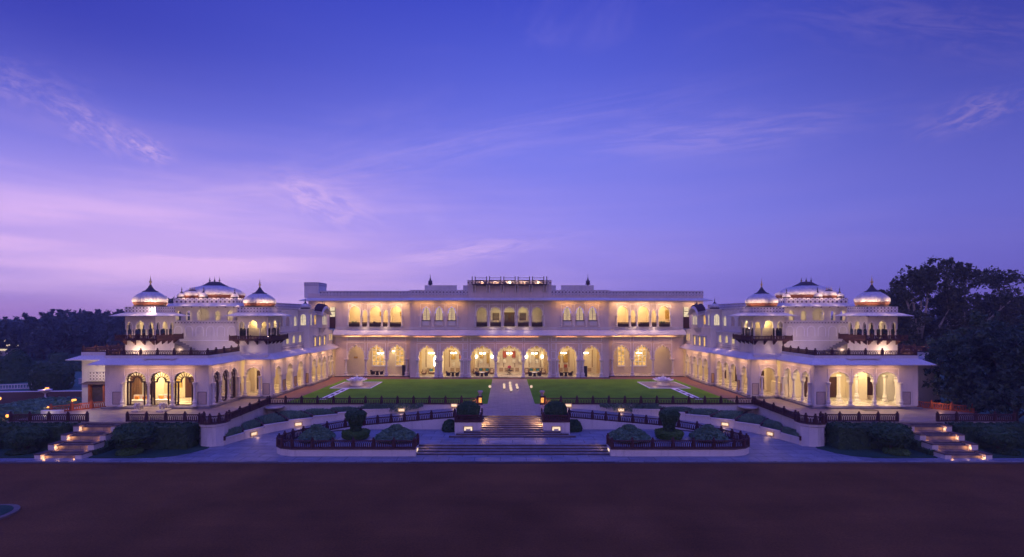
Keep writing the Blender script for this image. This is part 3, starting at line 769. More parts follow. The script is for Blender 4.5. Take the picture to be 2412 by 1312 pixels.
# roof eave, parapets, roof slab, roof bits
mb = MB(); eave(mb, [(-36.3, 96), (-36.3, 92), (-17.6, 92), (-17.6, 90), (-7.4, 90), (-7.4, 89.8), (7.4, 89.8), (7.4, 90), (17.6, 90), (17.6, 92), (35.0, 92), (35.0, 96)], 1.25, 14.15, 13.72, .09); mb.build('roof_eave', M['white'], pal)
for s in (-1, 1): mb = MB(); mb.box(*sorted((s * 31.41, s * 36.8)), 92.47, 92.8, 0, 8.0); mb.build('end_wall', M['inner'], pal)
mb = MB(); mb.box(-36, 34.9, 92.5, 102, 14.2, 14.4); mb.build('roof', M['white'], pal)
mb = MB()
for x0, x1, y, z in ((-34.2, -17.65, 92, 15.25), (-17.65, -7.42, 90, 15.3), (7.42, 17.65, 90, 15.3), (17.65, 35.02, 92, 15.25)):
    mb.box(x0, x1, y - .06, y + .24, 14.62, z + .22)
mb.build('parapet', M['jali'], pal)
mb = MB(); mb.box(-7.42, 7.42, 89.74, 90.1, 16.4, 17.25); mb.build('parapet', M['jali'], pal)
for x0, x1, y, z0, z1 in ((-15.6, -9.7, 94, 15.3, 16.5), (-8.5, -7.5, 94, 15.3, 16.5), (9.6, 15.6, 94, 15.3, 16.5), (7.5, 8.6, 94, 15.3, 16.5)):
    mb = MB(); mb.box(x0, x1, y, y + .3, z0 - 1, z1); mb.box(x0 - .05, x1 + .05, y - .05, y + .35, z1, z1 + .08); mb.build('roof_screen_wall', M['white'], pal)
mb = MB(); mb.box(-37.2, -34.6, 92.4, 96.5, 14.2, 17.05); mb.build('stair_tower', M['white'], pal)
mb = MB(); mb.box(-37.24, -34.56, 92.36, 96.55, 16.35, 17.0); mb.build('stair_tower_parapet', M['jali2'], pal)
for x in (-14.75, 14.7):
    mb = MB(); mb.lathe([(.2, 0), (.2, .35), (.55, .45), (.3, .7), (.42, .8), (.4, 1.0), (.25, 1.15), (.12, 1.3), (.2, 1.4), (.06, 1.6), (.03, 2.3)], x, 95.2, 16.4, 12); mb.build('finial', M['bronze'], pal, True)
# roof-top balcony of dark iron and stone on brackets
rb = MB(); rb.box(-6.6, 6.6, 88.9, 89.75, 16.35, 16.5); rb.build('roof_balcony_floor', M['darkstone'], pal)
for i in range(6):
    x = (i - 2.5) * 2.5
    for dx_ in (-.22, .22):
        mb = MB(); corbel(mb, FC(89.74), x + dx_, 16.34, .75, 1.35, .16); mb.build('balcony_bracket', M['white'], pal)
for i in range(6):
    x = (i - 2.5) * 2.5
    mb = MB()
    for dx_ in (-.26, .26): mb.box(x + dx_ - .07, x + dx_ + .07, 88.92, 89.06, 16.5, 17.72); mb.lathe([(.06, 0), (.1, .06), (.02, .14)], x + dx_, 88.99, 17.72, 6)
    mb.build('balcony_post', M['wood'], pal)
for i in range(5):
    x0, x1 = (i - 2.5) * 2.5 + .34, (i - 1.5) * 2.5 - .34
    mb = MB(); mb.box(x0, x1, 88.95, 89.03, 17.55, 17.62); mb.box(x0, x1, 88.95, 89.03, 17.08, 17.22); mb.box(x0, x1, 88.95, 89.03, 16.5, 16.58)
    n = 9
    for k in range(n): xx = x0 + (k + .5) * (x1 - x0) / n; mb.box(xx - .05, xx + .05, 88.97, 89.01, 16.58, 17.08)
    mb.build('balcony_railing', M['wood'], pal)
for i in range(5):
    x = (i - 2) * 2.5
    point('roof_lamp', (x, 89.4, 16.75), 40 if i != 2 else 80, (1, .62, .35), .06, pal)
mb = MB(); mb.lathe([(.02, 0), (.16, .1), (.16, .3), (.02, .42)], .05, 89.25, 16.6, 10); mb.build('roof_lantern', M['bulb'], pal, True)
# the glowing doorway high on the palace at each wing
for s in (-1, 1):
    x = s * 31.9
    mb = MB(); mb.box(x - .45, x + .45, 91.86, 91.98, 10.8, 12.5); wn = mb.build('doorway', M['winpale'], pal)
    mb = MB(); mb.box(x - .5, x + .5, 91.8, 91.97, 8.7, 10.75); mb.box(x - .52, x - .46, 91.8, 91.85, 10.75, 12.5); mb.box(x + .46, x + .52, 91.8, 91.85, 10.75, 12.5); mb.box(x - .45, x + .45, 91.78, 91.84, 11.7, 11.8); mb.build('frame', M['door'], wn)
# lamps
for x, p in ((-4.8, 150), (0, 160), (4.8, 150)): area('verandah_lamp', (x, 92.2, 7.1), 3, 2, p, (1, .76, .44), parent=pal)
for s in (-1, 1):
    area('verandah_lamp', (s * 10.3, 93.0, 7.1), 2.5, 3, 150, (1, .68, .30), parent=pal); area('verandah_lamp', (s * 14.8, 93.0, 7.1), 2.5, 3, 140, (1, .68, .30), parent=pal)
    for x in (20.3, 24, 27.8): area('verandah_lamp', (s * x, 93.5, 7.1), 2.2, 1.6, 70, (1, .64, .32), parent=pal)
    for x in (20.5, 24.2, 27.9): area('gallery_lamp', (s * x, 94.0, 13.3), 1.8, 1.2, 140, (1, .68, .30), parent=pal)
    for xx in (.85, 1.35, 3.8): point('gallery_side_lamp', (s * xx, 90.45, 11.6), 45, (1, .75, .22), .04, pal)
area('gallery_lamp', (0, 92.2, 13.1), 8, .8, 9, (1, .8, .7), parent=pal)
# unseen fill lights added under the eaves to warm walls and path
for s in (-1, 1):
    for x in (20, 24, 28): 
        area('eave_fill', (s * x, 91.1, 7.7), 3.0, .15, 60, (1, .50, .25), parent=pal)
        area('eave_fill', (s * x, 91.1, 13.6), 3.0, .15, 100, (1, .58, .28), parent=pal)
    area('eave_fill', (s * 33, 91.1, 13.6), 3.0, .15, 60, (1, .58, .25), parent=pal)
    for x in (10, 15): area('eave_fill', (s * x, 89.1, 13.7), 3.5, .15, 60, (1, .48, .14), parent=pal)
    for x in (10, 15): area('eave_fill', (s * x, 89.2, 7.6), 3.5, .15, 34, (1, .42, .24), parent=pal)
area('eave_fill', (0, 89.2, 7.6), 10, .15, 90, (1, .42, .24), parent=pal)
# small uplights washing the sloping eave
for x, y in ((-22.3, 91.6), (-26, 91.6), (0, 89.5), (22.3, 91.6), (26, 91.6), (-3, 89.5), (3, 89.5)):
    point('ledge_lamp', (x, y - .35, 8.75), 14, (1, .7, .5), .05, pal)
# ------------------------------------------------------------------ the two wings
def finial(mb, x, y, z, s=1.0):
    mb.lathe([(.10 * s, 0), (.16 * s, .08 * s), (.06 * s, .2 * s), (.2 * s, .38 * s), (.2 * s, .5 * s), (.06 * s, .66 * s), (.12 * s, .78 * s), (.04 * s, .88 * s), (.07 * s, 1.0 * s), (.02 * s, 1.1 * s), (.012 * s, 1.5 * s)], x, y, z, 8)

def chhatri(root, s, x0, x1, y0, y1, zb, glazed, hot):
    """square domed pavilion on a bracketed balcony; x given for the +x side"""
    P = lambda x: s * x
    cx, cy = (x0 + x1) / 2, (y0 + y1) / 2; hx, hy = (x1 - x0) / 2, (y1 - y0) / 2
    mb = MB(); mb.box(min(P(x0), P(x1)), max(P(x0), P(x1)), y0, y1, 5.9, zb); mb.build('tower_base', M['white'], root)
    # balcony floor + brackets
    o = .75
    mb = MB(); mb.box(min(P(x0 - o), P(x1 + o)), max(P(x0 - o), P(x1 + o)), y0 - o, y1 + o, zb, zb + .14); mb.build('balcony_floor', M['redstone'], root)
    faces = [FR(cx, y0, 1, 0, 0, -1, s), FR(cx, y1, 1, 0, 0, 1, s), FR(x0, cy, 0, 1, -1, 0, s), FR(x1, cy, 0, 1, 1, 0, s)]
    hs = [hx, hx, hy, hy]
    for F, h in zip(faces, hs):
        for k in range(4): mb = MB(); corbel(mb, F, -h + .15 + k * (2 * h - .3) / 3, zb - .002, .68, .55, .18); mb.build('balcony_bracket', M['redstone'], root)
    # balcony railing
    c4 = [(x0 - o + .08, y0 - o + .08), (x1 + o - .08, y0 - o + .08), (x1 + o - .08, y1 + o - .08), (x0 - o + .08, y1 + o - .08)]
    rl = MB(); zr = zb + .14; hr = .5
    for i in range(4):
        a, b = c4[i], c4[(i + 1) % 4]; L = math.hypot(b[0] - a[0], b[1] - a[1]); n = int(L / .2)
        ux, uy = (b[0] - a[0]) / L, (b[1] - a[1]) / L
        F = FR(a[0], a[1], ux, uy, uy, -ux, s)
        rl.fbox(F, 0.06, L - .06, zr, zr + .1, -.05, .05); rl.fbox(F, 0.06, L - .06, zr + hr - .08, zr + hr, -.055, .055)
        for k in range(n): u = .1 + (k + .5) * (L - .2) / n; rl.fbox(F, u - .055, u + .055, zr + .1, zr + hr - .08, -.03, .03)
        for k in range(2): u = k * L / 2; rl.lathe([(.1, 0), (.1, hr + .04), (.05, hr + .06), (.08, hr + .1), (0, hr + .16)], s * (a[0] + ux * u), a[1] + uy * u, zr, 6)
    rl.build('balcony_railing', M['redstone'], root)
    # arcaded walls
    z0 = zb + .14; zt = 10.95; zs, za = 9.35, 10.4
    wl = MB(); tl = MB()
    for F, h in zip(faces, hs):
        w = 2 * h
        ws = [.28, .44, .28]; xs = [-h]; 
        for q in ws: xs.append(xs[-1] + q * w)
        for k in range(3):
            a, b = xs[k], xs[k + 1]; cu = (a + b) / 2
            ww = (b - a) - .28
            if k == 1: ww = (b - a) - .55
            cell(wl, F, a + (.251 if k == 0 else 0), b - (.251 if k == 2 else 0), zs, zt, cu, ww, zs, za if k == 1 else za - .12, zs, .25, 5, .1)
            arch_trim(tl, F, cu, ww, zs, za if k == 1 else za - .12, 5, .1, .04, .025, .03)
    for px, py in ((x0, y0), (x1 - .25, y0), (x0, y1 - .25), (x1 - .25, y1 - .25)):
        a, b = sorted((P(px), P(px + .25))); wl.box(a, b, py, py + .25, zs, zt)
    wl.build('arcade_wall', M['white'], root); tl.build('arch_moulding', M['trim'], root)
    for sx_ in (-1, 1):
        for sy_ in (-1, 1):
            column((P(cx + sx_ * (hx - .13)), cy + sy_ * (hy - .13), z0), zs - z0, .085, M['white'], root, 'column', 8)
            column((P(cx + sx_ * hx * .44), cy + sy_ * (hy - .13), z0), zs - z0, .075, M['white'], root, 'column', 8)
            column((P(cx + sx_ * (hx - .13)), cy + sy_ * hy * .44, z0), zs - z0, .075, M['white'], root, 'column', 8)
    if glazed:
        mb = MB(); a, b = sorted((P(x0 + .2), P(x1 - .2)))
        for q in ((a, b, y0 + .2, y0 + .22), (a, a + .02, y0 + .23, y1 - .2), (b - .02, b, y0 + .23, y1 - .2)): mb.box(*q, z0, zs)
        mb.build('glass_screen', M['glass'], root)
        mb = MB(); a, b = sorted((P(x0 + .9), P(x1 - .9))); mb.box(a, b, y0 + 1.2, y1 - .9, z0, 10.7); mb.build('inner_core', M['inner'], root)
    # ceiling, chajja, parapet
    a, b = sorted((P(x0), P(x1)))
    mb = MB(); mb.box(a + .26, b - .26, y0 + .26, y1 - .26, 10.8, 10.94); mb.build('pavilion_ceiling', M['inner'], root)
    mb = MB(); loop_eave(mb, x0 + .01, x1 - .01, y0 + .01, y1 - .01, 1.15, 11.42, 11.02, .07, s); mb.build('eave', M['lead'], root)
    mb = MB()
    for F, h in zip(faces, hs):
        for k in range(4): corbel(mb, F, -h + .12 + k * (2 * h - .24) / 3, 11.2, .5, .3, .14)
    mb.build('eave_bracket', M['door'], root)
    mb = MB(); mb.box(a, b, y0, y1, 10.955, 11.36); mb.box(a - .04, b + .04, y0 - .04, y1 + .04, 11.37, 12.12); mb.build('parapet', M['jali2'], root)
    # curved drum edge and dome
    cxs = P(cx)
    r = min(hx, hy)
    mb = MB(); mb.lathe([(r * .98, 0), (r * 1.0, .12), (r * .9, .2)], cxs, cy, 12.13, 28); mb.build('drum', M['slate'], root)
    mb = MB()
    for F, h in zip(faces, hs):
        pr = [(-h * .5, 12.12), (-h * .25, 12.22), (0, 12.42), (h * .25, 12.22), (h * .5, 12.12)]
        mb.quad(*[F(u, z, -.1) for u, z in pr]); mb.quad(*[F(u, z - .0, -.5) for u, z in pr])
        for i in range(4): mb.quad(F(*pr[i], -.1), F(*pr[i + 1], -.1), F(*pr[i + 1], -.5), F(*pr[i], -.5))
    mb.build('eyebrow', M['slate'], root)
    R = r * 1.03
    dm = MB(); dm.lathe([(R * .88, 12.25), (R * .97, 12.5), (R * 1.0, 12.72)], cxs, cy, 0, 56); dm.build('dome_skirt', M['underlit'], root, True)
    prof = [(R * 1.005, 12.70), (R * 1.03, 12.95), (R * 1.01, 13.15), (R * .93, 13.36), (R * .78, 13.62), (R * .60, 13.85), (R * .42, 14.05), (R * .34, 14.1)]
    dm = MB(); dm.lathe(prof, cxs, cy, 0, 120, flute=.05, nfl=32); dome = dm.build('dome', M['lead'], root, True)
    cp = MB(); cp.lathe([(R * .47, 14.0), (R * .46, 14.07), (R * .30, 14.2), (R * .17, 14.5), (R * .08, 14.8), (.07, 14.95)], cxs, cy, 0, 20); cp.build('dome_cap', M['slate'], dome, True)
    fb = MB(); finial(fb, cxs, cy, 14.9, .85); fb.build('finial', M['gold'], dome, True)
    # lights: inside, and floodlights for the dome
    point('pavilion_lamp', (cxs, cy, 10.4) if not glazed else (cxs, y0 + .75, 10.2), 140 if not glazed else 90, (1, .70, .26), .12, root)
    if glazed: point('pavilion_lamp', (P(x0 + .5), cy, 10.2), 50, (1, .72, .28), .1, root)
    for F, h in zip(faces[:1] + faces[2:], hs[:1] + hs[2:]):
        for u in (-h * .7, h * .7): spot('dome_floodlight', F(u, 12.45, .75), (cxs, cy, 13.3), 100, (1, .66, .42), 85, .8, .05, root)
        point('parapet_floodlight', F(0, 11.55, 1.0), 10, (1, .62, .42), .05, root)
        q = F(0, zb + .45, .45); point('balcony_lamp', q, 9, (1, .66, .36), .04, root)
    for sx_ in (-1, 1):
        point('dome_floodlight', (cxs + sx_ * (hx - .05), y0 + .05, 12.35), 30, (1, .66, .44), .05, root)
    point('dome_floodlight', (P(x0 + .05), y1 - .1, 12.35), 30, (1, .66, .44), .05, root)
    if hot:
        q = faces[0](-.0 + hx * (-.9), 11.75, .45); point('parapet_floodlight', q, 70, (1, .72, .6), .05, root)

def small_cupola(root, x, y, z, r, m=None, seg=16):
    mb = MB(); mb.lathe([(r * .98, 0), (r * 1.0, r * .25), (r * .92, r * .3)], x, y, z, seg); mb.build('cupola_skirt', M['slate'], root)
    mb = MB(); mb.lathe([(r * .95, r * .3), (r * 1.02, r * .45), (r * .95, r * .7), (r * .7, r * 1.0), (r * .35, r * 1.22)], x, y, z, 36, flute=.03, nfl=18); c = mb.build('cupola', M['lead'], root, True)
    mb = MB(); mb.lathe([(r * .42, r * 1.18), (r * .2, r * 1.4), (r * .05, r * 1.8)], x, y, z, 12); mb.build('cupola_cap', M['slate'], c, True)
    mb = MB(); finial(mb, x, y, z + r * 1.7, .42); mb.build('finial', M['bronze'], c, True)

def dado(root, F, u0, u1, z0=.5, z1=2.0, m=None):
    mb = MB(); frame_line(mb, F, u0, u1, z0, z1, .05, .03); mb.build('dado_frame', M['darkstone'], root)
    mb = MB(); mb.fbox(F, u0 + .05, u1 - .05, z0 + .05, z1 - .05, -.01, .012); mb.build('dado_panel', m or M['panelfill'], root)

def glazed_arch(root, F, cu, w, zb, zs, za, n=9):
    """dark timber screen with a fanlight of radial panes, door opening and plate glass"""
    j = w / 2 * .93; d0, d1 = -.36, -.26
    fr = MB()
    # outer posts, sill
    fr.fbox(F, cu - j - .12, cu - j + .08, zb, zs, d0, d1); fr.fbox(F, cu + j - .08, cu + j + .12, zb, zs, d0, d1)
    fr.fbox(F, cu - j, cu + j, zb, zb + .14, d0, d1 + .004)
    iw = w * .30
    for sg in (-1, 1):
        u = cu + sg * (iw + .09); fr.fbox(F, min(u - .09, u + .09), max(u - .09, u + .09), zb + .14, zs, d0, d1 + .003)
    # stepped head of the door opening
    zi = zs + (za - zs) * .42
    O = plain_arch(cu, w * 1.02, zs, za + .05, 24); I = plain_arch(cu, iw * 1.55, zs + .05, zi + .12, 24); I2 = plain_arch(cu, iw * 1.15, zs, zi, 24)
    O2 = plain_arch(cu, w * .9, zs, za - .14, 24)
    for a, b in ((O, O2), (I, I2)):
        for i in range(24): 
            for d in (d1, d0): fr.quad(F(*a[i], d), F(*a[i + 1], d), F(*b[i + 1], d), F(*b[i], d))
            fr.quad(F(*b[i], d0), F(*b[i + 1], d0), F(*b[i + 1], d1), F(*b[i], d1))
    for i in range(n + 1):
        th = pi * (1 - i / n)
        for k in (0,):
            p0 = (cu + iw * .76 * cos(th), zs + .05 + (zi + .1 - zs) * sin(th)); p1 = (cu + w * .46 * cos(th), zs + (za - .1 - zs) * sin(th))
            tx, tz = -sin(th) * .028, cos(th) * .028
            for d in (d0 + .02, d1 - .02):
                fr.quad(F(p0[0] - tx, p0[1] - tz, d), F(p1[0] - tx, p1[1] - tz, d), F(p1[0] + tx, p1[1] + tz, d), F(p0[0] + tx, p0[1] + tz, d))
    fr.fbox(F, cu - j, cu - iw * .62, zs - .1, zs + .08, d0, d1 + .006); fr.fbox(F, cu + iw * .62, cu + j, zs - .1, zs + .08, d0, d1 + .006)
    wn = fr.build('glazed_screen', M['wood'], root)
    gl = MB(); A = plain_arch(cu, w * .98, zs, za, 20); gl.quad(*[F(u, z, -.31) for u, z in [(A[0][0], zb + .1)] + A + [(A[-1][0], zb + .1)]]); gl.build('pane', M['glass'], wn)

def small_window(root, F, cu, w, z0, z1, m, cellu=None, lat=False):
    mb = MB(); A = plain_arch(cu, w, z1 - w * .5, z1, 8); mb.quad(*[F(u, z, .012) for u, z in [(A[0][0], z0)] + A + [(A[-1][0], z0)]]); wn = mb.build('window', m, root)
    mb = MB(); B = plain_arch(cu, w + .16, z1 - w * .5, z1 + .08, 8); A2 = [(A[0][0], z0)] + A + [(A[-1][0], z0)]; B2 = [(B[0][0], z0)] + B + [(B[-1][0], z0)]
    for i in range(len(A2) - 1):
        mb.quad(F(*A2[i], .09), F(*A2[i + 1], .09), F(*B2[i + 1], .09), F(*B2[i], .09)); mb.quad(F(*A2[i], .09), F(*A2[i + 1], .09), F(*A2[i + 1], 0), F(*A2[i], 0)); mb.quad(F(*B2[i], .09), F(*B2[i + 1], .09), F(*B2[i + 1], 0), F(*B2[i], 0))
    mb.fbox(F, cu - w / 2 - .1, cu + w / 2 + .1, z0 - .07, z0, .003, .14)
    mb.build('frame', M['white'], wn)
    if lat:
        mb = MB(); n = max(2, int(w / .22)); 
        for i in range(1, n): u = cu - w / 2 + w * i / n; mb.fbox(F, u - .018, u + .018, z0, z1 - .12, .02, .04)
        k = int((z1 - z0) / .2)
        for i in range(1, k): mb.fbox(F, cu - w / 2 + .02, cu + w / 2 - .02, z0 + (z1 - z0) * i / k - .018, z0 + (z1 - z0) * i / k + .018, .021, .043)
        mb.build('lattice', M['white'], wn)

def build_wing(s):
    glz = s < 0
    root = thing('palace_wing', 'cream palace wing with dark-framed glazed arches and domed roof pavilions, beside the elephant statues' if glz else 'cream palace wing with open marble-floored arcades and domed roof pavilions, near tall trees', 'palace wing', (s * 42, 60.4, 0))
    P = lambda x: s * x
    def B(mb, x0, x1, y0, y1, z0, z1): a, b = sorted((P(x0), P(x1))); mb.box(a, b, y0, y1, z0, z1)
    wl = MB(); tr = MB(); lip = MB(); colp = []
    ZB = .32; ZT = 5.6
    # W1 front
    F = FR(0, 60.4, 1, 0, 0, -1, s)
    cs = [38.85, 41.7, 44.55]; w = 2.5
    for i, cu in enumerate(cs):
        zb = ZB if glz else 3.15
        cell(wl, F, cu - 1.425, cu + 1.425, 3.15, ZT, cu, w, 3.15, 4.4, 3.15, .5, 9, .06)
        arch_trim(lip, F, cu, w, 3.15, 4.4, 9, .06)
        frame_top(tr, F, cu - 1.36, cu + 1.36, 3.1, 4.75, .06)
        if glz: glazed_arch(root, F, cu, w, ZB, 3.15, 4.4)
    for k in range(4): colp.append((37.425 + k * 2.85, 60.16 if k in (0, 3) else 60.55))
    solid(wl, F, 35.9, 37.425, ZB, ZT); solid(wl, F, 45.975, 48.2, ZB, ZT)
    dado(root, F, 36.15, 37.2); dado(root, F, 46.2, 47.3)
    # W2 side
    F = FR(35.9, 0, 0, 1, -1, 0, s)
    cs = [62.1, 64.05, 66.0]
    for cu in cs:
        cell(wl, F, cu - .975, cu + .975, 3.0, ZT, cu, 1.7, 3.0, 4.3, 3.0, .45, 7, .07)
        arch_trim(lip, F, cu, 1.7, 3.0, 4.3, 7, .07)
        frame_top(tr, F, cu - .9, cu + .9, 3.0, 4.7, .05)
        if glz: glazed_arch(root, F, cu, 1.7, ZB, 3.0, 4.3, 7)
    for k in range(4): colp.append((35.75 if k in (0, 3) else 36.1, 61.125 + k * 1.95))
    solid(wl, F, 60.9, 61.125, ZB, ZT, .45); solid(wl, F, 66.975, 67.9, ZB, ZT, .45)
    dado(root, F, 67.1, 67.75, .5, 2.0, M['panelfillw'])
    # W3 front-facing bay
    F = FR(0, 67.9, 1, 0, 0, -1, s)
    cell(wl, F, 33.2, 35.45, 2.85, ZT, 34.33, 2.05, 2.85, 4.15, 2.85, .5, 9, .07); arch_trim(lip, F, 34.33, 2.05, 2.85, 4.15, 9, .07)
    frame_top(tr, F, 33.1, 35.5, 2.6, 4.5, .06)
    solid(wl, F, 32.0, 33.2, ZB, ZT)
    dado(root, F, 32.15, 33.05)
    colp += [(33.38, 67.7), (35.35, 67.75)]
    # W4 inner side
    F4 = FR(32.0, 0, 0, 1, -1, 0, s)
    if glz: grp = [(70.1, 1.9, 68.8, 71.4), (73.9, 1.9, 72.6, 75.2), (77.8, 1.9, 76.5, 79.1)]; piers = [(68.4, 68.8), (71.4, 72.6), (75.2, 76.5), (79.1, 79.7)]
    else: grp = [(69.8, 1.6, 68.8, 70.9), (73.1, 2.0, 71.9, 74.3), (75.5, 2.0, 74.3, 76.7), (77.9, 2.0, 76.7, 79.1)]; piers = [(68.4, 68.8), (70.9, 71.9), (79.1, 79.7)]
    ends = set()
    for cu, w, a, b in grp:
        cell(wl, F4, a, b, 2.85, ZT, cu, w, 2.85, 4.15, 2.85, .45, 7, .07); arch_trim(lip, F4, cu, w, 2.85, 4.15, 7, .07)
        frame_top(tr, F4, a + .08, b - .08, 2.8, 4.6, .05); ends |= {a, b}
    for e in ends: colp.append((32.12, e))
    for a, b in piers:
        solid(wl, F4, a, b, ZB, ZT, .45)
        if b - a > .9: dado(root, F4, a + .12, b - .12, .5, 2.0, M['panelfillw'])
    # W5 projecting block
    F5 = FR(31.4, 0, 0, 1, -1, 0, s)
    solid(wl, FR(0, 79.7, 1, 0, 0, -1, s), 31.4, 32.0, ZB, ZT, .45); dado(root, FR(0, 79.7, 1, 0, 0, -1, s), 31.5, 31.95, .5, 2.0, M['panelfillw'])
    for cu in (81.7, 84.0, 86.3):
        cell(wl, F5, cu - 1.15, cu + 1.15, 2.75, ZT, cu, 1.95, 2.75, 4.15, 2.75, .45, 7, .07); arch_trim(lip, F5, cu, 1.95, 2.75, 4.15, 7, .07); frame_top(tr, F5, cu - 1.07, cu + 1.07, 2.7, 4.6, .05)
    solid(wl, F5, 80.15, 80.55, ZB, ZT, .45); solid(wl, F5, 87.45, 88.2, ZB, ZT, .45)
    for e in (80.55, 82.85, 85.15, 87.45): colp.append((31.5, e))
    F6 = FR(31.8, 0, 0, 1, -1, 0, s)
    for cu in (89.1, 90.9):
        cell(wl, F6, cu - .9, cu + .9, 2.75, ZT, cu, 1.5, 2.75, 4.1, 2.75, .45, 7, .07); arch_trim(lip, F6, cu, 1.5, 2.75, 4.1, 7, .07)
    for e in (88.3, 90.0, 91.7): colp.append((31.9, e))
    # outer walls and back rooms
    B(wl, 47.7, 48.2, 60.9, 66.5, ZB, ZT)
    B(wl, 48.2, 55.6, 66.0, 66.5, -2.3, 5.6); B(wl, 55.1, 55.6, 66.5, 84, -2.3, 5.6); B(wl, 36, 55.6, 84, 84.5, 0, 5.6)
    wl.build('wall', M['white'], root); tr.build('moulding', M['trim'], root); lip.build('arch_moulding', M['trim'], root)
    for x, y in colp: column((P(x), y, ZB), 2.83 if y < 61 else (2.68 if y < 68 else 2.5), .15, M['white'], root)
    mb = MB()
    B(mb, 36.5, 48.2, 66.9, 67.1, ZB, ZT); 
    B(mb, 36.8, 37.0, 68.0, 92, ZB, ZT); B(mb, 43.9, 45.0, 64.4, 66.89, ZB, ZT)
    B(mb, 36.0, 36.4, 66.9, 70.5, ZB, 2.0)
    for y in (72.2, 76.2, 80.3, 84.6, 88.5): B(mb, 36.1, 36.79, y - .3, y + .3, ZB, ZT)
    mb.build('inner_wall', M['inner'], root)
    # dark doors inside
    for x, y in ((39.0, 66.8), (42.1, 66.8), (47.2, 66.8)):
        mb = MB(); B(mb, x - .55, x + .55, y - .1, y + .02, ZB, 3.0); mb.build('door', M['door'], root)
    for y in (74.2, 78.2, 82.4, 86.4, 90.2):
        mb = MB(); B(mb, 36.7, 36.82, y - .6, y + .6, ZB, 3.0); mb.build('door', M['door'], root)
    if not glz:
        for x, y in ((40.9, 63.6), (43.3, 63.9), (46.5, 63.4), (47.2, 62.4), (47.3, 61.4), (38.3, 65.5)): column((P(x), y, ZB), 3.3, .17, M['marble'], root)
    mb = MB(); B(mb, 35.95, 48.1, 60.45, 67, .03, ZB); B(mb, 32.05, 36.8, 67.95, 92, .03, ZB); B(mb, 31.45, 32.04, 79.8, 88.2, .03, ZB); B(mb, 31.85, 32.04, 88.21, 92, .03, ZB); mb.build('arcade_floor', M['floor'], root)
    mb = MB()
    B(mb, 35.6, 48.5, 60.1, 60.44, -.02, .2); B(mb, 35.6, 35.94, 60.45, 67.6, -.02, .2); B(mb, 31.7, 35.59, 67.6, 67.94, -.02, .2); B(mb, 31.7, 32.04, 67.95, 79.4, -.02, .2); B(mb, 31.1, 31.44, 79.41, 88.2, -.02, .2); B(mb, 31.1, 31.69, 79.3, 79.4, -.02, .2)
    mb.build('plinth_step', M['step'], root)
    mb = MB(); B(mb, 35.9, 48.2, 60.9, 66.89, ZT - .1, ZT + .3); B(mb, 32.0, 48.2, 67.0, 92, ZT - .1, ZT + .3); B(mb, 48.21, 55.6, 66.0, 84, ZT + .003, ZT + .3); mb.build('roof', M['white'], root)
    # main eave + low parapet band
    EP = [(48.2, 66), (48.2, 60.4), (35.9, 60.4), (35.9, 67.9), (32.0, 67.9), (32.0, 79.7), (31.4, 79.7), (31.4, 88.2), (31.8, 88.2), (31.8, 92)]
    EP2 = list(reversed(EP))
    mb = MB(); eave(mb, EP2 if True else EP, 1.2, 5.98, 5.32, .08, s); mb.build('eave', M['white'], root)
    cb = MB()
    for (a, b) in zip(EP, EP[1:]):
        L = math.hypot(b[0] - a[0], b[1] - a[1])
        if L < 1.2: continue
        ux, uy = (b[0] - a[0]) / L, (b[1] - a[1]) / L; F = FR(a[0], a[1], ux, uy, -uy, ux, s)
        # make sure the normal points outwards
        if (a, b) == (EP[0], EP[1]): F = FR(a[0], a[1], ux, uy, 1, 0, s)
        elif abs(uy) < .1: F = FR(a[0], a[1], ux, uy, 0, -1, s)
        else: F = FR(a[0], a[1], ux, uy, -1, 0, s)
        n = max(1, int(L / (1.42 if abs(uy) < .1 else 1.0)))
        for k in range(n): corbel(cb, F, (k + .5) * L / n, 5.52, .45, .35, .14)
    cb.build('eave_bracket', M['white'], root)
    mb = MB(); B(mb, 35.92, 48.22, 60.38, 60.7, 5.93, 6.3); B(mb, 35.88, 36.2, 60.71, 67.6, 5.93, 6.3); B(mb, 47.95, 48.25, 60.71, 66, 5.93, 6.3); B(mb, 48.26, 55.65, 65.95, 66.2, 5.9, 6.3); B(mb, 55.4, 55.65, 66.21, 84, 5.9, 6.3); mb.build('parapet', M['white'], root)
    mb = MB(); B(mb, 39.6, 43.5, 60.0, 60.37, 5.9, 6.02); F = FR(0, 60.38, 1, 0, 0, -1, s)
    corbel(mb, F, 40.0, 5.88, .5, .5, .2); corbel(mb, F, 43.1, 5.88, .5, .5, .2); mb.build('balcony_ledge', M['white'], root)
    # annex eave
    mb = MB(); eave(mb, [(55.6, 84), (55.6, 66), (49.4, 66)][::-1] if False else [(49.3, 66.0), (55.6, 66.0), (55.6, 84)], 1.15, 5.9, 5.4, .08, s); mb.build('annex_eave', M['white'], root)
    # ---- upper hall block with blind arches
    UH = MB(); zT = 10.3
    F = FR(0, 69.2, 1, 0, 0, -1, s)
    B(UH, 37.0, 46.0, 69.2, 78, 5.9, 9.85)
    UH.build('upper_hall', M['white'], root)
    mb = MB(); B(mb, 36.95, 46.05, 69.14, 69.4, 9.86, 10.35); B(mb, 45.8, 46.05, 69.41, 78, 9.86, 10.35); mb.build('upper_hall_parapet', M['jali2'], root)
    mb = MB()
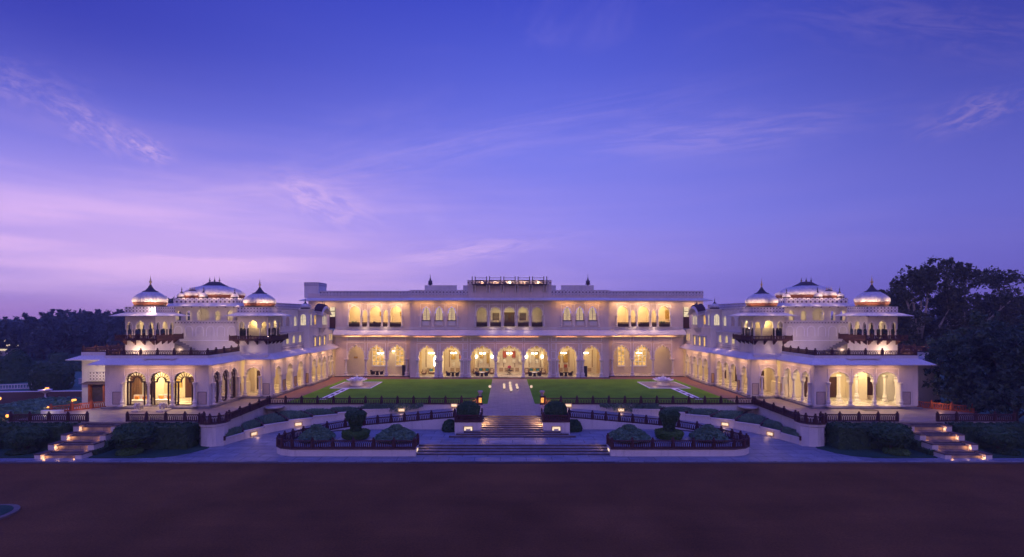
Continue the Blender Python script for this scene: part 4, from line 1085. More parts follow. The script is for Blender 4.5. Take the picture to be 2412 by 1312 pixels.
    for k in range(6):
        cu = 37.9 + k * 1.45; A = plain_arch(cu, .95, 9.1, 9.55, 8); Bq = plain_arch(cu, 1.09, 9.1, 9.62, 8)
        A = [(A[0][0], 8.2)] + A + [(A[-1][0], 8.2)]; Bq = [(Bq[0][0], 8.2)] + Bq + [(Bq[-1][0], 8.2)]
        for i in range(len(A) - 1):
            mb.quad(F(*A[i], .04), F(*A[i + 1], .04), F(*Bq[i + 1], .04), F(*Bq[i], .04)); mb.quad(F(*A[i], .04), F(*A[i + 1], .04), F(*A[i + 1], 0), F(*A[i], 0)); mb.quad(F(*Bq[i], .04), F(*Bq[i + 1], .04), F(*Bq[i + 1], 0), F(*Bq[i], 0))
    mb.fbox(F, 37.0, 46.0, 7.6, 7.7, .002, .07); mb.build('blind_arch_moulding', M['trim'], root)
    # stairs up to the outer pavilion balcony
    mb = MB()
    n = 9
    for k in range(n):
        x = 41.4 + k * .42; B(mb, x, x + .42, 66.6, 68.2, 5.92, 6.2 + k * .22)
    B(mb, 45.18, 46.6, 66.6, 68.2, 5.92, 8.05)
    mb.build('roof_stairs', M['step'], root)
    # ---- domed hall pavilion
    x0, x1, y0, y1 = 37.7, 46.3, 69.9, 76.0
    F = FR(0, y0, 1, 0, 0, -1, s); wl = MB()
    spans = [(37.7, 39.4, .8), (39.4, 41.0, .8), (41.0, 43.4, 1.7), (43.4, 44.9, .8), (44.9, 46.3, .8)]
    for a, b, w in spans: cell(wl, F, a, b, 10.2, 12.5, (a + b) / 2, w, 11.1, 11.75 if w < 1 else 12.05, 10.2, .3, 5, .08)
    Fi = FR(x0, 0, 0, 1, -1, 0, s)
    for k in range(3): a = 70.2 + k * 1.93; cell(wl, Fi, a, a + 1.93, 10.2, 12.5, a + .965, 1.1, 11.1, 11.85, 10.2, .3, 5, .08)
    Fo = FR(x1, 0, 0, 1, 1, 0, s)
    for k in range(3): a = 70.2 + k * 1.93; cell(wl, Fo, a, a + 1.93, 10.2, 12.5, a + .965, 1.1, 11.1, 11.85, 10.2, .3, 5, .08)
    B(wl, x0 + .3, x1 - .3, y1 - .3, y1, 9.9, 12.5); B(wl, x0, x1, y0, y1, 9.86, 10.19)
    wl.build('pavilion_wall', M['inner'] if False else M['white'], root)
    mb = MB(); loop_eave(mb, x0 + .01, x1 - .01, y0 + .01, y1 - .01, 1.2, 12.72, 12.3, .07, s); mb.build('eave', M['lead'], root)
    mb = MB()
    for k in range(8): corbel(mb, F, 37.95 + k * 1.16, 12.48, .55, .35, .14)
    for k in range(5): corbel(mb, Fi, 70.2 + k * 1.35, 12.48, .55, .35, .14)
    mb.build('eave_bracket', M['door'], root)
    mb = MB(); B(mb, x0, x1, y0, y1, 12.51, 12.68); B(mb, x0 + .02, x1 - .02, y0 + .02, y1 - .02, 12.7, 13.45); mb.build('parapet', M['jali'], root)
    cx, cy = P(42.5), 73.2
    mb = MB(); mb.lathe([(.93, 13.4), (1.0, 13.75), (1.01, 13.95)], cx, cy, 0, 72, 3.75, 2.75, sq=3.2); mb.build('dome_skirt', M['underlit'], root, True)
    mb = MB(); mb.lathe([(1.02, 13.93), (1.04, 14.1), (1.0, 14.3), (.88, 14.62), (.70, 14.95), (.48, 15.2), (.40, 15.27)], cx, cy, 0, 144, 3.75, 2.75, flute=.03, nfl=44, sq=3.2); dome = mb.build('dome', M['lead'], root, True)
    mb = MB(); mb.lathe([(.56, 15.15), (.54, 15.25), (.36, 15.55), (.22, 15.85), (.05, 15.9)], cx, cy, 0, 40, 3.4, 1.8, sq=2.6); mb.build('dome_cap', M['slate'], dome)
    for dx_ in (-.7, 0, .7):
        mb = MB(); finial(mb, cx + dx_, cy, 15.75, .62); mb.build('finial', M['bronze'], dome, True)
    for px, r, pz in ((42.5, .62, 13.46), (45.55, .58, 13.46), (38.2, .5, 13.46)): small_cupola(root, P(px), 70.55, pz, r)
    mb = MB(); mb.lathe([(.95, 13.46), (1.0, 13.72), (.98, 13.8)], P(44.1), 70.6, 0, 40, 1.0, .62, sq=2.6); mb.build('dome_skirt', M['underlit'], root, True)
    mb = MB(); mb.lathe([(.98, 13.78), (1.03, 13.95), (.9, 14.2), (.6, 14.4), (.45, 14.45)], P(44.1), 70.6, 0, 80, 1.0, .62, flute=.03, nfl=26, sq=2.6); d2 = mb.build('dome', M['lead'], root, True)
    mb = MB(); mb.lathe([(.6, 14.4), (.35, 14.58), (.1, 14.65)], P(44.1), 70.6, 0, 24, 1.0, .6, sq=2.4); mb.build('dome_cap', M['slate'], d2)
    for dx_ in (-.3, 0, .3):
        mb = MB(); finial(mb, P(44.1) + dx_, 70.6, 14.55, .42); mb.build('finial', M['gold'], d2, True)
    for x, y in ((39.5, 71.5), (42.2, 71.3), (44.9, 71.5), (42, 74)): point('pavilion_lamp', (P(x), y, 12.0), 60, (1, .74, .35), .1, root)
    for x in (38.6, 40.6, 42.6, 44.8): spot('dome_floodlight', (P(x), 68.9, 13.75), (P(x), 72, 14.5), 120, (1, .66, .42), 100, .8, .05, root)
    for y in (71, 74.5): spot('dome_floodlight', (P(36.7), y, 13.75), (P(41), y, 14.5), 120, (1, .66, .42), 100, .8, .05, root)
    for x in (39, 41.5, 44): point('parapet_floodlight', (P(x), 68.8, 13.0), 16, (1, .64, .42), .05, root)
    point('parapet_floodlight', (P(36.6), 73, 13.0), 22, (1, .64, .42), .05, root)
    # ---- the two square pavilions
    chhatri(root, s, 43.6, 47.3, 62.4, 66.0, 8.0, False, glz)
    chhatri(root, s, 32.4, 36.5, 68.0, 71.9, 7.7, True, False)
    # ---- inner upper storeys
    wl = MB()
    B(wl, 32.35, 36.9, 71.95, 79.7, 5.9, 8.55); B(wl, 32.25, 32.34, 72.0, 79.7, 8.2, 8.3); B(wl, 32.2, 32.34, 72.0, 79.7, 8.42, 8.6)
    B(wl, 33.1, 36.9, 71.95, 81, 8.61, 11.75); B(wl, 33.0, 33.09, 71.95, 79.6, 9.1, 9.18)
    B(wl, 31.4, 35.5, 79.72, 88.2, 5.9, 8.95); B(wl, 31.3, 35.5, 79.62, 88.3, 8.96, 9.1)
    B(wl, 31.5, 35.5, 79.8, 88.1, 9.11, 11.7)
    B(wl, 31.9, 35.0, 88.31, 91.95, 5.9, 8.4); B(wl, 31.8, 35.0, 88.31, 91.95, 8.41, 8.5)
    wl.build('upper_wall', M['white'], root)
    mb = MB(); B(mb, 33.05, 33.4, 71.95, 80, 11.77, 12.2); B(mb, 34.2, 34.5, 71.95, 88, 12.2, 12.9); mb.build('parapet', M['jali2'], root)
    mb = MB(); B(mb, 32.28, 32.34, 72.1, 79.6, 6.15, 6.65); mb.build('lattice_band', M['jali2'], root)
    Fa = FR(32.35, 0, 0, 1, -1, 0, s)
    for cu in (73.8, 76.0, 78.3): small_window(root, Fa, cu, .95, 6.95, 8.05, M['winsoft'])
    Fb = FR(33.1, 0, 0, 1, -1, 0, s)
    small_window(root, Fb, 78.3, .95, 9.45, 10.9, M['winpale'], lat=True)
    for cu in (73.4, 75.6): small_window(root, Fb, cu, 1.2, 9.45, 10.9, M['panelfill'])
    Fc = FR(0, 79.8, 1, 0, 0, -1, s); small_window(root, Fc, 32.35, .85, 9.5, 11.2, M['winpale'], lat=True)
    Fd = FR(31.4, 0, 0, 1, -1, 0, s)
    for cu in (82.0, 84.0, 86.2): 
        small_window(root, Fd, cu, .7, 6.1, 7.55, M['winlit'])
        mb = MB()
        for q in (-.55, .55): mb.fbox(Fd, cu + q - .08, cu + q + .08, 6.0, 7.7, .003, .16)
        mb.fbox(Fd, cu - .6, cu + .6, 7.705, 7.8, .003, .5); mb.build('window_hood', M['white'], root)
    Fe = FR(31.5, 0, 0, 1, -1, 0, s)
    small_window(root, Fe, 80.5, .5, 9.5, 11.2, M['winpale'], lat=True); small_window(root, Fe, 82.2, .9, 9.6, 11.1, M['winorange'])
    small_window(root, Fe, 87.4, .5, 9.5, 11.2, M['winpale'], lat=True)
    for cu in (89.2, 90.3, 91.3): small_window(root, FR(31.9, 0, 0, 1, -1, 0, s), cu, .5, 6.6, 7.8, M['winlit'])
    # oriel with a curved bangla roof
    mb = MB(); mb.prism([(P(31.49), 83.2), (P(30.9), 83.7), (P(30.9), 85.9), (P(31.49), 86.4)] , 9.0, 11.5); mb.build('oriel', M['white'], root)
    Fo = FR(30.9, 0, 0, 1, -1, 0, s)
    for cu in (84.1, 84.8, 85.5): small_window(root, Fo, cu, .45, 9.5, 10.9 if cu != 84.8 else 11.1, M['winpale'])
    for u in (84.0, 84.8, 85.6): cb = MB(); corbel(cb, Fd, u, 8.95, .5, .9, .2); cb.build('oriel_bracket', M['white'], root)
    rm = MB(); n = 12
    def bang(u): t = (u - 84.8) / 2.2; return 11.45 + 1.15 * (1 - t * t)
    xs_ = [82.6 + 4.4 * i / n for i in range(n + 1)]
    for i in range(n):
        a, b = xs_[i], xs_[i + 1]
        rm.quad(Fo(a, bang(a), .35), Fo(b, bang(b), .35), Fo(b, bang(b) + .25, -.9), Fo(a, bang(a) + .25, -.9))
        rm.quad(Fo(a, bang(a), .35), Fo(b, bang(b), .35), Fo(b, bang(b) - .35, .55), Fo(a, bang(a) - .35, .55))
        rm.quad(Fo(a, bang(a) - .42, .5), Fo(b, bang(b) - .42, .5), Fo(b, bang(b) - .35, .55), Fo(a, bang(a) - .35, .55))
        rm.quad(Fo(a, bang(a) - .42, .5), Fo(b, bang(b) - .42, .5), Fo(b, bang(b) - .1, -.9), Fo(a, bang(a) - .1, -.9))
    bo = rm.build('bangla_roof', M['white'], root)
    rm = MB()
    for i in range(n):
        a, b = xs_[i], xs_[i + 1]
        rm.quad(Fo(a, bang(a) + .02, .36), Fo(b, bang(b) + .02, .36), Fo(b, bang(b) + .2, .3), Fo(a, bang(a) + .2, .3)); rm.quad(Fo(a, bang(a) + .2, .3), Fo(b, bang(b) + .2, .3), Fo(b, bang(b) + .42, -.9), Fo(a, bang(a) + .42, -.9))
    rm.build('roof_band', M['redstone'], bo)
    for u in (84.3, 84.8, 85.3):
        mb = MB(); q = Fo(u, 12.75, -.1); finial(mb, q[0], q[1], q[2], .4); mb.build('finial', M['bronze'], bo, True)
    mb = MB(); B(mb, 31.35, 33.3, 79.6, 81.3, 11.71, 11.95); B(mb, 31.2, 33.4, 79.5, 81.4, 11.96, 12.05); B(mb, 31.35, 33.0, 86.7, 88.2, 11.71, 11.95); mb.build('cupola_base', M['white'], root)
    small_cupola(root, P(32.3), 80.4, 12.05, .72); small_cupola(root, P(32.1), 87.4, 11.96, .6)
    # annex: porch window
    if glz:
        F = FR(0, 66.0, 1, 0, 0, -1, s)
        mb = MB(); mb.fbox(F, 52.5, 54.2, -.2, 2.2, .01, .08); wn = mb.build('porch_window', M['slate'], root)
        mb = MB(); mb.fbox(F, 52.3, 52.5, -.3, 2.4, .003, .5); mb.fbox(F, 54.2, 54.4, -.3, 2.4, .003, .5); mb.build('frame', M['litstone'], wn)
        mb = MB(); loop = [F(51.8, 2.5, 0), F(55.0, 2.5, 0), F(55.0, 2.3, .9), F(51.8, 2.3, .9)]; mb.hexa([(a, b, c - .08) for a, b, c in loop], loop); mb.build('hood', M['darkstone'], wn)
        mb = MB(); mb.fbox(F, 52.2, 54.5, 2.62, 3.7, .003, .25); mb.build('porch_parapet', M['jali2'], wn)
        mb = MB(); loop = [(P(55.6), 70, 3.3), (P(55.6), 76, 3.3), (P(58.2), 76.5, 3.0), (P(58.2), 69.5, 3.0)]; mb.hexa([(a, b, c - .1) for a, b, c in loop], loop); B(mb, 57.6, 57.8, 70.2, 70.4, -2.3, 2.98); B(mb, 57.6, 57.8, 75.4, 75.6, -2.3, 2.98); mb.build('side_porch', M['white'], root)
    # ---- lamps in the arcades
    L = root
    for x in (38.8, 41.7, 44.6): area('arcade_lamp', (P(x), 62.6, 5.4), 2, 2, 420 if glz else 230, (1, .74, .36), parent=L)
    for y in (69.2, 73.5, 77.8, 82, 86, 90): area('arcade_lamp', (P(34.3), y, 5.4), 2, 2, 110, (1, .68, .30), parent=L)
    # light on the roof terrace behind the railing
    for x, y, p in ((38, 62.0, 70), (41.5, 62.0, 60), (45.5, 61.6, 80), (37, 65, 60), (49.5, 67.4, 90), (53, 67.6, 90), (43.3, 66.4, 9), (37.1, 67.0, 12), (34.4, 67.2, 7)):
        point('terrace_lamp', (P(x), y, 6.5), p * 1.7, (1, .66, .42), .05, L)
    # fill lights added under the eave to warm the walls and the pavement
    for x in (38.85, 41.7, 44.55): area('eave_fill', (P(x), 59.55, 5.3), 2.0, .15, 34, (1, .52, .28), parent=L)
    for y in (70, 74, 78, 82, 86, 90): area('eave_fill', (P(31.3 if y < 80 else 30.8), y, 5.25), .15, 2.5, 40, (1, .52, .26), parent=L)
    area('eave_fill', (P(34), 67.2, 5.3), 2.0, .15, 40, (1, .52, .26), parent=L)
    for y in (62, 65): area('eave_fill', (P(35.2), y, 5.25), .15, 2.0, 26, (1, .52, .28), parent=L)
    point('annex_lamp', (P(52.5), 63.2, 3.4), 220 if glz else 4, (1, .75, .45), .2, L)
    # wash along the upper inner side
    for y in (74, 78): point('ledge_lamp', (P(31.6), y, 6.2), 8, (1, .6, .4), .05, L)
    return root
build_wing(-1); build_wing(1)
# roof railings of the wings
for s in (-1, 1):
    railing([(s * 36.1, 67.5, 6.3), (s * 36.1, 60.55, 6.3), (s * 48.05, 60.55, 6.3), (s * 48.05, 65.9, 6.3)], 'dark red pierced railing round the front roof terrace of the ' + WN[s], 'roof terrace railings', h=.55, step=1.9)
    railing([(s * 48.4, 66.1, 6.3), (s * 55.5, 66.1, 6.3), (s * 55.5, 74, 6.3)], 'red pierced railing on the roof of the set-back annex of the ' + WN[s], 'roof terrace railings', h=.55, step=1.9)
# ------------------------------------------------------------------ ground, terrace, paving, ramps
def struct(mb, name, m, smooth=False):
    o = mb.build(name, m, None, smooth); o['kind'] = 'structure'; return o
RZ = -2.3
mb = MB(); mb.quad((-1500, -300, -2.46), (1500, -300, -2.46), (1500, 2200, -2.46), (-1500, 2200, -2.46)); struct(mb, 'ground', M['farlawn'])
mb = MB(); mb.quad((-160, -60, -2.42), (160, -60, -2.42), (160, 46.6, -2.42), (-160, 46.6, -2.42)); struct(mb, 'gravel_road', M['gravel'])
mb = MB(); mb.box(-29.5, 29.5, 46.6, 52.0, -2.45, RZ); mb.box(-64, -29.5, 46.6, 47.7, -2.45, RZ); mb.box(29.5, 64, 46.6, 47.7, -2.45, RZ)
mb.box(-29.5, -23, 52.0, 54.5, -2.45, RZ - .004); mb.box(23, 29.5, 52.0, 54.5, -2.45, RZ - .004); struct(mb, 'paving', M['paving'])
mb = MB(); mb.box(-62, 62, 46.28, 46.595, -2.45, -2.36); struct(mb, 'kerb', M['darkstone'])
mb = MB()
for i in range(150): x = -9.4 + i * .125; mb.box(x, x + .06, 46.4, 46.6, -2.36, -2.29)
tag(mb.build('drain_grate', M['darkstone']), 'long dark slotted drain grate in front of the lowest broad steps', 'drain grate')
# terrace masses
mb = MB()
for s in (-1, 1):
    a, b = sorted((s * 30.3, s * 52.5)); mb.box(a, b, 53.0, 100, -2.45, -.01)
mb.box(-30.3, 30.3, 63.4, 100, -2.45, -.01); mb.box(-3.9, 3.9, 56.5, 63.4, -2.45, -.01)
struct(mb, 'terrace', M['white'])
mb = MB()
for s in (-1, 1):
    a, b = sorted((s * 30.2, s * 52.6)); mb.box(a, b, 52.9, 66, -.01, 0); a, b = sorted((s * 27.9, s * 36)); mb.box(a, b, 66.0, 67.9, -.01, 0)
    a, b = sorted((s * 27.9, s * 30.2)); mb.box(a, b, 63.3, 66, -.01, 0)
struct(mb, 'terrace_paving', M['apron'])
mb = MB(); mb.box(-28.5, 28.5, 87.9, 92, -.012, .0)
for s in (-1, 1): a, b = sorted((s * 28.5, s * 31.9)); mb.box(a, b, 67.9, 92, -.012, .0)
struct(mb, 'terracotta_path', M['tile'])
mb = MB(); mb.box(-2.95, 2.95, 64.0, 87.9, -.008, .006); mb.box(-3.95, 3.95, 56.4, 64.0, -.008, .004); struct(mb, 'central_path', M['pathstone'])
mb = MB(); n = 40
for s in (-1, 1):
    a, b = sorted((s * 2.95, s * 28.4)); mb.box(a, b, 63.7, 87.88, -.01, .03)
lw = mb.build('lawn', M['lawn']); lw['kind'] = 'structure'
mb = MB(); mb.box(-30.2, -3.95, 63.3, 63.69, -.008, .035); mb.box(3.95, 30.2, 63.3, 63.69, -.008, .035); struct(mb, 'terrace_kerb', M['darkstone'])
# island platform with curved ends
isl = [(9.25, 48.3), (21, 48.3), (22.2, 48.7), (22.9, 49.4), (23.05, 50.2), (22.95, 51.2), (22.5, 52.3), (21.9, 53.5), (21.2, 54.6), (20.2, 55.7), (18.5, 56.6), (16, 57)]
full = isl + [(-x, y) for x, y in reversed(isl)] + [(-9.25, 50.2), (9.25, 50.2)]
mb = MB(); mb.prism(full, -2.45, -1.66); struct(mb, 'platform', M['white'])
def inset(P, d): return offset_poly(P, -d)
# platform paving
inn = [(9.35, 48.5), (20.9, 48.5), (22, 48.85), (22.6, 49.5), (22.75, 50.2), (22.65, 51.2), (22.2, 52.2), (21.6, 53.4), (20.9, 54.4), (19.9, 55.5), (18.3, 56.35), (16, 56.8)]
mb = MB(); mb.prism(inn + [(3.6, 56.8), (-3.6, 56.8)] + [(-x, y) for x, y in reversed(inn)] + [(-9.35, 50.15), (9.35, 50.15)], -1.67, -1.645); struct(mb, 'platform_paving', M['paving'])
# coping along the island edge
for s in (-1, 1):
    mb = MB(); A = [(s * x, y) for x, y in isl]; O = offset_poly(isl, .06); I = offset_poly(isl, -.24)
    for i in range(len(isl) - 1):
        q = [(s * O[i][0], O[i][1]), (s * O[i + 1][0], O[i + 1][1]), (s * I[i + 1][0], I[i + 1][1]), (s * I[i][0], I[i][1])]
        mb.hexa([(x, y, -1.655) for x, y in q], [(x, y, -1.56) for x, y in q])
    tag(mb.build('island_coping', M['darkstone']), 'dark stone coping round the curved planted platform on the side of the ' + WN[s], 'coping', 'platform copings')
# flights of steps: dark risers with pale treads that overhang them
def flight(name, label, treads, zbot, m_t=None):
    """treads: list of (half width, front y, back y, top z)"""
    root = thing(name, label, 'steps', (0, treads[0][1], zbot))
    r_ = MB(); t_ = MB(); z0 = zbot
    for (w, y0, y1, z1) in treads:
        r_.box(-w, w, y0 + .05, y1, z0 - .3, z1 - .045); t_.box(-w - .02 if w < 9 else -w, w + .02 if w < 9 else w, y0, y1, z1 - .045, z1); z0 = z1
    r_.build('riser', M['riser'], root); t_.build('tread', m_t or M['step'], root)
flight('broad_steps', 'broad low grey stone steps rising from the drive between the two planted platforms',
       [(9.249, 48.75 + k * .45, 50.3 if k == 3 else 49.199 + k * .45, RZ + (k + 1) * .164) for k in range(4)], RZ)
nst = 10; tr_ = []
for k in range(nst):
    w = (6.6, 5.9, 5.1)[k] if k < 3 else 3.25
    tr_.append((w, 53.0 + k * .35, 53.0 + (k + 1) * .35 - .001 if k < nst - 1 else 56.45, -1.644 + (k + 1) * .1645 + (.004 if k == nst - 1 else 0)))
flight('main_steps', 'grey stone steps lit from the sides, climbing to the central path between white planter boxes', tr_, -1.644)
# ramps behind the platform
def zr(x): return min(-.2, max(RZ, -.2 - (x - 3.9) * .085))
def ryl(x):
    if x <= 16: return 57.0
    for (a, ya), (b, yb) in zip([(16, 57), (18.5, 56.6), (20.2, 55.7), (21.2, 54.6), (21.9, 53.5), (22.5, 52.3)], [(18.5, 56.6), (20.2, 55.7), (21.2, 54.6), (21.9, 53.5), (22.5, 52.3), (23.0, 52.0)]):
        if a <= x <= b: return ya + (yb - ya) * (x - a) / (b - a)
    return 52.0
BK = [(3.9, 63.45), (15, 63.45), (18.3, 62.9), (21, 61.6), (23.5, 60.3), (25.8, 58.9), (27.8, 57.0), (28.9, 54.8), (29.5, 52.7), (30.3, 52.0)]
def ryb(x):
    for (a, ya), (b, yb) in zip(BK, BK[1:]):
        if a <= x <= b: return ya + (yb - ya) * (x - a) / (b - a)
    return 52.0
def rz_(x, y):
    t = min(1, max(0, (y - 51.5) / 6)); t = t * t * (3 - 2 * t); return RZ + (zr(x) - RZ) * t + .002
mb = MB(); NX, NY = 54, 12
for s in (-1, 1):
    for i in range(NX):
        xa, xb = 3.9 + (29.6 - 3.9) * i / NX, 3.9 + (29.6 - 3.9) * (i + 1) / NX
        for j in range(NY):
            def pt(x, j): y = ryl(x) + (ryb(x) - ryl(x)) * j / NY; return (s * x, y, rz_(x, y))
            mb.quad(pt(xa, j), pt(xb, j), pt(xb, j + 1), pt(xa, j + 1))
struct(mb, 'ramp', M['ramp'], True)
# ramp outer wall
for s in (-1, 1):
    mb = MB(); xs_ = [6.2 + i * 1.0 for i in range(15)]
    for a, b in zip(xs_, xs_[1:]):
        ya, yb = ryl(a), ryl(b); za, zb_ = max(-1.6, zr(a) + .05), max(-1.6, zr(b) + .05)
        mb.hexa([(s * a, ya - .2, -1.7), (s * b, yb - .2, -1.7), (s * b, yb + .05, -1.7), (s * a, ya + .05, -1.7)], [(s * a, ya - .2, za), (s * b, yb - .2, zb_), (s * b, yb + .05, zb_), (s * a, ya + .05, za)])
    tag(mb.build('ramp_wall', M['white']), 'white wedge-shaped wall carrying the sloping ramp railing toward the ' + WN[s], 'wall', 'ramp side walls')
# stepped planters between ramp and terrace
KB = [(29.6, 52.6), (28.9, 54.8), (27.8, 57.0), (25.8, 58.9), (23.5, 60.3), (21.0, 61.6), (18.3, 62.7), (15.0, 63.1)]
KE = [(30.29, 52.8), (30.29, 57.2), (30.29, 60.2), (29.3, 63.38), (26.2, 63.38), (23.0, 63.38), (19.6, 63.38), (15.2, 63.38)]
ordn = ['lowest', 'second lowest', 'third lowest', 'middle', 'third highest', 'second highest', 'highest']
ZT_ = []
random.seed(5)
def tuft(mb, x, y, z, h, n=5, sp=.12):
    for k in range(n):
        a = random.uniform(0, 2 * pi); r = random.uniform(0, sp); px, py = x + cos(a) * r, y + sin(a) * r
        b = random.uniform(0, 2 * pi); w = .035; hh = h * random.uniform(.6, 1.2); lx, ly = cos(a) * hh * .5, sin(a) * hh * .5
        mb.quad((px - cos(b) * w, py - sin(b) * w, z), (px + cos(b) * w, py + sin(b) * w, z), (px + lx + cos(b) * w * .4, py + ly + sin(b) * w * .4, z + hh), (px + lx - cos(b) * w * .4, py + ly - sin(b) * w * .4, z + hh))
for s in (-1, 1):
    for i in range(7):
        a, b, c_, d_ = KB[i], KB[i + 1], KE[i + 1], KE[i]
        mx_, my_ = (a[0] + b[0]) / 2, (a[1] + b[1]) / 2
        zt = max(rz_(mx_, my_) + .78, -1.5 + i * .17)
        pts = [(s * x, y) for x, y in (a, b, c_, d_)]
        root = thing('stepped_planter', 'white-walled bed with blue-green clumps, %s one beside the ramp toward the %s' % (ordn[i], WN[s]), 'planter', (s * mx_, my_, zt), 'stepped planting beds')
        mb = MB(); mb.prism(pts, -2.45, zt - .12); mb.build('planter_wall', M['white'], root)
        mb = MB(); mb.prism([(x * .9985, y + .12) for x, y in pts], zt - .12, zt - .06); mb.build('bed_soil', M['soil'], root)
        # front lip and the low red divider
        mb = MB()
        A = Vector((pts[0][0], pts[0][1], 0)); Bv = Vector((pts[1][0], pts[1][1], 0)); d = (Bv - A).normalized(); nrm = Vector((-d.y, d.x, 0)) * (-s)
        q = [A, Bv, Bv + nrm * -.16 * (1), A + nrm * -.16]
        mb.hexa([(p.x, p.y, zt - .12) for p in q], [(p.x, p.y, zt) for p in q]); mb.build('front_kerb', M['white'], root)
        mb = MB(); A = Vector((pts[0][0], pts[0][1], 0)); Dv = Vector((pts[3][0], pts[3][1], 0)); d = (Dv - A); 
        if d.length > .5:
            d.normalize(); nn = Vector((-d.y, d.x, 0)) * .11; q = [A - nn, Dv - nn, Dv + nn, A + nn]
            mb.hexa([(p.x, p.y, zt - .35) for p in q], [(p.x, p.y, zt + .09) for p in q]); mb.build('divider_kerb', M['redstone'], root)
        mb = MB()
        for k in range(420 if i < 6 else 200):
            u, v = random.random(), random.random(); u = .1 + u * .8; v = .1 + .8 * v
            x = (a[0] * (1 - u) + b[0] * u) * (1 - v) + (d_[0] * (1 - u) + c_[0] * u) * v; y = (a[1] * (1 - u) + b[1] * u) * (1 - v) + (d_[1] * (1 - u) + c_[1] * u) * v
            e = min(u, 1 - u, v, 1 - v)
            tuft(mb, s * x, y, zt - .08, .2 + .5 * min(.5, e * 2), 6, .14)
        mb.build('foliage', M['bedgrass'], root)
# retaining wall trim, bastions
for s in (-1, 1):
    root = thing('bastion', 'white rounded corner bastion below the dark railing in front of the ' + WN[s], 'bastion', (s * 31.0, 53.0, -2.4), 'corner bastions')
    mb = MB(); mb.lathe([(1.35, 0), (1.3, .3), (1.28, 2.1), (1.42, 2.2), (1.42, 2.42)], s * 31.0, 53.0, -2.45, 10, rot=pi / 10); mb.build('bastion_wall', M['white'], root)
    mb = MB(); mb.lathe([(1.5, 0), (1.5, .1)], s * 31.0, 53.0, -.03, 10, rot=pi / 10); mb.build('coping', M['darkstone'], root)
    q = [(s * (31.0 + 1.35 * cos(a)), 53.0 + 1.35 * sin(a), .07) for a in [radians(t) for t in (150, 186, 222, 258, 294, 320)]]
    q2 = q
    railing(q2, 'dark red railing curving round the corner bastion before the ' + WN[s], 'terrace railings', step=.9)
    railing([(s * 30.25, 63.2, 0.0), (s * 30.0, 54.0, 0.0)], 'dark red railing along the terrace side above the stepped beds of the ' + WN[s], 'terrace railings')
    railing([(s * 32.2, 53.2, 0.0), (s * 40.2, 53.2, 0.0)], 'dark red railing on the terrace edge between bastion and lamplit stairs of the ' + WN[s], 'terrace railings')
    railing([(s * 44.4, 53.2, 0.0), (s * 52.4, 53.2, 0.0)], 'dark red railing on the terrace edge outside the lamplit stairs of the ' + WN[s], 'terrace railings')
    railing([(s * 4.2, 63.45, .03), (s * 30.1, 63.45, .03)], 'long dark red railing along the foot of the lawn toward the ' + WN[s], 'terrace railings')
    RP = []
    for x in (6.4, 9, 12, 15, 16.5, 18.5, 20.2, 21.2, 21.9, 22.5):
        y = ryl(x) - .08; RP.append((s * x, y, max(-1.58, zr(x) + .06)))
    RP += [(s * 22.9, 51.2, -1.56), (s * 22.98, 50.1, -1.56), (s * 22.75, 49.3, -1.56), (s * 22.1, 48.75, -1.56), (s * 21, 48.42, -1.56), (s * 9.4, 48.42, -1.56), (s * 9.35, 50.1, -1.56)]
    # straight runs use longer panels; the ring is one railing
    railing(RP, 'dark red railing sweeping round the planted platform and up the ramp toward the ' + WN[s], 'terrace railings', step=2.0)
    railing([(s * 48.6, 61.8, 0.0), (s * 52.3, 57.8, 0.0)], 'orange-lit sandstone railing angled off the corner of the ' + WN[s], 'side railings', m=M['litstone'], step=1.7)
    point('side_railing_lamp', (s * 49.9, 59.3, .8), 22, (1, .5, .25), .1)
# planter boxes beside the main stairs with their clipped balls
random.seed(11)
def leafshell(mb, pts_normals, size, jitter=.5):
    for p, nv in pts_normals:
        p = Vector(p) + Vector([random.gauss(0, size * .25) for _ in range(3)])
        t = Vector([random.gauss(0, 1) for _ in range(3)]); nv = (Vector(nv) + t * jitter).normalized()
        a = nv.cross(t).normalized(); b = nv.cross(a); sz_ = size * random.uniform(.6, 1.3)
        mb.quad(p - a * sz_ - b * sz_ * .6, p + a * sz_ - b * sz_ * .6, p + a * sz_ + b * sz_ * .6, p - a * sz_ + b * sz_ * .6)
def lathe_samples(prof, cx, cy, cz, n):
    segs = []; tot = 0
    for (r0, z0), (r1, z1) in zip(prof, prof[1:]):
        A = math.hypot(r1 - r0, z1 - z0) * (r0 + r1) / 2; tot += A; segs.append((tot, r0, z0, r1, z1))
    R = []
    for _ in range(n):
        u = random.random() * tot
        for t, r0, z0, r1, z1 in segs:
            if u <= t: break
        k = random.random(); r = r0 + (r1 - r0) * k; z = z0 + (z1 - z0) * k; a = random.random() * 2 * pi
        nl = math.hypot(z1 - z0, r1 - r0) + 1e-9; nr, nz = (z1 - z0) / nl, -(r1 - r0) / nl
        if nr * r < 0 : nr, nz = -nr, -nz
        w = 1 + .10 * noise.noise(Vector((cos(a) * r * 1.6 + cx, sin(a) * r * 1.6 + cy, z * 1.6))) + .05 * noise.noise(Vector((cos(a) * r * 6 + cx, sin(a) * r * 6 + cy, z * 6)))
        R.append(((cx + cos(a) * r * w, cy + sin(a) * r * w, cz + z), (cos(a) * nr, sin(a) * nr, nz)))
    return R
def clipped(parent, name, m, prof, cx, cy, cz, n, size, seg=28):
    mb = MB(); mb.lathe([(max(.0, r * .93 - size * .9), z * .97) for r, z in prof], cx, cy, cz, seg); leafshell(mb, lathe_samples(prof, cx, cy, cz, n), size, .8); leafshell(mb, lathe_samples([(r * 1.05, z) for r, z in prof], cx, cy, cz, n // 6), size * .8, 1.5)
    return mb.build(name, m, parent) if parent else mb.build(name, m)
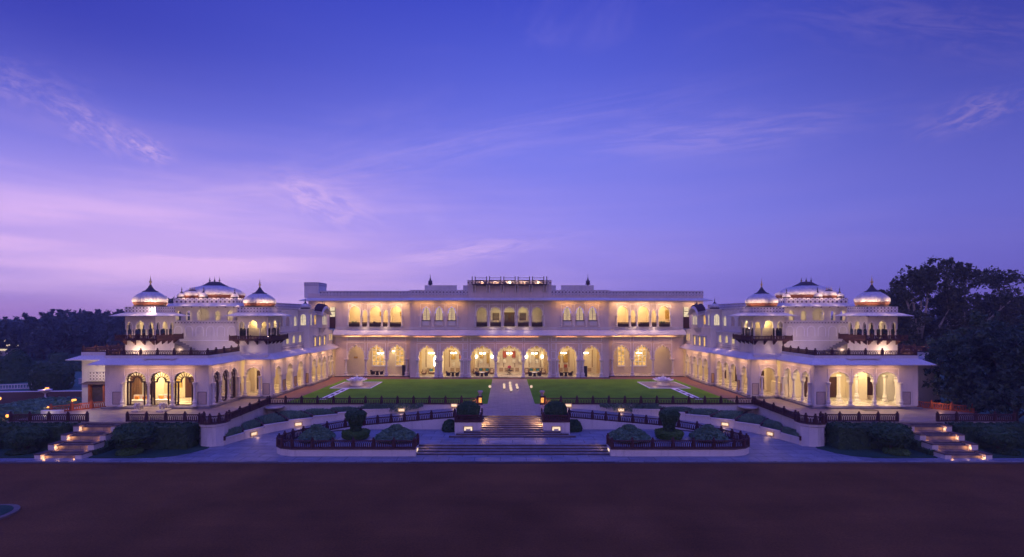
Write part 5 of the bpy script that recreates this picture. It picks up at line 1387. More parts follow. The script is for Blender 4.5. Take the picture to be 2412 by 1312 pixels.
def box_samples(x0, x1, y0, y1, z0, z1, n):
    R = []; A = [(x1 - x0) * (z1 - z0), (x1 - x0) * (y1 - y0), (y1 - y0) * (z1 - z0), (y1 - y0) * (z1 - z0)]; T_ = sum(A)
    for _ in range(n):
        u = random.random() * T_; a, b = random.random(), random.random()
        if u < A[0]: R.append(((x0 + a * (x1 - x0), y0, z0 + b * (z1 - z0)), (0, -1, 0)))
        elif u < A[0] + A[1]: R.append(((x0 + a * (x1 - x0), y0 + b * (y1 - y0), z1 + .05 * sin(a * 9)), (0, 0, 1)))
        elif u < A[0] + A[1] + A[2]: R.append(((x0, y0 + a * (y1 - y0), z0 + b * (z1 - z0)), (-1, 0, 0)))
        else: R.append(((x1, y0 + a * (y1 - y0), z0 + b * (z1 - z0)), (1, 0, 0)))
    return R
def hedge(x0, x1, y0, y1, z0, z1, label, group='clipped hedges', m='hedge', dens=26, size=.11):
    x0, x1 = sorted((x0, x1)); mb = MB(); e = size * .6; mb.box(x0 + e, x1 - e, y0 + e, y1 - e, z0, z1 - e)
    n = int(((x1 - x0) * (z1 - z0) + (x1 - x0) * (y1 - y0) + 2 * (y1 - y0) * (z1 - z0)) * dens)
    leafshell(mb, box_samples(x0, x1, y0, y1, z0, z1, n), size, .7)
    return tag(mb.build('hedge', M[m]), label, 'hedge', group)
def ball_prof(r, squash=1.0, n=10): return [(r * sin(pi * i / n), r * squash * (1 - cos(pi * i / n))) for i in range(n + 1)]
for s in (-1, 1):
    root = thing('planter_box', 'white planter box with glowing grille, beside the main steps toward the ' + WN[s], 'planter', (s * 4.7, 55.4, -1.65), 'planter boxes beside the main steps')
    mb = MB(); a, b = sorted((s * 3.28, s * 6.15)); mb.box(a, b, 54.4, 57.0, -1.66, -.36); mb.build('box_wall', M['white'], root)
    mb = MB(); mb.box(a - .05, b + .05, 54.35, 57.05, -.36, -.24); mb.build('coping', M['redstone'], root)
    mb = MB()
    for (xa, ya, xb, yb) in ((a + .06, 54.44, b - .06, 54.44), (a + .06, 54.44, a + .06, 56.95), (b - .06, 54.44, b - .06, 56.95)):
        F = FR(xa, ya, (xb - xa) / math.hypot(xb - xa, yb - ya), (yb - ya) / math.hypot(xb - xa, yb - ya), 0 if xa != xb else 1, -1 if xa != xb else 0); Lg = math.hypot(xb - xa, yb - ya)
        mb.fbox(F, 0, Lg, -.24, -.1, -.06, .06); mb.fbox(F, 0, Lg, .32, .42, -.07, .07)
        n = int(Lg / .2)
        for k in range(n): u = (k + .5) * Lg / n; mb.fbox(F, u - .055, u + .055, -.1, .32, -.04, .04)
    for x, y in ((a + .06, 54.44), (b - .06, 54.44), (a + .06, 56.95), (b - .06, 56.95)): mb.lathe([(.1, 0), (.1, .7), (.12, .74), (.05, .8), (.09, .88), (0, .98)], x, y, -.24, 8)
    mb.build('box_railing', M['redstone'], root)
    mb = MB(); mb.box(a + .15, b - .15, 54.55, 56.9, -.24, -.15); mb.build('soil', M['soil'], root)
    # wall lamp with carved grille (arched foot)
    cx_ = s * 4.7
    mb = MB(); mb.box(cx_ - .42, cx_ + .42, 54.36, 54.39, -1.05, -.82); mb.box(cx_ - .42, cx_ - .26, 54.36, 54.39, -1.25, -1.05); mb.box(cx_ + .26, cx_ + .42, 54.36, 54.39, -1.25, -1.05); l_ = mb.build('lamp_grille', M['lampglass'], root)
    mb = MB()
    for k in range(8): mb.box(cx_ - .42 + k * .12, cx_ - .40 + k * .12, 54.335, 54.36, -1.05, -.82)
    mb.box(cx_ - .5, cx_ + .5, 54.33, 54.385, -.82, -.76); mb.box(cx_ - .5, cx_ - .43, 54.33, 54.385, -1.3, -.82); mb.box(cx_ + .43, cx_ + .5, 54.33, 54.385, -1.3, -.82); mb.build('lamp_frame', M['panelfillw'], l_)
    # bush on top
    t = thing('clipped_bush', 'dark round clipped bush standing on the planter box toward the ' + WN[s], 'bush', (s * 4.75, 55.7, -.15), 'clipped bushes on planter boxes')
    clipped(t, 'foliage', M['topiary'], [(.9, 0), (1.12, .35), (1.2, .8), (1.12, 1.2), (.85, 1.52), (.45, 1.7), (0, 1.76)], s * 4.75, 55.7, -.1, 2600, .07)
    # climbing shrub in the corner behind the box
    t = thing('corner_shrub', 'loose dark shrub in the corner between planter box and ramp wall toward the ' + WN[s], 'shrub', (s * 6.9, 56.2, -1.65), 'corner shrubs')
    clipped(t, 'foliage', M['topiary'], [(.75, 0), (.8, .4), (.6, .9), (.3, 1.15), (0, 1.2)], s * 6.85, 56.1, -1.65, 900, .1)
    # stair side lights
    area('step_wash', (s * 3.2, 54.7, -.45), 1.6, .3, 85, (1, .50, .18), (0, s * radians(70), 0))
    for y, z in ((54.6, -.75), (55.6, -.3)): spot('step_light', (s * 3.2, y, z + .25), (0, y - .3, z - .5), 60, (1, .62, .30), 130, .8, .05)
    mb = MB(); mb.box(min(s * 3.24, s * 3.275), max(s * 3.24, s * 3.275), 54.9, 55.2, -.75, -.6); tag(mb.build('step_light', M['lampglass']), 'small glowing step light in the flank of the planter box toward the ' + WN[s], 'light', 'step lights')
    # light at the end of the broad steps
    mb = MB(); a, b = sorted((s * 9.2, s * 9.245)); mb.box(a, b, 48.9, 49.5, -2.0, -1.8); tag(mb.build('step_light', M['lampglass']), 'glowing light low at the end of the broad steps toward the ' + WN[s], 'light', 'step lights')
    spot('step_light', (s * 9.1, 49.5, -1.35), (s * 6.0, 49.5, -2.1), 48, (1, .55, .28), 120, .8, .05)
    # gate pier with fretted lantern box and stone urn
    root = thing('gate_pier', 'dark red pier with glowing fretted lantern panel at the path edge toward the ' + WN[s], 'pier', (s * 3.85, 63.3, 0), 'gate piers of the lawn railing')
    x = s * 3.85; mb = MB(); mb.box(x - .3, x + .3, 63.0, 63.6, 0, .16); mb.box(x - .24, x + .24, 63.06, 63.54, .16, .95); mb.box(x - .3, x + .3, 63.0, 63.6, .95, 1.05); mb.build('pier_body', M['redstone'], root)
    mb = MB(); mb.box(x - .17, x + .17, 63.02, 63.055, .25, .85); g_ = mb.build('lantern_panel', M['coal'], root)
    mb = MB()
    for k in range(3): mb.box(x - .13 + k * .115, x - .1 + k * .115, 63.0, 63.02, .25, .85)
    for k in range(5): mb.box(x - .17, x + .17, 62.995, 63.015, .3 + k * .12, .32 + k * .12)
    mb.build('fretwork', M['redstone'], g_)
    t = tag(MB().build('x', M['slate']), None) if False else None
    mb = MB(); mb.lathe([(.12, 0), (.2, .06), (.1, .16), (.2, .28), (.3, .5), (.34, .62), (.28, .64)], x, 63.3, 1.05, 12); tag(mb.build('stone_urn', M['panelfill'], None, True), 'grey stone urn standing on the gate pier toward the ' + WN[s], 'urn', 'urns on gate piers')
    point('gate_lamp', (s * 4.6, 63.2, .35), 16, (1, .35, .12), .05)
# topiary on the platforms
for s in (-1, 1):
    t = thing('topiary_bush', 'goblet-shaped dark topiary rising from a ring hedge on the platform toward the ' + WN[s], 'topiary', (s * 16.2, 52.7, -1.64), 'goblet topiaries')
    clipped(t, 'foliage', M['topiary'], [(.5, .3), (.5, .7), (.55, 1.2), (.72, 1.7), (.98, 2.2), (1.02, 2.55), (.85, 2.72), (0, 2.78)], s * 16.2, 52.7, -1.64, 2600, .075)
    clipped(t, 'ring_hedge', M['ring'], [(1.05, 0), (1.3, .2), (1.38, .55), (1.36, .72), (1.15, .78), (0, .76)], s * 16.2, 52.7, -1.64, 3000, .055)
    for x, lab, sc in ((11.9, 'nearer the steps', 1.08), (20.0, 'at the curved end', .92)):
        t = thing('tiered_shrub', 'spreading blue-green tiered shrub %s of the platform toward the %s' % (lab, WN[s]), 'shrub', (s * x, 52.0, -1.64), 'tiered shrubs on the platforms')
        for (r, z, h, nm) in ((1.95 * sc, 0, .85, 'lower_tier'), (1.3 * sc, .62, .5, 'middle_tier'), (.62 * sc, 1.05, .45, 'crown')):
            mb = MB(); P_ = [(r * .55, z), (r * .95, z + h * .25), (r, z + h * .4), (r * .75, z + h * .85), (r * .3, z + h), (0, z + h)]
            mb.lathe([(max(0, q - .15), zz) for q, zz in P_], s * x, 52.0, -1.64, 22); leafshell(mb, lathe_samples(P_, s * x, 52.0, -1.64, int(1500 * r)), .09, 1.0)
            mb.build(nm, M['bush'], t)
# lamps along the ramp back wall
lamps = []
for s in (-1, 1):
    for i, (x, y) in enumerate(((28.35, 55.9), (24.9, 59.5), (19.0, 62.65), (13.6, 63.4), (7.1, 63.4))):
        # wall normal at this point
        for (a, b) in zip(KB + [(3.9, 63.4)], (KB + [(3.9, 63.4)])[1:]):
            if b[0] <= x <= a[0]:
                d = Vector((b[0] - a[0], b[1] - a[1])).normalized(); y = a[1] + (b[1] - a[1]) * (a[0] - x) / (a[0] - b[0]); break
        nx, ny = d.y, -d.x
        if ny > 0: nx, ny = -nx, -ny
        z = rz_(x, y) + .36
        F = FR(x, y, d.x, d.y, nx, ny, s)
        names = ('nearest the bastion', 'second from the bastion', 'third from the bastion', 'fourth from the bastion', 'nearest the central path')
        root = thing('wall_lamp', 'glowing grille lamp in the ramp wall, %s, toward the %s' % (names[i], WN[s]), 'wall lamp', (s * x, y, z), 'lamps in the ramp wall')
        mb = MB(); mb.fbox(F, -.34, .34, z - .15, z + .15, .01, .05); mb.build('lamp_panel', M['lampglass'], root)
        mb = MB(); frame_line(mb, F, -.42, .42, z - .22, z + .22, .07, .1)
        for k in range(5): mb.fbox(F, -.28 + k * .135, -.265 + k * .135, z - .15, z + .15, .055, .07)
        mb.build('lamp_frame', M['panelfillw'], root)
        q = F(0, z - .3, .6); point('wall_lamp_light', (q[0], q[1], z - .05), 7, (1, .55, .32), .08, root)
# lamplit stairs at both ends
for s in (-1, 1):
    root = thing('garden_stairs', 'tiered garden stairs with white cheeks and amber lights below the terrace of the ' + WN[s], 'stairs', (s * 42.3, 50, RZ), 'lamplit garden stairs')
    ntier = 4; y_top = 53.0; L_ = 1.42; dz_ = 2.3 / ntier
    for t in range(ntier):
        y1 = y_top - t * L_; zt = -.02 - t * dz_; yf = y1 - L_; xc = s * 42.3
        # two shallow dark steps, then a landing with a tall pale riser
        rs = MB(); td = MB(); lr = MB()
        h1 = dz_ * .27
        for k, (ya, yb, z) in enumerate(((y1 - .38, y1 - .001 + (.34 if t else 0), zt - h1 * .0 - .09), (y1 - .76, y1 - .381, zt - h1 - .06))):
            rs.box(xc - 1.6, xc + 1.6, ya + .04, yb, -2.44, z - .05); td.box(xc - 1.6, xc + 1.6, ya, yb, z - .05, z)
        zl = zt - dz_ + .27 if t < 3 else -2.3 + .25
        td.box(xc - 1.6, xc + 1.6, yf + .35, y1 - .761, zl - .05, zl); lr.box(xc - 1.6, xc + 1.6, yf + .40, y1 - .761, -2.44, zl - .05)
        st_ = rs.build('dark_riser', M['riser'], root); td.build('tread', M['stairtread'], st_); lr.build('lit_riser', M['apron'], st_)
        for sg in (-1, 1):
            xk = xc + sg * 1.9
            ck = MB(); ck.box(xk - .295, xk + .295, yf, y1 - .002, -2.44, zt - dz_ + .42); c_ = ck.build('cheek_block', M['white'], root)
            cp = MB(); cp.box(xk - .34, xk + .34, yf - .05, y1 - .06, zt - dz_ + .422, zt - dz_ + .5); cp.build('coping', M['darkstone'], c_)
            # lamps set low in both cheeks, washing the tread and the riser below
        xo = xc + s * 1.6; a, b = sorted((xo, xo - s * .04)); lt = MB(); lt.box(a, b, yf + .05, yf + .27, zl - .26, zl - .1); lt.build('stair_light', M['lampglass'], root)
        for sg, pw in ((s, 7), (-s, 4)):
            point('stair_lamp', (xc + sg * 1.42, yf + .12, zl - .16), pw, (1, .46, .14), .04, root)
        point('stair_lamp', (xc, yf + .0, zl - .05), 1.6, (1, .55, .25), .04, root)  # faint fill added mid-stair, no fitting here
    # hedges round the stairs and bastion
    G = WN[s]
    hedge(s * 32.4, s * 39.6, 50.6, 52.9, -2.4, -.04, 'tall dark clipped hedge under the terrace railing beside the bastion of the ' + G)
    hedge(s * 44.9, s * 52.6, 50.9, 52.9, -2.4, -.04, 'tall dark clipped hedge outside the garden stairs of the ' + G)
    for k in range(3):
        y1 = 52.9 - (k) * 1.42
        hedge(s * (40.35 - .7), s * 40.0 if False else s * 40.3, y1 - 1.5, y1 - .01, -2.4, -.3 - (k + 1) * .5, '%s stepped low hedge hugging the inner cheek of the garden stairs of the %s' % (('upper', 'middle', 'lower')[k], G), 'stepped stair hedges', dens=40, size=.08)
        hedge(s * 44.3, s * 44.95, y1 - 1.5, y1 - .01, -2.4, -.3 - (k + 1) * .5, '%s stepped low hedge hugging the outer cheek of the garden stairs of the %s' % (('upper', 'middle', 'lower')[k], G), 'stepped stair hedges', dens=40, size=.08)
    t = thing('mop_headed_tree', 'dark round-headed tree over a ring hedge between bastion and stairs of the ' + G, 'tree', (s * 37.0, 49.6, -2.4), 'round clipped trees')
    clipped(t, 'crown', M['topiary'], [(.6, .9), (1.3, 1.2), (1.75, 1.7), (1.6, 2.25), (1.0, 2.7), (0, 2.85)], s * 37.0, 49.9, -2.4, 2600, .1)
    mb = MB(); mb.tube([(s * 37, 49.9, -2.45), (s * 37, 49.9, -1.3)], [.14, .1]); mb.build('trunk', M['bark2'], t)
    clipped(t, 'ring_hedge', M['ring'], [(.75, 0), (1.0, .1), (1.08, .35), (.95, .5), (0, .48)], s * 37.0, 49.2, -2.4, 1400, .06)
    t = thing('mop_headed_tree', 'dark round-headed tree over a ring hedge outside the stairs of the ' + G, 'tree', (s * 47.6, 49.9, -2.4), 'round clipped trees')
    clipped(t, 'crown', M['topiary'], [(.6, .8), (1.3, 1.1), (1.7, 1.5), (1.5, 2.0), (.9, 2.3), (0, 2.4)], s * 47.6, 50.0, -2.4, 2400, .1)
    mb = MB(); mb.tube([(s * 47.6, 50, -2.45), (s * 47.6, 50, -1.3)], [.14, .1]); mb.build('trunk', M['bark2'], t)
    clipped(t, 'ring_hedge', M['hedge'], [(.8, 0), (1.1, .1), (1.15, .3), (1.0, .42), (0, .4)], s * 47.6, 49.4, -2.4, 1200, .06)
    # lawn strip in front of the hedges
    mb = MB(); a, b = sorted((s * 30.0, s * 39.6)); 
    P2 = [(30.4, 47.72), (39.7, 47.72), (39.7, 52.9), (31.2, 52.9), (29.6, 51.2), (29.2, 50.4)]
    P2 = [(s * x, y) for x, y in [(33.5, 47.9), (39.9, 47.9), (39.9, 52.9), (31.2, 52.9), (30.6, 51.2), (31.3, 49.4), (32.2, 48.4)]]
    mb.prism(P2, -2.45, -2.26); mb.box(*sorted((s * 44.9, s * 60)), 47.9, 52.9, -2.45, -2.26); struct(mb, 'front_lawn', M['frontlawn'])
    mb = MB(); mb.box(*sorted((s * 29.5, s * 33.6)), 47.7, 52.0, -2.45, RZ - .004); mb.box(*sorted((s * 39.9, s * 44.9)), 47.7, 53, -2.45, RZ - .003); struct(mb, 'side_paving', M['paving'])
    # pierced wall and pier at the frame edge
    root = thing('garden_wall', 'white garden wall with a carved panel and pier beyond the hedge of the ' + G, 'wall', (s * 53.5, 52.5, -2.4), 'garden walls at the terrace ends')
    mb = MB(); mb.box(*sorted((s * 50.9, s * 53.2)), 50.0, 50.4, -2.45, -.75); mb.box(*sorted((s * 53.0, s * 53.6)), 49.7, 50.6, -2.45, -.4); mb.build('wall_body', M['white'], root)
    mb = MB(); mb.box(*sorted((s * 50.8, s * 53.25)), 49.9, 50.5, -.75, -.62); mb.box(*sorted((s * 52.9, s * 53.7)), 49.6, 50.7, -.4, -.28); mb.build('wall_coping', M['darkstone'], root)
    mb = MB(); frame_line(mb, FR(0, 50.0, 1, 0, 0, -1, s), 51.2, 52.7, -2.1, -1.0, .08, .05); mb.build('carved_panel', M['panelfill'], root)
# urn bases carried by the terrace wall near the bastion (carved stone bracket bowls)
for s in (-1, 1):
    mb = MB(); mb.lathe([(.3, 0), (.5, .15), (1.0, .35), (1.15, .45), (1.15, .55), (1.0, .56)], s * 29.2, 62.9, -.75, 20); tag(mb.build('stone_basin', M['panelfill'], None, True), 'shallow stone basin bracket at the inner corner of the terrace wall toward the ' + WN[s], 'basin', 'stone basins')
# trailing plants on the terrace wall
random.seed(23)
for s in (-1, 1):
    mb = MB()
    for k in range(500):
        x = random.uniform(11.0, 18.2); zt = -.05 - random.random() ** 1.5 * (.75 * sin((x - 10.5) / 8 * pi) + .15); tuft(mb, s * x, 63.25 - random.random() * .15, zt, .22, 3, .1)
    tag(mb.build('trailing_plant', M['bedgrass']), 'dusky plants trailing over the terrace wall below the railing toward the ' + WN[s], 'plant', 'trailing plants')
# lotus fountains with their marble squares and rills
for s in (-1, 1):
    root = thing('lotus_fountain', 'marble lotus-bowl fountain on a square pad in the lawn half beside the ' + WN[s], 'fountain', (s * 24.1, 80.2, 0), 'lawn fountains')
    mb = MB(); mb.box(s * 24.1 - 3.1, s * 24.1 + 3.1, 76.8, 83.9, .0, .06); mb.build('marble_pad', M['pathstone'], root)
    mb = MB()
    for q in ((s * 24.1 - 3.12, s * 24.1 + 3.12, 76.75, 76.95), (s * 24.1 - 3.12, s * 24.1 + 3.12, 83.75, 83.95), (s * 24.1 - 3.12, s * 24.1 - 2.92, 76.96, 83.74), (s * 24.1 + 2.92, s * 24.1 + 3.12, 76.96, 83.74)): mb.box(*q, .0, .1)
    mb.build('pad_edge', M['trim'], root)
    xr = s * 24.7
    mb = MB(); mb.box(xr - .5, xr + .5, 66.8, 76.74, .0, .055); mb.build('rill_kerb', M['trim'], root)
    mb = MB()
    for y in (67.6, 69.8, 72.0, 74.2): mb.box(xr - .2, xr + .2, y, y + 1.5, .05, .062)
    mb.build('rill_water', M['slate'], root)
    mb = MB(); mb.lathe([(1.05, 0), (1.05, .08), (.95, .12), (.92, .62), (1.05, .7)], s * 24.1, 80.2, .06, 24); mb.build('pedestal', M['marble'], root, True)
    mb = MB()
    for ring, (n, r0, r1, z0, z1) in enumerate(((10, .7, 1.65, .74, .98), (8, .4, 1.2, .9, 1.16), (6, .1, .6, 1.05, 1.3))):
        for i in range(n):
            a = 2 * pi * i / n + ring * .3; da = pi / n * .95; pts = []
            for t, ww in ((0, .6), (.5, 1.0), (.85, .8), (1.0, .0)):
                r = r0 + (r1 - r0) * t; z = z0 + (z1 - z0) * t ** 2; pts.append((r, ww * da, z))
            lft = [(s * 24.1 + r * cos(a - w_), 80.2 + r * sin(a - w_), z + .06) for r, w_, z in pts]; rgt = [(s * 24.1 + r * cos(a + w_), 80.2 + r * sin(a + w_), z + .06) for r, w_, z in reversed(pts[:-1])]
            pl = lft + rgt; mb.quad(*pl); mb.quad(*[(x, y, z - .07) for x, y, z in pl])
            for j in range(len(pl)): p_, q_ = pl[j], pl[(j + 1) % len(pl)]; mb.quad(p_, q_, (q_[0], q_[1], q_[2] - .07), (p_[0], p_[1], p_[2] - .07))
    mb.lathe([(.95, .76), (1.35, .86), (.2, .9)], s * 24.1, 80.2, 0, 20)
    mb.build('lotus_bowl', M['trim'], root)
    mb = MB(); mb.lathe([(.2, 0), (.16, .2), (.07, .3), (.12, .4), (0, .5)], s * 24.1, 80.2, 1.3, 10); mb.build('spout', M['marble'], root, True)
    point('fountain_lamp', (s * 24.1 + s * -1.6, 79.0, .5), 14, (1, .62, .4), .05, root)
# candle globes on the path
pos = [(-3.05, 76.3), (-.92, 78.2), (-.9, 75.6), (.0, 80.4), (.02, 77.4), (.05, 74.9), (.1, 73.2), (1.0, 78.0), (1.05, 75.4), (3.15, 76.2)]
wh = ['at the lawn edge toward the glazed-arch wing', 'rear one of two between centre and glazed', 'front one of two between centre and glazed', 'farthest of the centre row', 'second farthest of the centre row', 'third farthest of the centre row', 'nearest of the centre row', 'rear one of two between centre and open', 'front one of two between centre and open', 'at the lawn edge toward the open-arcade wing']
for (x, y), w_ in zip(pos, wh):
    w_ = w_.replace('glazed-arch', 'glazed').replace('open-arcade', 'open')
    root = thing('candle_globe', 'small glowing glass globe on the central path, ' + w_, 'lantern', (x, y, 0), 'candle globes on the central path')
    mb = MB(); mb.lathe([(.14, 0), (.14, .04), (.05, .08), (.05, .16), (.1, .2)], x, y, .006, 10); mb.build('stand', M['bronze'], root)
    mb = MB(); mb.lathe([(.08, 0), (.17, .08), (.21, .2), (.17, .32), (.09, .38)], x, y, .2, 12); mb.build('globe', M['floorlamp'], root, True)
    point('candle_light', (x, y - .35, .35), 1.6, (1, .55, .3), .08, root)
# circular planted island in the drive
root = thing('drive_island', 'small round grass island with a pale kerb in the gravel drive', 'traffic island', (-35.9, 34.2, -2.4))
mb = MB(); mb.lathe([(1.9, 0), (1.9, .16), (1.65, .18)], -35.9, 34.2, -2.44, 32); mb.build('island_kerb', M['stairtread'], root)
mb = MB(); mb.lathe([(1.6, 0), (1.55, .2), (.8, .26), (0, .28)], -35.9, 34.2, -2.43, 28); mb.build('island_grass', M['frontlawn'], root)
# ------------------------------------------------------------------ verandah furniture and lamps
def chandelier(x, y, ztop, drop, label, n=6, r=.45, first=[None]):
    root = thing('chandelier', label, 'chandelier', (x, y, ztop), 'verandah chandeliers')
    zc = ztop - drop
    mb = MB(); mb.tube([(x, y, ztop), (x, y, zc)], .025, 6); mb.lathe([(.05, -.25), (.12, -.15), (.16, 0), (.1, .12), (.05, .3)], x, y, zc, 10); mb.build('stem', M['gold'], root, True)
    for i in range(n):
        a = 2 * pi * i / n; cx, cy = x + r * cos(a), y + r * sin(a)
        mb = MB(); mb.tube([(x, y, zc), (x + r * .5 * cos(a), y + r * .5 * sin(a), zc - .12), (cx, cy, zc + .05)], .018, 5); mb.build('arm', M['gold'], root)
        mb = MB(); mb.lathe([(.03, 0), (.085, .05), (.10, .13), (.06, .22), (0, .24)], cx, cy, zc + .06, 8); mb.build('bulb', M['bulb'], root, True)
    point('chandelier_light', (x, y, zc - .35), 22, (1, .76, .42), .15, root)
    return root
chandelier(-4.9, 93.3, 7.15, 3.25, 'brass chandelier with white bulbs in the broad arch, glazed side')
chandelier(0, 93.3, 7.15, 3.25, 'brass chandelier with white bulbs hanging in the central arch')
chandelier(4.6, 93.3, 7.15, 3.25, 'brass chandelier with white bulbs in the broad arch, open side')
chandelier(-10.2, 93.6, 7.15, 3.2, 'yellow-glowing chandelier above the garden table in the narrower arch, glazed wing side', 8, .45)
chandelier(10.0, 93.6, 7.15, 3.2, 'white-bulbed chandelier above the garden table in the narrower arch, open wing side', 8, .45)
chandelier(-14.3, 93.3, 7.15, 3.2, 'chandelier with a long glowing drop above the sofa in the outermost middle arch', 8, .45)
chandelier(14.0, 93.6, 7.15, 3.2, 'white-bulbed chandelier in the arch with the dark cabinet, open wing side', 8, .45)
chandelier(-23.8, 94.2, 7.15, 3.3, 'chandelier with pale bulbs before the large lit window on the glazed wing side', 7, .45)
chandelier(-21.4, 94.0, 7.15, 2.9, 'single bright hanging lamp beside the orange-curtained window', 3, .15)
chandelier(24.0, 94.4, 7.15, 3.25, 'chandelier against the lattice window on the open wing side', 7, .4)
mb = MB(); mb.lathe([(.02, 0), (.28, .25), (.34, .8), (.30, 1.6), (.12, 2.0)], -13.5, 93.2, 1.6, 14); tag(mb.build('crystal_drop', M['bulb'], None, True), 'long glowing crystal lamp under the chandelier above the sofa', 'hanging lamp')
# wicker chairs, tables
def chair0(x, y, rz, label):
    root = thing('wicker_chair', label, 'chair', (x, y, ZF), 'dark wicker chairs'); c_, s_ = cos(rz), sin(rz)
    def tf(mb): mb.v = [(x + a * c_ - b * s_, y + a * s_ + b * c_, ZF + z) for a, b, z in mb.v]; return mb
    mb = MB(); mb.box(-.30, .30, -.28, .28, .12, .42); tf(mb).build('seat', M['wicker'], root)
    mb = MB(); mb.hexa([(-.30, .2, .42), (.30, .2, .42), (.30, .28, .42), (-.30, .28, .42)], [(-.34, .34, .88), (.34, .34, .88), (.34, .42, .92), (-.34, .42, .92)]); tf(mb).build('backrest', M['wicker'], root)
    mb = MB()
    for sx_ in (-1, 1): mb.hexa([(sx_ * .30, -.25, .42), (sx_ * .36, -.25, .42), (sx_ * .36, .2, .42), (sx_ * .30, .2, .42)], [(sx_ * .30, -.25, .62), (sx_ * .37, -.25, .62), (sx_ * .37, .3, .70), (sx_ * .30, .3, .70)])
    tf(mb).build('armrest', M['wicker'], root)
    for sx_ in (-.26, .26):
        for sy_ in (-.24, .24): mb = MB(); mb.box(sx_ - .025, sx_ + .025, sy_ - .025, sy_ + .025, 0, .12); tf(mb).build('leg', M['marble'], root)
    return root
def table0(x, y, label, top=M['wicker']):
    root = thing('garden_table', label, 'table', (x, y, ZF), 'verandah garden tables')
    mb = MB(); mb.lathe([(.30, 0), (.24, .3), (.22, .68)], x, y, ZF, 8, rot=pi / 8); mb.build('base', M['wicker'], root)
    mb = MB(); mb.lathe([(.52, .68), (.54, .72), (.54, .74)], x, y, ZF, 20); mb.build('table_top', top, root)
    return root
sets = [(-24.1, 92.9, 'before the large lit window'), (-10.1, 90.9, 'in the narrower arch on the glazed side'), (-4.9, 90.8, 'in the broad arch, glazed side'), (4.5, 90.8, 'in the broad arch, open side'), (10.1, 90.9, 'in the narrower arch on the open side')]
ch = None
for i, (x, y, w_) in enumerate(sets):
    la = 'dark armchair, %s, at the table %s'
    if ch is None: ch = chair0(x - .78, y, pi / 2 - .25, la % ('glazed-side', w_)); base_rz = 0
    else: dup(ch, (x - .78, y, ZF), la % ('glazed-side', w_))
    if i == 0: ch2 = chair0(x + .78, y, -pi / 2 + .25, la % ('open-side', w_))
    else: dup(ch2, (x + .78, y, ZF), la % ('open-side', w_))
    if i == 0: tb = table0(x, y + .1, 'small dark wicker table ' + w_); tw = None
    elif i in (2, 3):
        if tw is None: tw = table0(x, y + .1, 'round white-topped table ' + w_, M['trim'])
        else: dup(tw, (x, y + .1, ZF), 'round white-topped table ' + w_)
    else: dup(tb, (x, y + .1, ZF), 'small dark wicker table ' + w_)
# sofas
def sofa(x, y, label, w=2.0, single=False):
    root = thing('cane_sofa' if not single else 'cane_armchair', label, 'sofa' if not single else 'armchair', (x, y, ZF), 'verandah sofas' if not single else 'verandah armchairs')
    mb = MB(); mb.box(x - w / 2, x + w / 2, y - .4, y + .4, ZF + .12, ZF + .38); mb.build('seat', M['wicker2'], root)
    mb = MB(); mb.box(x - w / 2, x + w / 2, y + .41, y + .52, ZF + .12, ZF + .95); mb.build('backrest', M['wicker2'], root)
    for q in (-1, 1): mb = MB(); mb.box(x + q * w / 2 - .07, x + q * w / 2 + .07, y - .4, y + .4, ZF + .39, ZF + .62); mb.build('armrest', M['wicker2'], root)
    mb = MB(); mb.box(x - w / 2 + .1, x + w / 2 - .1, y - .38, y + .3, ZF + .385, ZF + .5); mb.build('seat_cushion', M['cloth'], root)
    cs = ((-.6, 'teal'), (0, 'yellow'), (.6, 'teal')) if not single else ((0, 'cloth'),)
    for q, m_ in cs: mb = MB(); mb.box(x + q - .24, x + q + .24, y + .15, y + .39, ZF + .51, ZF + .95); mb.build('cushion', M[m_], root)
    return root
s0 = sofa(-4.7, 94.9, 'cane sofa with teal and yellow cushions in the broad arch, glazed wing side')
dup(s0, (4.7, 94.9, ZF), 'cane sofa with teal and yellow cushions in the broad arch, open wing side')
dup(s0, (-13.9, 94.2, ZF), 'cane sofa with teal and yellow cushions in the outermost middle arch')
a0 = sofa(-6.3, 94.0, 'brown cane armchair outside the sofa in the broad arch, glazed wing side', .75, True)
dup(a0, (-3.2, 94.0, ZF), 'brown cane armchair inside the sofa in the broad arch, glazed wing side')
dup(a0, (3.2, 94.0, ZF), 'brown cane armchair inside the sofa in the broad arch, open wing side')
dup(a0, (6.3, 94.0, ZF), 'brown cane armchair outside the sofa in the broad arch, open wing side')
dup(a0, (-15.6, 93.2, ZF), 'brown cane armchair at the side of the outermost middle arch')
# console with flowers
root = thing('console_table', 'small carved round table under the central arch', 'table', (0, 93.6, ZF))
mb = MB(); mb.lathe([(.62, .72), (.64, .76), (.62, .79)], 0, 93.6, ZF, 20); mb.build('table_top', M['wood'], root)
for k in range(3):
    a = 2 * pi * k / 3 + .5; mb = MB(); mb.tube([(.45 * cos(a), 93.6 + .45 * sin(a), ZF), (.12 * cos(a), 93.6 + .12 * sin(a), ZF + .35), (.4 * cos(a), 93.6 + .4 * sin(a), ZF + .72)], [.05, .07, .05], 6); mb.build('leg', M['wood'], root)
root = thing('flower_vase', 'dark vase with a round bunch of pink flowers on the table in the central arch', 'vase', (0, 93.6, ZF + .79))
mb = MB(); mb.lathe([(.08, 0), (.16, .12), (.06, .3), (.12, .42)], 0, 93.6, ZF + .79, 12); mb.build('vase_body', M['wood'], root, True)
mb = MB(); leafshell(mb, lathe_samples(ball_prof(.3, .8), 0, 93.6, ZF + 1.15, 260), .06, .5); mb.lathe([(r_ * .85, z_) for r_, z_ in ball_prof(.3, .8)], 0, 93.6, ZF + 1.15, 12); mb.build('flowers', M['pinkflower'], root)
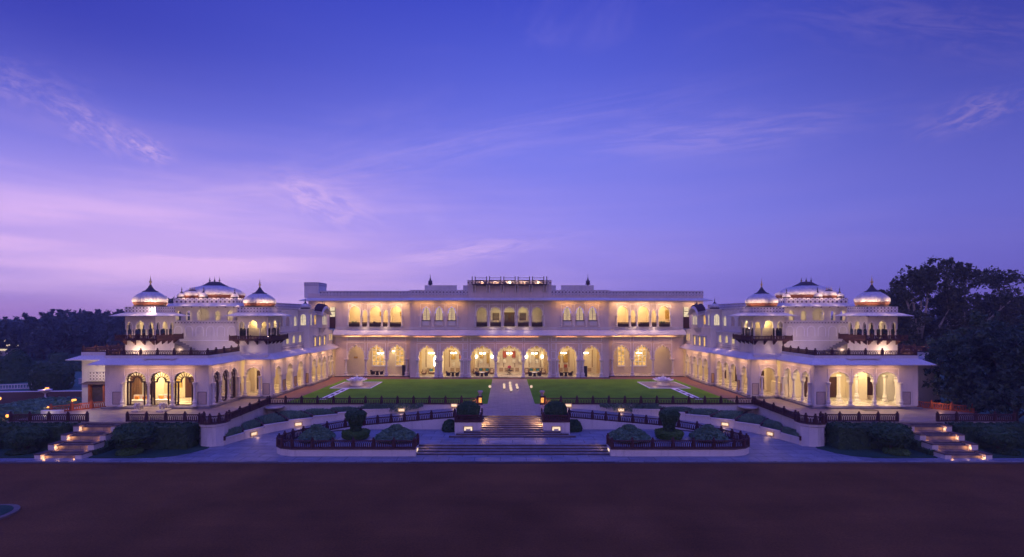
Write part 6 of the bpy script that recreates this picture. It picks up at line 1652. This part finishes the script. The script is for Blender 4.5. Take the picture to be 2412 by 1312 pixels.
# dark cabinets standing in two arches
for x, y, w_ in ((-18.95, 92.15, 'glazed'), (13.35, 90.4, 'open')):
    root = thing('speaker_cabinet', 'tall dark upright cabinet in the arcade on the side of the %s wing' % w_, 'cabinet', (x, y, ZF))
    mb = MB(); mb.box(x - .42, x + .42, y - .2, y + .3, ZF + .08, ZF + 1.85); mb.build('cabinet_body', M['steel'], root)
    mb = MB(); mb.box(x - .44, x + .44, y - .22, y + .32, ZF + 1.85, ZF + 1.9); mb.box(x - .44, x + .44, y - .22, y + .32, ZF, ZF + .08); mb.build('cabinet_trim', M['wood'], root)
# pictures on the verandah back wall
def picture(x, y, z0, z1, w_, m_, label):
    root = thing('framed_picture', label, 'picture', (x, y, z0), 'pictures on the verandah wall')
    mb = MB(); mb.box(x - w_ / 2, x + w_ / 2, y - .05, y - .01, z0, z1); mb.build('artwork', M[m_], root)
    mb = MB(); t_ = .05
    mb.box(x - w_ / 2 - t_, x - w_ / 2, y - .08, y, z0 - t_, z1 + t_); mb.box(x + w_ / 2, x + w_ / 2 + t_, y - .08, y, z0 - t_, z1 + t_); mb.box(x - w_ / 2, x + w_ / 2, y - .08, y, z1, z1 + t_); mb.box(x - w_ / 2, x + w_ / 2, y - .08, y, z0 - t_, z0); mb.build('frame', M['gold'], root)
Y = 95.86
for sg, wn_ in ((-1, 'glazed'), (1, 'open')):
    picture(sg * .85, Y, 3.1, 4.3, .65, 'picture_red', 'brick-red painting high on the wall of the central arch, %s wing side' % wn_)
    picture(sg * .85, Y, 2.1, 2.85, .6, 'picture_white', 'pale print under the red painting in the central arch, %s wing side' % wn_)
    picture(sg * 2.05, Y - .12, 2.15, 3.4, .65, 'picture_white', 'narrow pale picture at the edge of the central arch, %s wing side' % wn_)
    picture(sg * 5.2, Y, 3.0, 4.2, .6, 'picture_gold', 'golden picture above the sofa in the broad arch, %s wing side' % wn_)
    picture(sg * 5.2, Y, 2.0, 2.8, .6, 'picture_white', 'pale print below the golden picture in the broad arch, %s wing side' % wn_)
    picture(sg * 4.0, Y, 2.0, 3.9, .4, 'picture_gold' if sg < 0 else 'picture_white', 'tall narrow picture inside the golden one in the broad arch, %s wing side' % wn_)
    for x in (3.2, 6.2):
        root = thing('wall_sconce', 'bright glass wall sconce at the %s edge of the broad arch, %s wing side' % ('inner' if x < 4 else 'outer', wn_), 'wall lamp', (sg * x, Y - .1, 3.2), 'verandah wall sconces')
        mb = MB(); mb.box(sg * x - .08, sg * x + .08, Y - .05, Y + .04, 2.9, 3.2); mb.build('bracket', M['gold'], root)
        mb = MB(); mb.lathe([(.08, 0), (.2, .12), (.22, .4), (.1, .55)], sg * x, Y - .25, 3.0, 12); mb.build('glass_shade', M['bulb'], root, True)
picture(-10.5, Y, 2.8, 4.4, .7, 'picture_gold', 'tall gold-green picture above the table in the narrower arch, glazed wing side')
picture(-9.1, Y, 2.9, 3.8, .6, 'picture_red', 'small red-framed portrait in the narrower arch, glazed wing side')
picture(-10.4, Y, 1.4, 2.3, .6, 'picture_white', 'pale print low behind the table in the narrower arch, glazed wing side')
picture(-9.2, Y, 1.4, 2.3, .6, 'picture_white', 'pale print beside the low one in the narrower arch, glazed wing side')
picture(9.2, Y, 2.2, 4.2, .8, 'picture_gold', 'large golden picture in the narrower arch, open wing side, nearer the centre')
picture(10.6, Y, 2.2, 4.2, .8, 'picture_gold', 'large golden picture in the narrower arch, open wing side, farther from the centre')
picture(9.2, Y, 1.2, 1.8, .6, 'picture_red', 'square dark-red picture low in the narrower arch, nearer the centre')
picture(10.6, Y, 1.2, 1.8, .6, 'picture_red', 'square dark-red picture low in the narrower arch, farther from the centre')
for x, z in ((-23.9, 10.9), (-20.1, 10.9)):
    picture(x, 95.38 if x < -22 else 95.38, z, z + .8, .6, 'picture_gold', 'small framed picture in the upper gallery, %s one' % ('middle-arch' if x < -22 else 'inner-arch'))
# gallery furniture
dup(ch, (-24.3, 93.0, Z0), 'dark armchair at the desk in the upper gallery above the lit window')
mb = MB(); mb.box(-23.7, -22.9, 92.6, 93.4, Z0, Z0 + .75); tag(mb.build('desk', M['door']), 'dark desk behind the gallery railing above the lit window', 'desk')
def pot_plant(x, y, z, label, h=.9):
    root = thing('potted_plant', label, 'plant', (x, y, z), 'gallery plants')
    mb = MB(); mb.lathe([(.15, 0), (.22, .3), (.24, .35)], x, y, z, 12); mb.build('pot', M['redstone'], root)
    mb = MB()
    for k in range(60): tuft(mb, x, y, z + .3, h * .7, 2, .25)
    mb.build('foliage', M['bush'], root)
random.seed(4)
pot_plant(-28.3, 92.9, Z0, 'leafy potted plant behind the outer gallery railing near the glazed wing'); pot_plant(27.9, 92.9, Z0, 'leafy potted plant behind the outer gallery railing near the open wing'); pot_plant(24.9, 92.9, Z0, 'small potted plant behind the middle gallery railing near the open wing', .6)
# lounge behind the glazed arches
random.seed(8)
def lounge_sofa(x, y, label):
    root = thing('lounge_sofa', label, 'sofa', (x, y, .32), 'white lounge sofas')
    mb = MB(); mb.box(x - 1.0, x + 1.0, y - .45, y + .45, .36, .78); mb.build('seat', M['trim'], root)
    mb = MB(); mb.box(x - 1.0, x + 1.0, y + .46, y + .66, .36, 1.3); mb.build('backrest', M['trim'], root)
    for q in (-.5, .5): mb = MB(); mb.box(x + q - .22, x + q + .22, y + .2, y + .45, .79, 1.15); mb.build('cushion', M['orange'], root)
    return root
l0 = lounge_sofa(-45.3, 62.0, 'white sofa with orange cushions behind the outermost glazed arch'); dup(l0, (-42.6, 62.4, .32), 'white sofa with orange cushions behind the middle glazed arch')
for x, lab in ((-41.0, 'middle'), (-38.4, 'innermost')):
    root = thing('coffee_table', 'low white table with bottles behind the %s glazed arch' % lab, 'table', (x, 62.0, .32), 'lounge tables')
    mb = MB(); mb.box(x - .5, x + .5, 61.7, 62.3, .62, .7); mb.build('table_top', M['marble'], root)
    for qx in (-.4, .4): mb = MB(); mb.box(x + qx - .04, x + qx + .04, 61.9, 62.1, .32, .62); mb.build('leg', M['wood'], root)
    mb = MB()
    for k in range(3): 
        mb = MB(); mb.lathe([(.05, 0), (.05, .16), (.02, .22), (.02, .3)], x - .3 + k * .28, 61.95, .70, 8); tag(mb.build('bottle', M['wood'], None, True), 'dark bottle on the low table behind the %s glazed arch' % lab, 'bottle', 'bottles on the %s lounge table' % lab)
mb = MB()
for k in range(14): x = -47.2 + k * .1; mb.lathe([(.06, 0), (.06, 3.2)], x, 63.2 + .05 * (k % 2), .4, 6)
tag(mb.build('curtain', M['wicker2']), 'brown patterned curtain hanging inside behind the outermost glazed arch', 'curtain')
mb = MB()
for k in range(8): x = -39.0 + k * .12; mb.lathe([(.06, 0), (.06, 3.2)], x, 65.2 + .05 * (k % 2), .4, 6)
tag(mb.build('curtain', M['wicker2']), 'brown patterned curtain hanging inside behind the innermost glazed arch', 'curtain')
picture(-42.0, 64.1, 2.0, 3.0, 1.2, 'picture_gold', 'wide golden picture on the lounge wall behind the middle glazed arch')
# marble basin in the open arcade, mat on the terrace
mb = MB(); mb.box(45.6, 46.4, 64.6, 65.2, .32, .8); tag(mb.build('stone_trough', M['panelfill']), 'low grey stone trough among the columns of the open marble hall', 'trough')
mb = MB(); mb.box(40.9, 42.6, 58.9, 59.9, .0, .02); tag(mb.build('door_mat', M['darkstone']), 'small dark mat on the terrace before the middle open arch', 'mat')
mb = MB(); mb.hexa([(-43.4, 58.2, .0), (-40.6, 58.2, .0), (-40.6, 60.05, .0), (-43.4, 60.05, .0)], [(-43.4, 58.2, .03), (-40.6, 58.2, .03), (-40.6, 60.05, .3), (-43.4, 60.05, .3)]); tag(mb.build('entrance_ramp', M['apron']), 'short stone entrance ramp between the two elephant statues', 'ramp')
# elephants
def skin_body(name, joints, edges, m, parent, sub=2):
    org = ORG[parent.name]
    me = bpy.data.meshes.new(name); me.from_pydata([tuple(Vector(j[0])) for j in joints], edges, []); me.materials.append(m)
    o = bpy.data.objects.new(name, me); COL.objects.link(o); o.parent = parent; ORG[o.name] = org
    sk = o.modifiers.new('skin', 'SKIN')
    for i, j in enumerate(joints):
        r_ = j[1]; me.skin_vertices[0].data[i].radius = (r_, r_) if not isinstance(r_, tuple) else r_
    me.skin_vertices[0].data[0].use_root = True
    o.modifiers.new('sub', 'SUBSURF').levels = sub; o.modifiers['sub'].render_levels = sub
    return o
def elephant(x, y, label):
    root = thing('elephant_statue', label, 'statue', (x, y, 0), 'marble elephant statues')
    mb = MB(); mb.box(x - .42, x + .42, y - .75, y + .75, 0, .16); mb.build('plinth', M['granite'], root)
    J = [((0, .25, .72), .26), ((0, -.1, .74), .27), ((0, -.38, .86), .17), ((0, -.56, .92), .15), ((0, -.7, .74), .08), ((0, -.76, .5), .055), ((0, -.72, .3), .04),
         ((.15, .38, .5), .11), ((.15, .38, .2), .09), ((-.15, .38, .5), .11), ((-.15, .38, .2), .09), ((.15, -.22, .5), .11), ((.15, -.24, .2), .09), ((-.15, -.22, .5), .11), ((-.15, -.24, .2), .09), ((0, .48, .72), .12), ((0, .56, .5), .03), ((.16, -.48, .86), .07), ((-.16, -.48, .86), .07)]
    E = [(0, 1), (1, 2), (2, 3), (3, 4), (4, 5), (5, 6), (0, 7), (7, 8), (0, 9), (9, 10), (1, 11), (11, 12), (1, 13), (13, 14), (0, 15), (15, 16)]
    skin_body('body', J[:17], E, M['granite'], root)
    for sg in (-1, 1):
        mb = MB(); pl = [(x + sg * .17, y - .42, .98), (x + sg * .30, y - .32, 1.0), (x + sg * .34, y - .28, .8), (x + sg * .24, y - .36, .64), (x + sg * .17, y - .44, .74)]
        mb.quad(*pl); mb.quad(*[(a, b + .04, c_) for a, b, c_ in pl])
        for i in range(5): p_, q_ = pl[i], pl[(i + 1) % 5]; mb.quad(p_, q_, (q_[0], q_[1] + .04, q_[2]), (p_[0], p_[1] + .04, p_[2]))
        mb.build('ear', M['granite'], root)
        mb = MB(); mb.tube([(x + sg * .09, y - .66, .8), (x + sg * .12, y - .82, .72), (x + sg * .11, y - .92, .78)], [.035, .025, .01], 6); mb.build('tusk', M['trim'], root)
elephant(-43.15, 59.0, 'carved marble elephant on a plinth before the glazed arches, outer side of the entrance ramp'); elephant(-40.3, 59.0, 'carved marble elephant on a plinth before the glazed arches, inner side of the entrance ramp')

# ------------------------------------------------------------------ far garden beside the glazed wing
mb = MB(); mb.prism([(-200, 62), (-57, 79), (-57, 92), (-200, 78)][::1], -2.46, -2.40); struct(mb, 'side_road', M['gravel'])
mb = MB(); pts = [(-200, 78.2), (-57, 92.2), (-57, 92.6), (-200, 78.7)]; mb.prism(pts, -2.46, -2.3); struct(mb, 'side_kerb', M['trim'])
def balustrade(p0, p1, label):
    root = thing('garden_balustrade', label, 'balustrade', p0, 'pale garden balustrades')
    a, b = Vector(p0), Vector(p1); L = (b - a).length; d = (b - a).normalized(); nx = Vector((-d.y, d.x, 0))
    F = lambda u, z, dd=0: tuple(a + d * u + nx * dd + Vector((0, 0, z)))
    mb = MB(); mb.fbox(F, 0, L, 0, .15, -.15, .15); mb.fbox(F, 0, L, .75, .9, -.16, .16)
    n = int(L / .42)
    for k in range(n): u = (k + .5) * L / n; q = F(u, .15); mb.lathe([(.08, 0), (.12, .2), (.06, .35), (.11, .5), (.08, .6)], q[0], q[1], q[2], 6)
    mb.build('balusters', M['white'], root)
    for u in (0, L / 2, L):
        mb = MB(); mb.fbox(F, u - .3, u + .3, 0, 1.0, -.3, .3); mb.fbox(F, u - .38, u + .38, 1.0, 1.12, -.38, .38); mb.build('pier', M['white'], root)
balustrade((-104, 88, -2.4), (-84.5, 95.0, -2.4), 'pale stone balustrade crossing the garden behind the drum-shaped bush, farther end')
balustrade((-84, 100, -2.4), (-74.5, 103.5, -2.4), 'pale stone balustrade in the garden close to the annex')
random.seed(31)
def drum(x, y, r, h, label, m='hedge', n=1600):
    t = thing('drum_bush', label, 'bush', (x, y, -2.42), 'clipped garden bushes'); clipped(t, 'foliage', M[m], [(r * .9, 0), (r, h * .3), (r, h * .8), (r * .85, h), (0, h * 1.03)], x, y, -2.42, n, .16, 20)
drum(-83.5, 93.0, 3.1, 3.9, 'big drum-shaped dark bush between the two balustrades')
t = thing('cone_topiary', 'dark cone-shaped topiary standing on the distant lawn', 'topiary', (-100.5, 104, -2.42))
clipped(t, 'foliage', M['topiary'], [(3.4, 0), (3.2, 1.2), (2.6, 3.2), (1.6, 5.2), (.6, 6.3), (0, 6.5)], -100.5, 104, -2.42, 1500, .2)
drum(-66.5, 98.5, 1.6, 3.0, 'small round bush beyond the annex corner')
hedge(-70, -53.0, 68.5, 76, -2.42, -1.2, 'broad low green hedge at the foot of the annex wall of the glazed wing', 'garden hedges', 'bush', 14, .16)
hedge(-64, -56, 63.2, 68.0, -2.42, -1.0, 'lower front hedge between the drive lanterns and the orange railing', 'garden hedges', 'bush', 14, .16)
hedge(-72, -54.5, 59.5, 63, -2.42, -1.2, 'dark ragged hedge behind the far railing by the lanterns', 'garden hedges', 'hedge', 12, .16)
for k, (x0, x1, y) in enumerate(((-135, -112, 118), (-150, -96, 131), (-110, -80, 122))):
    hedge(x0, x1, y, y + 2.0, -2.44, -1.2, 'long dark clipped hedge across the distant lawn, %s of three' % ('nearest', 'farthest', 'middle')[k], 'distant lawn hedges', 'topiary', 4, .3)
def garden_lantern(x, y, label, h=1.15):
    root = thing('garden_lantern', label, 'lantern', (x, y, -2.4), 'garden lanterns along the side road')
    mb = MB(); mb.lathe([(.2, 0), (.2, .1), (.1, .14), (.08, h - .2), (.16, h - .1), (.2, h)], x, y, -2.4, 8); mb.build('post', M['redstone'], root)
    mb = MB(); mb.lathe([(.16, 0), (.26, .12), (.26, .34), (.16, .42)], x, y, -2.4 + h, 10); mb.build('lantern_glass', M['coal'], root, True)
    mb = MB(); mb.lathe([(.34, 0), (.3, .1), (.08, .2), (0, .3)], x, y, -2.4 + h + .42, 10); mb.build('lantern_roof', M['bronze'], root)
    point('lantern_light', (x, y - .5, -2.4 + h + .2), 10, (1, .45, .15), .1, root)
for (x, y, w_) in ((-74.3, 74.0, 'beyond the road, farthest out'), (-76.3, 84.0, 'beyond the road, closer to the drum bush'), (-60.6, 61.4, 'on the near side of the road, farthest out'), (-60.5, 66.8, 'on the near side of the road, middle one'), (-62.2, 72.6, 'beside the low hedge')):
    garden_lantern(x, y, 'small red lantern on a short post, ' + w_)
for (px_, py_, D_, lab) in ((14, 804, 150, 'uppermost'), (20, 814, 150, 'lower'), (67, 809, 150, 'widest'), (40, 816, 155, 'faintest')):
    X_ = (px_ - 1190) * D_ / 1200 - .75; z_ = 11.1 - (py_ - 742) * D_ / 1200
    root = thing('park_lamp', 'distant warm lamp post glowing among the far garden trees, ' + lab + ' of the cluster', 'street lamp', (X_, D_, -2.4), 'distant park lamps')
    mb = MB(); mb.lathe([(.1, 0), (.07, z_ + 2.0)], X_, D_, -2.4, 6); mb.build('post', M['bronze'], root)
    mb = MB(); mb.lathe([(.1, -.4), (.45, 0), (.4, .4), (.1, .6)], X_, D_ - .0, z_, 10); mb.build('lamp_head', M['lampglass'] if lab != 'faintest' else M['winpale'], root, True)
mb = MB(); mb.box(-152, -146.5, 150, 153, -2.44, 1.2); root = thing('garden_pavilion', 'small low lit building among the distant garden trees', 'building', (-149, 150, -2.4)); mb.build('wall', M['white'], root)
mb = MB(); mb.box(-151.5, -147, 149.9, 149.99, .6, 1.9 - .8); mb.build('window', M['winpale'], root)
mb = MB(); mb.prism([(-153, 149.4), (-146, 149.4), (-146, 153.5), (-153, 153.5)], 1.2, 1.5); mb.build('roof', M['slate'], root)
root = thing('bird_bath', 'white stone bowl on a stem by the drum-shaped bush', 'bird bath', (-75.7, 83.0, -2.4))
mb = MB(); mb.lathe([(.25, 0), (.12, .1), (.1, .7), (.3, .85), (.7, 1.1), (.95, 1.35), (.85, 1.3), (0, 1.15)], -75.7, 83.0, -2.4, 16); mb.build('stone_bowl', M['trim'], root, True)
mb = MB(); mb.box(-53.0, -50.8, 57.3, 57.8, -.3, .35); tag(mb.build('lit_wall_end', M['white']), 'short pale wall end with a red coping catching lamplight behind the far railing', 'wall')
point('wall_end_lamp', (-52, 56.7, .2), 8, (1, .8, .5), .1)

# ------------------------------------------------------------------ trees
def crown_mesh(name, lobes, n, size, seed, m):
    random.seed(seed); mb = MB(); tot = sum(l[3] ** 2 * max(.5, l[4]) for l in lobes)
    for (cx, cy, cz, r, sq) in lobes:
        k = int(n * r * r * max(.5, sq) / tot)
        nc = max(4, int(k / 26))
        for c_ in range(nc):
            d = Vector([random.gauss(0, 1) for _ in range(3)]).normalized(); rr = r * random.random() ** .33
            c0 = Vector((cx, cy, cz)) + Vector((d.x * rr, d.y * rr, d.z * rr * sq)); cr = r * random.uniform(.12, .26)
            for j in range(26):
                p = c0 + Vector([random.gauss(0, cr * .5) for _ in range(3)])
                a = Vector([random.gauss(0, 1) for _ in range(3)]).normalized(); b = a.cross(Vector([random.gauss(0, 1) for _ in range(3)])).normalized(); sz_ = size * random.uniform(.5, 1.2)
                mb.quad(p - a * sz_, p + b * sz_ * .45, p + a * sz_, p - b * sz_ * .45)
    return mb
def make_tree(x, y, z, h, spread, label, group, m='leaf', bark='bark2', n=6000, size=.28, seed=1, tall=False, rnd=0):
    random.seed(seed); root = thing('tree', label, 'tree', (x, y, z), group)
    lobes = []; limbs = MB()
    th = h * (.42 if tall else .25)
    lean = Vector((random.uniform(-.08, .08), random.uniform(-.05, .05), 1))
    base = Vector((x, y, z)); topk = base + lean * th
    limbs.tube([base, base + lean * th * .5 + Vector((random.uniform(-.2, .2), 0, 0)), topk], [h * .028, h * .02, h * .016], 8)
    nl = 9 if tall else 8
    for i in range(nl):
        a = 2 * pi * i / nl + random.uniform(-.4, .4); k = random.uniform(.35, 1.0)
        zz = random.uniform(.35, .95) if not tall else random.uniform(.45, .97)
        rad = spread * (1 - .55 * abs(zz - .6)) * k * (.75 if zz > .85 else 1)
        e = Vector((x + cos(a) * rad, y + sin(a) * rad, z + h * zz * .93)); st = base + lean * th * random.uniform(.55, 1.0)
        mid = st.lerp(e, .5) + Vector((0, 0, -h * .03 + random.uniform(0, .06) * h))
        limbs.tube([st, mid, e], [h * .012, h * .008, h * .003], 6)
        for q in range(2): e2 = e + Vector((random.uniform(-1, 1), random.uniform(-1, 1), random.uniform(-.3, 1))) * spread * .3; limbs.tube([mid.lerp(e, .6), e2], [h * .005, h * .002], 5); lobes.append((e2.x, e2.y, e2.z, spread * random.uniform(.22, .32), .8))
        lobes.append((e.x, e.y, e.z, spread * random.uniform(.30, .46), random.uniform(.6, .9)))
    lobes.append((x, y, z + h * .86, spread * .42, .7))
    if rnd:
        for i in range(rnd):
            a = random.uniform(0, 2 * pi); zz = random.uniform(.12, .95); rr = spread * sqrt(max(0.05, 1 - (2 * zz - .9) ** 2)) * .8
            lobes.append((x + cos(a) * rr, y + sin(a) * rr, z + h * zz, spread * .32, .8))
        for i in range(int(rnd / 3)): lobes.append((x + random.uniform(-.4, .4) * spread, y + random.uniform(-.4, .4) * spread, z + h * random.uniform(.3, .7), spread * .4, .8))
    limbs.build('trunk', M[bark], root, True)
    crown_mesh('crown', lobes, n, size, seed + 100, m).build('crown', M[m], root)
    return root
# big trees beyond the open wing
make_tree(57.5, 58, -2.4, 12.2, 7.6, 'broad dense round-crowned tree leaning over the terrace corner by the open wing', None, 'leaf', 'bark2', 30000, .28, 3, rnd=30)
make_tree(64.5, 63, -2.4, 13.2, 6.5, 'dense dark tree at the frame edge behind the round-crowned one', None, 'leaf', 'bark2', 15000, .26, 13, rnd=20)
tall_spec = [(71, 88, 22.5, 6.2, 'tall open-crowned tree with pale trunk, nearest the outer domed pavilion'), (82, 92, 23.5, 7.0, 'tallest pale-trunked tree with an open airy crown'), (92, 95, 23.0, 7.0, 'tall pale-trunked tree with forked limbs behind the dense one'), (103, 98, 24.0, 8.0, 'tall pale-trunked tree farthest toward the frame edge'), (76, 100, 19.5, 5.5, 'shorter pale-trunked tree filling the gap behind the tall ones')]
for i, (x, y, h, sp, lab) in enumerate(tall_spec): make_tree(x, y, -2.4, h, sp, lab, 'tall trees beyond the wing', 'leaf2', 'bark', 17000, .28, 40 + i * 7, True)
make_tree(69, 92, -2.4, 12.5, 5.0, 'bushy mid-height tree under the tall trees, nearest the wing', 'understorey trees beyond the wing', 'leaf2', 'bark2', 8000, .3, 71, rnd=12)
make_tree(80, 87, -2.4, 12.5, 6.0, 'bushy mid-height tree under the tall trees, middle one', 'understorey trees beyond the wing', 'leaf2', 'bark2', 8000, .3, 72, rnd=12)
make_tree(92, 86, -2.4, 13.5, 7.0, 'bushy mid-height tree under the tall trees, outermost one', 'understorey trees beyond the wing', 'leaf', 'bark2', 8000, .3, 73, rnd=12)
make_tree(63.5, 84, -2.4, 10.5, 4.5, 'rounded small tree just behind the annex of the open wing', 'understorey trees beyond the wing', 'leaf2', 'bark2', 6000, .3, 74, rnd=10)
make_tree(77, 104, -2.4, 16.5, 5.2, 'dark round tree seen above the roof beside the outer dome', None, 'leaf', 'bark2', 7000, .3, 75, rnd=12)
make_tree(-89, 128, -2.4, 18.5, 8.0, 'dark tree seen behind the outer dome of the glazed wing', None, 'leafhaze', 'bark2', 6000, .35, 76, rnd=12)
# tree belt beyond the far garden, haze tinted into its leaves
protos = []
for i in range(5):
    t = make_tree(-500 - i * 30, 300, -2.4, 13, 8.0, 'bluish tree in the far belt beyond the garden', 'trees of the far belt', 'leafhaze', 'bark2', 3600, .5, 200 + i, rnd=12); protos.append(t)
random.seed(77)
spots = []
for k in range(46):
    D_ = random.uniform(150, 215); px_ = -80 + k * 11.5 + random.uniform(-8, 8)
    spots.append(((px_ - 1190) * D_ / 1200, D_))
for k in range(12):
    D_ = random.uniform(160, 210); px_ = 2010 + k * 45 + random.uniform(-8, 8); spots.append(((px_ - 1190) * D_ / 1200, D_))
spots.sort(key=lambda q: q[0])
for k, (X_, D_) in enumerate(spots):
    px_ = 1190 + X_ * 1200 / D_
    hgt = (742 - (752 if px_ < 120 else 742 if px_ < 180 else 733 if px_ < 260 else 740)) * D_ / 1200 + 13.5 + random.uniform(-1.8, .6)
    if px_ > 2000: hgt = 14 + random.uniform(-1, 1)
    sc = hgt / 13.0
    p_ = protos[k % 5]
    lab = 'bluish tree in the far belt beyond the garden' if px_ < 1000 else 'bluish tree in the far belt behind the tall trees'
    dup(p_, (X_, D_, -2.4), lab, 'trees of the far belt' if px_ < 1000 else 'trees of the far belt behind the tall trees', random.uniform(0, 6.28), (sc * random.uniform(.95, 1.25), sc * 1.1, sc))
for t in protos:
    for ch_ in list(t.children): bpy.data.objects.remove(ch_)
    bpy.data.objects.remove(t)
# low bushes at the feet of the far belt
random.seed(90)
for k in range(14):
    X_ = -165 + k * 8 + random.uniform(-2, 2); drum(X_, 140 + random.uniform(-4, 4), random.uniform(2, 4), random.uniform(1.5, 3), 'low dark bush at the foot of the far tree belt', 'topiary', 350)
# evening haze: a closed volume round camera and scene
if HAZE:
    mb = MB(); mb.box(-300, 260, -80, 330, -3.6, 34); hz_ = mb.build('haze', M['wall']); hz_['kind'] = 'stuff'
    m = bpy.data.materials.new('evening_haze'); m.use_nodes = True; T = NT(m.node_tree)
    v = T.n('ShaderNodeVolumePrincipled'); v.inputs['Color'].default_value = (.72, .70, .95, 1); v.inputs['Density'].default_value = HAZE
    o = T.n('ShaderNodeOutputMaterial'); T.l(v.outputs[0], o.inputs['Volume']); hz_.data.materials.clear(); hz_.data.materials.append(m)
    SC.cycles.volume_bounces = 0
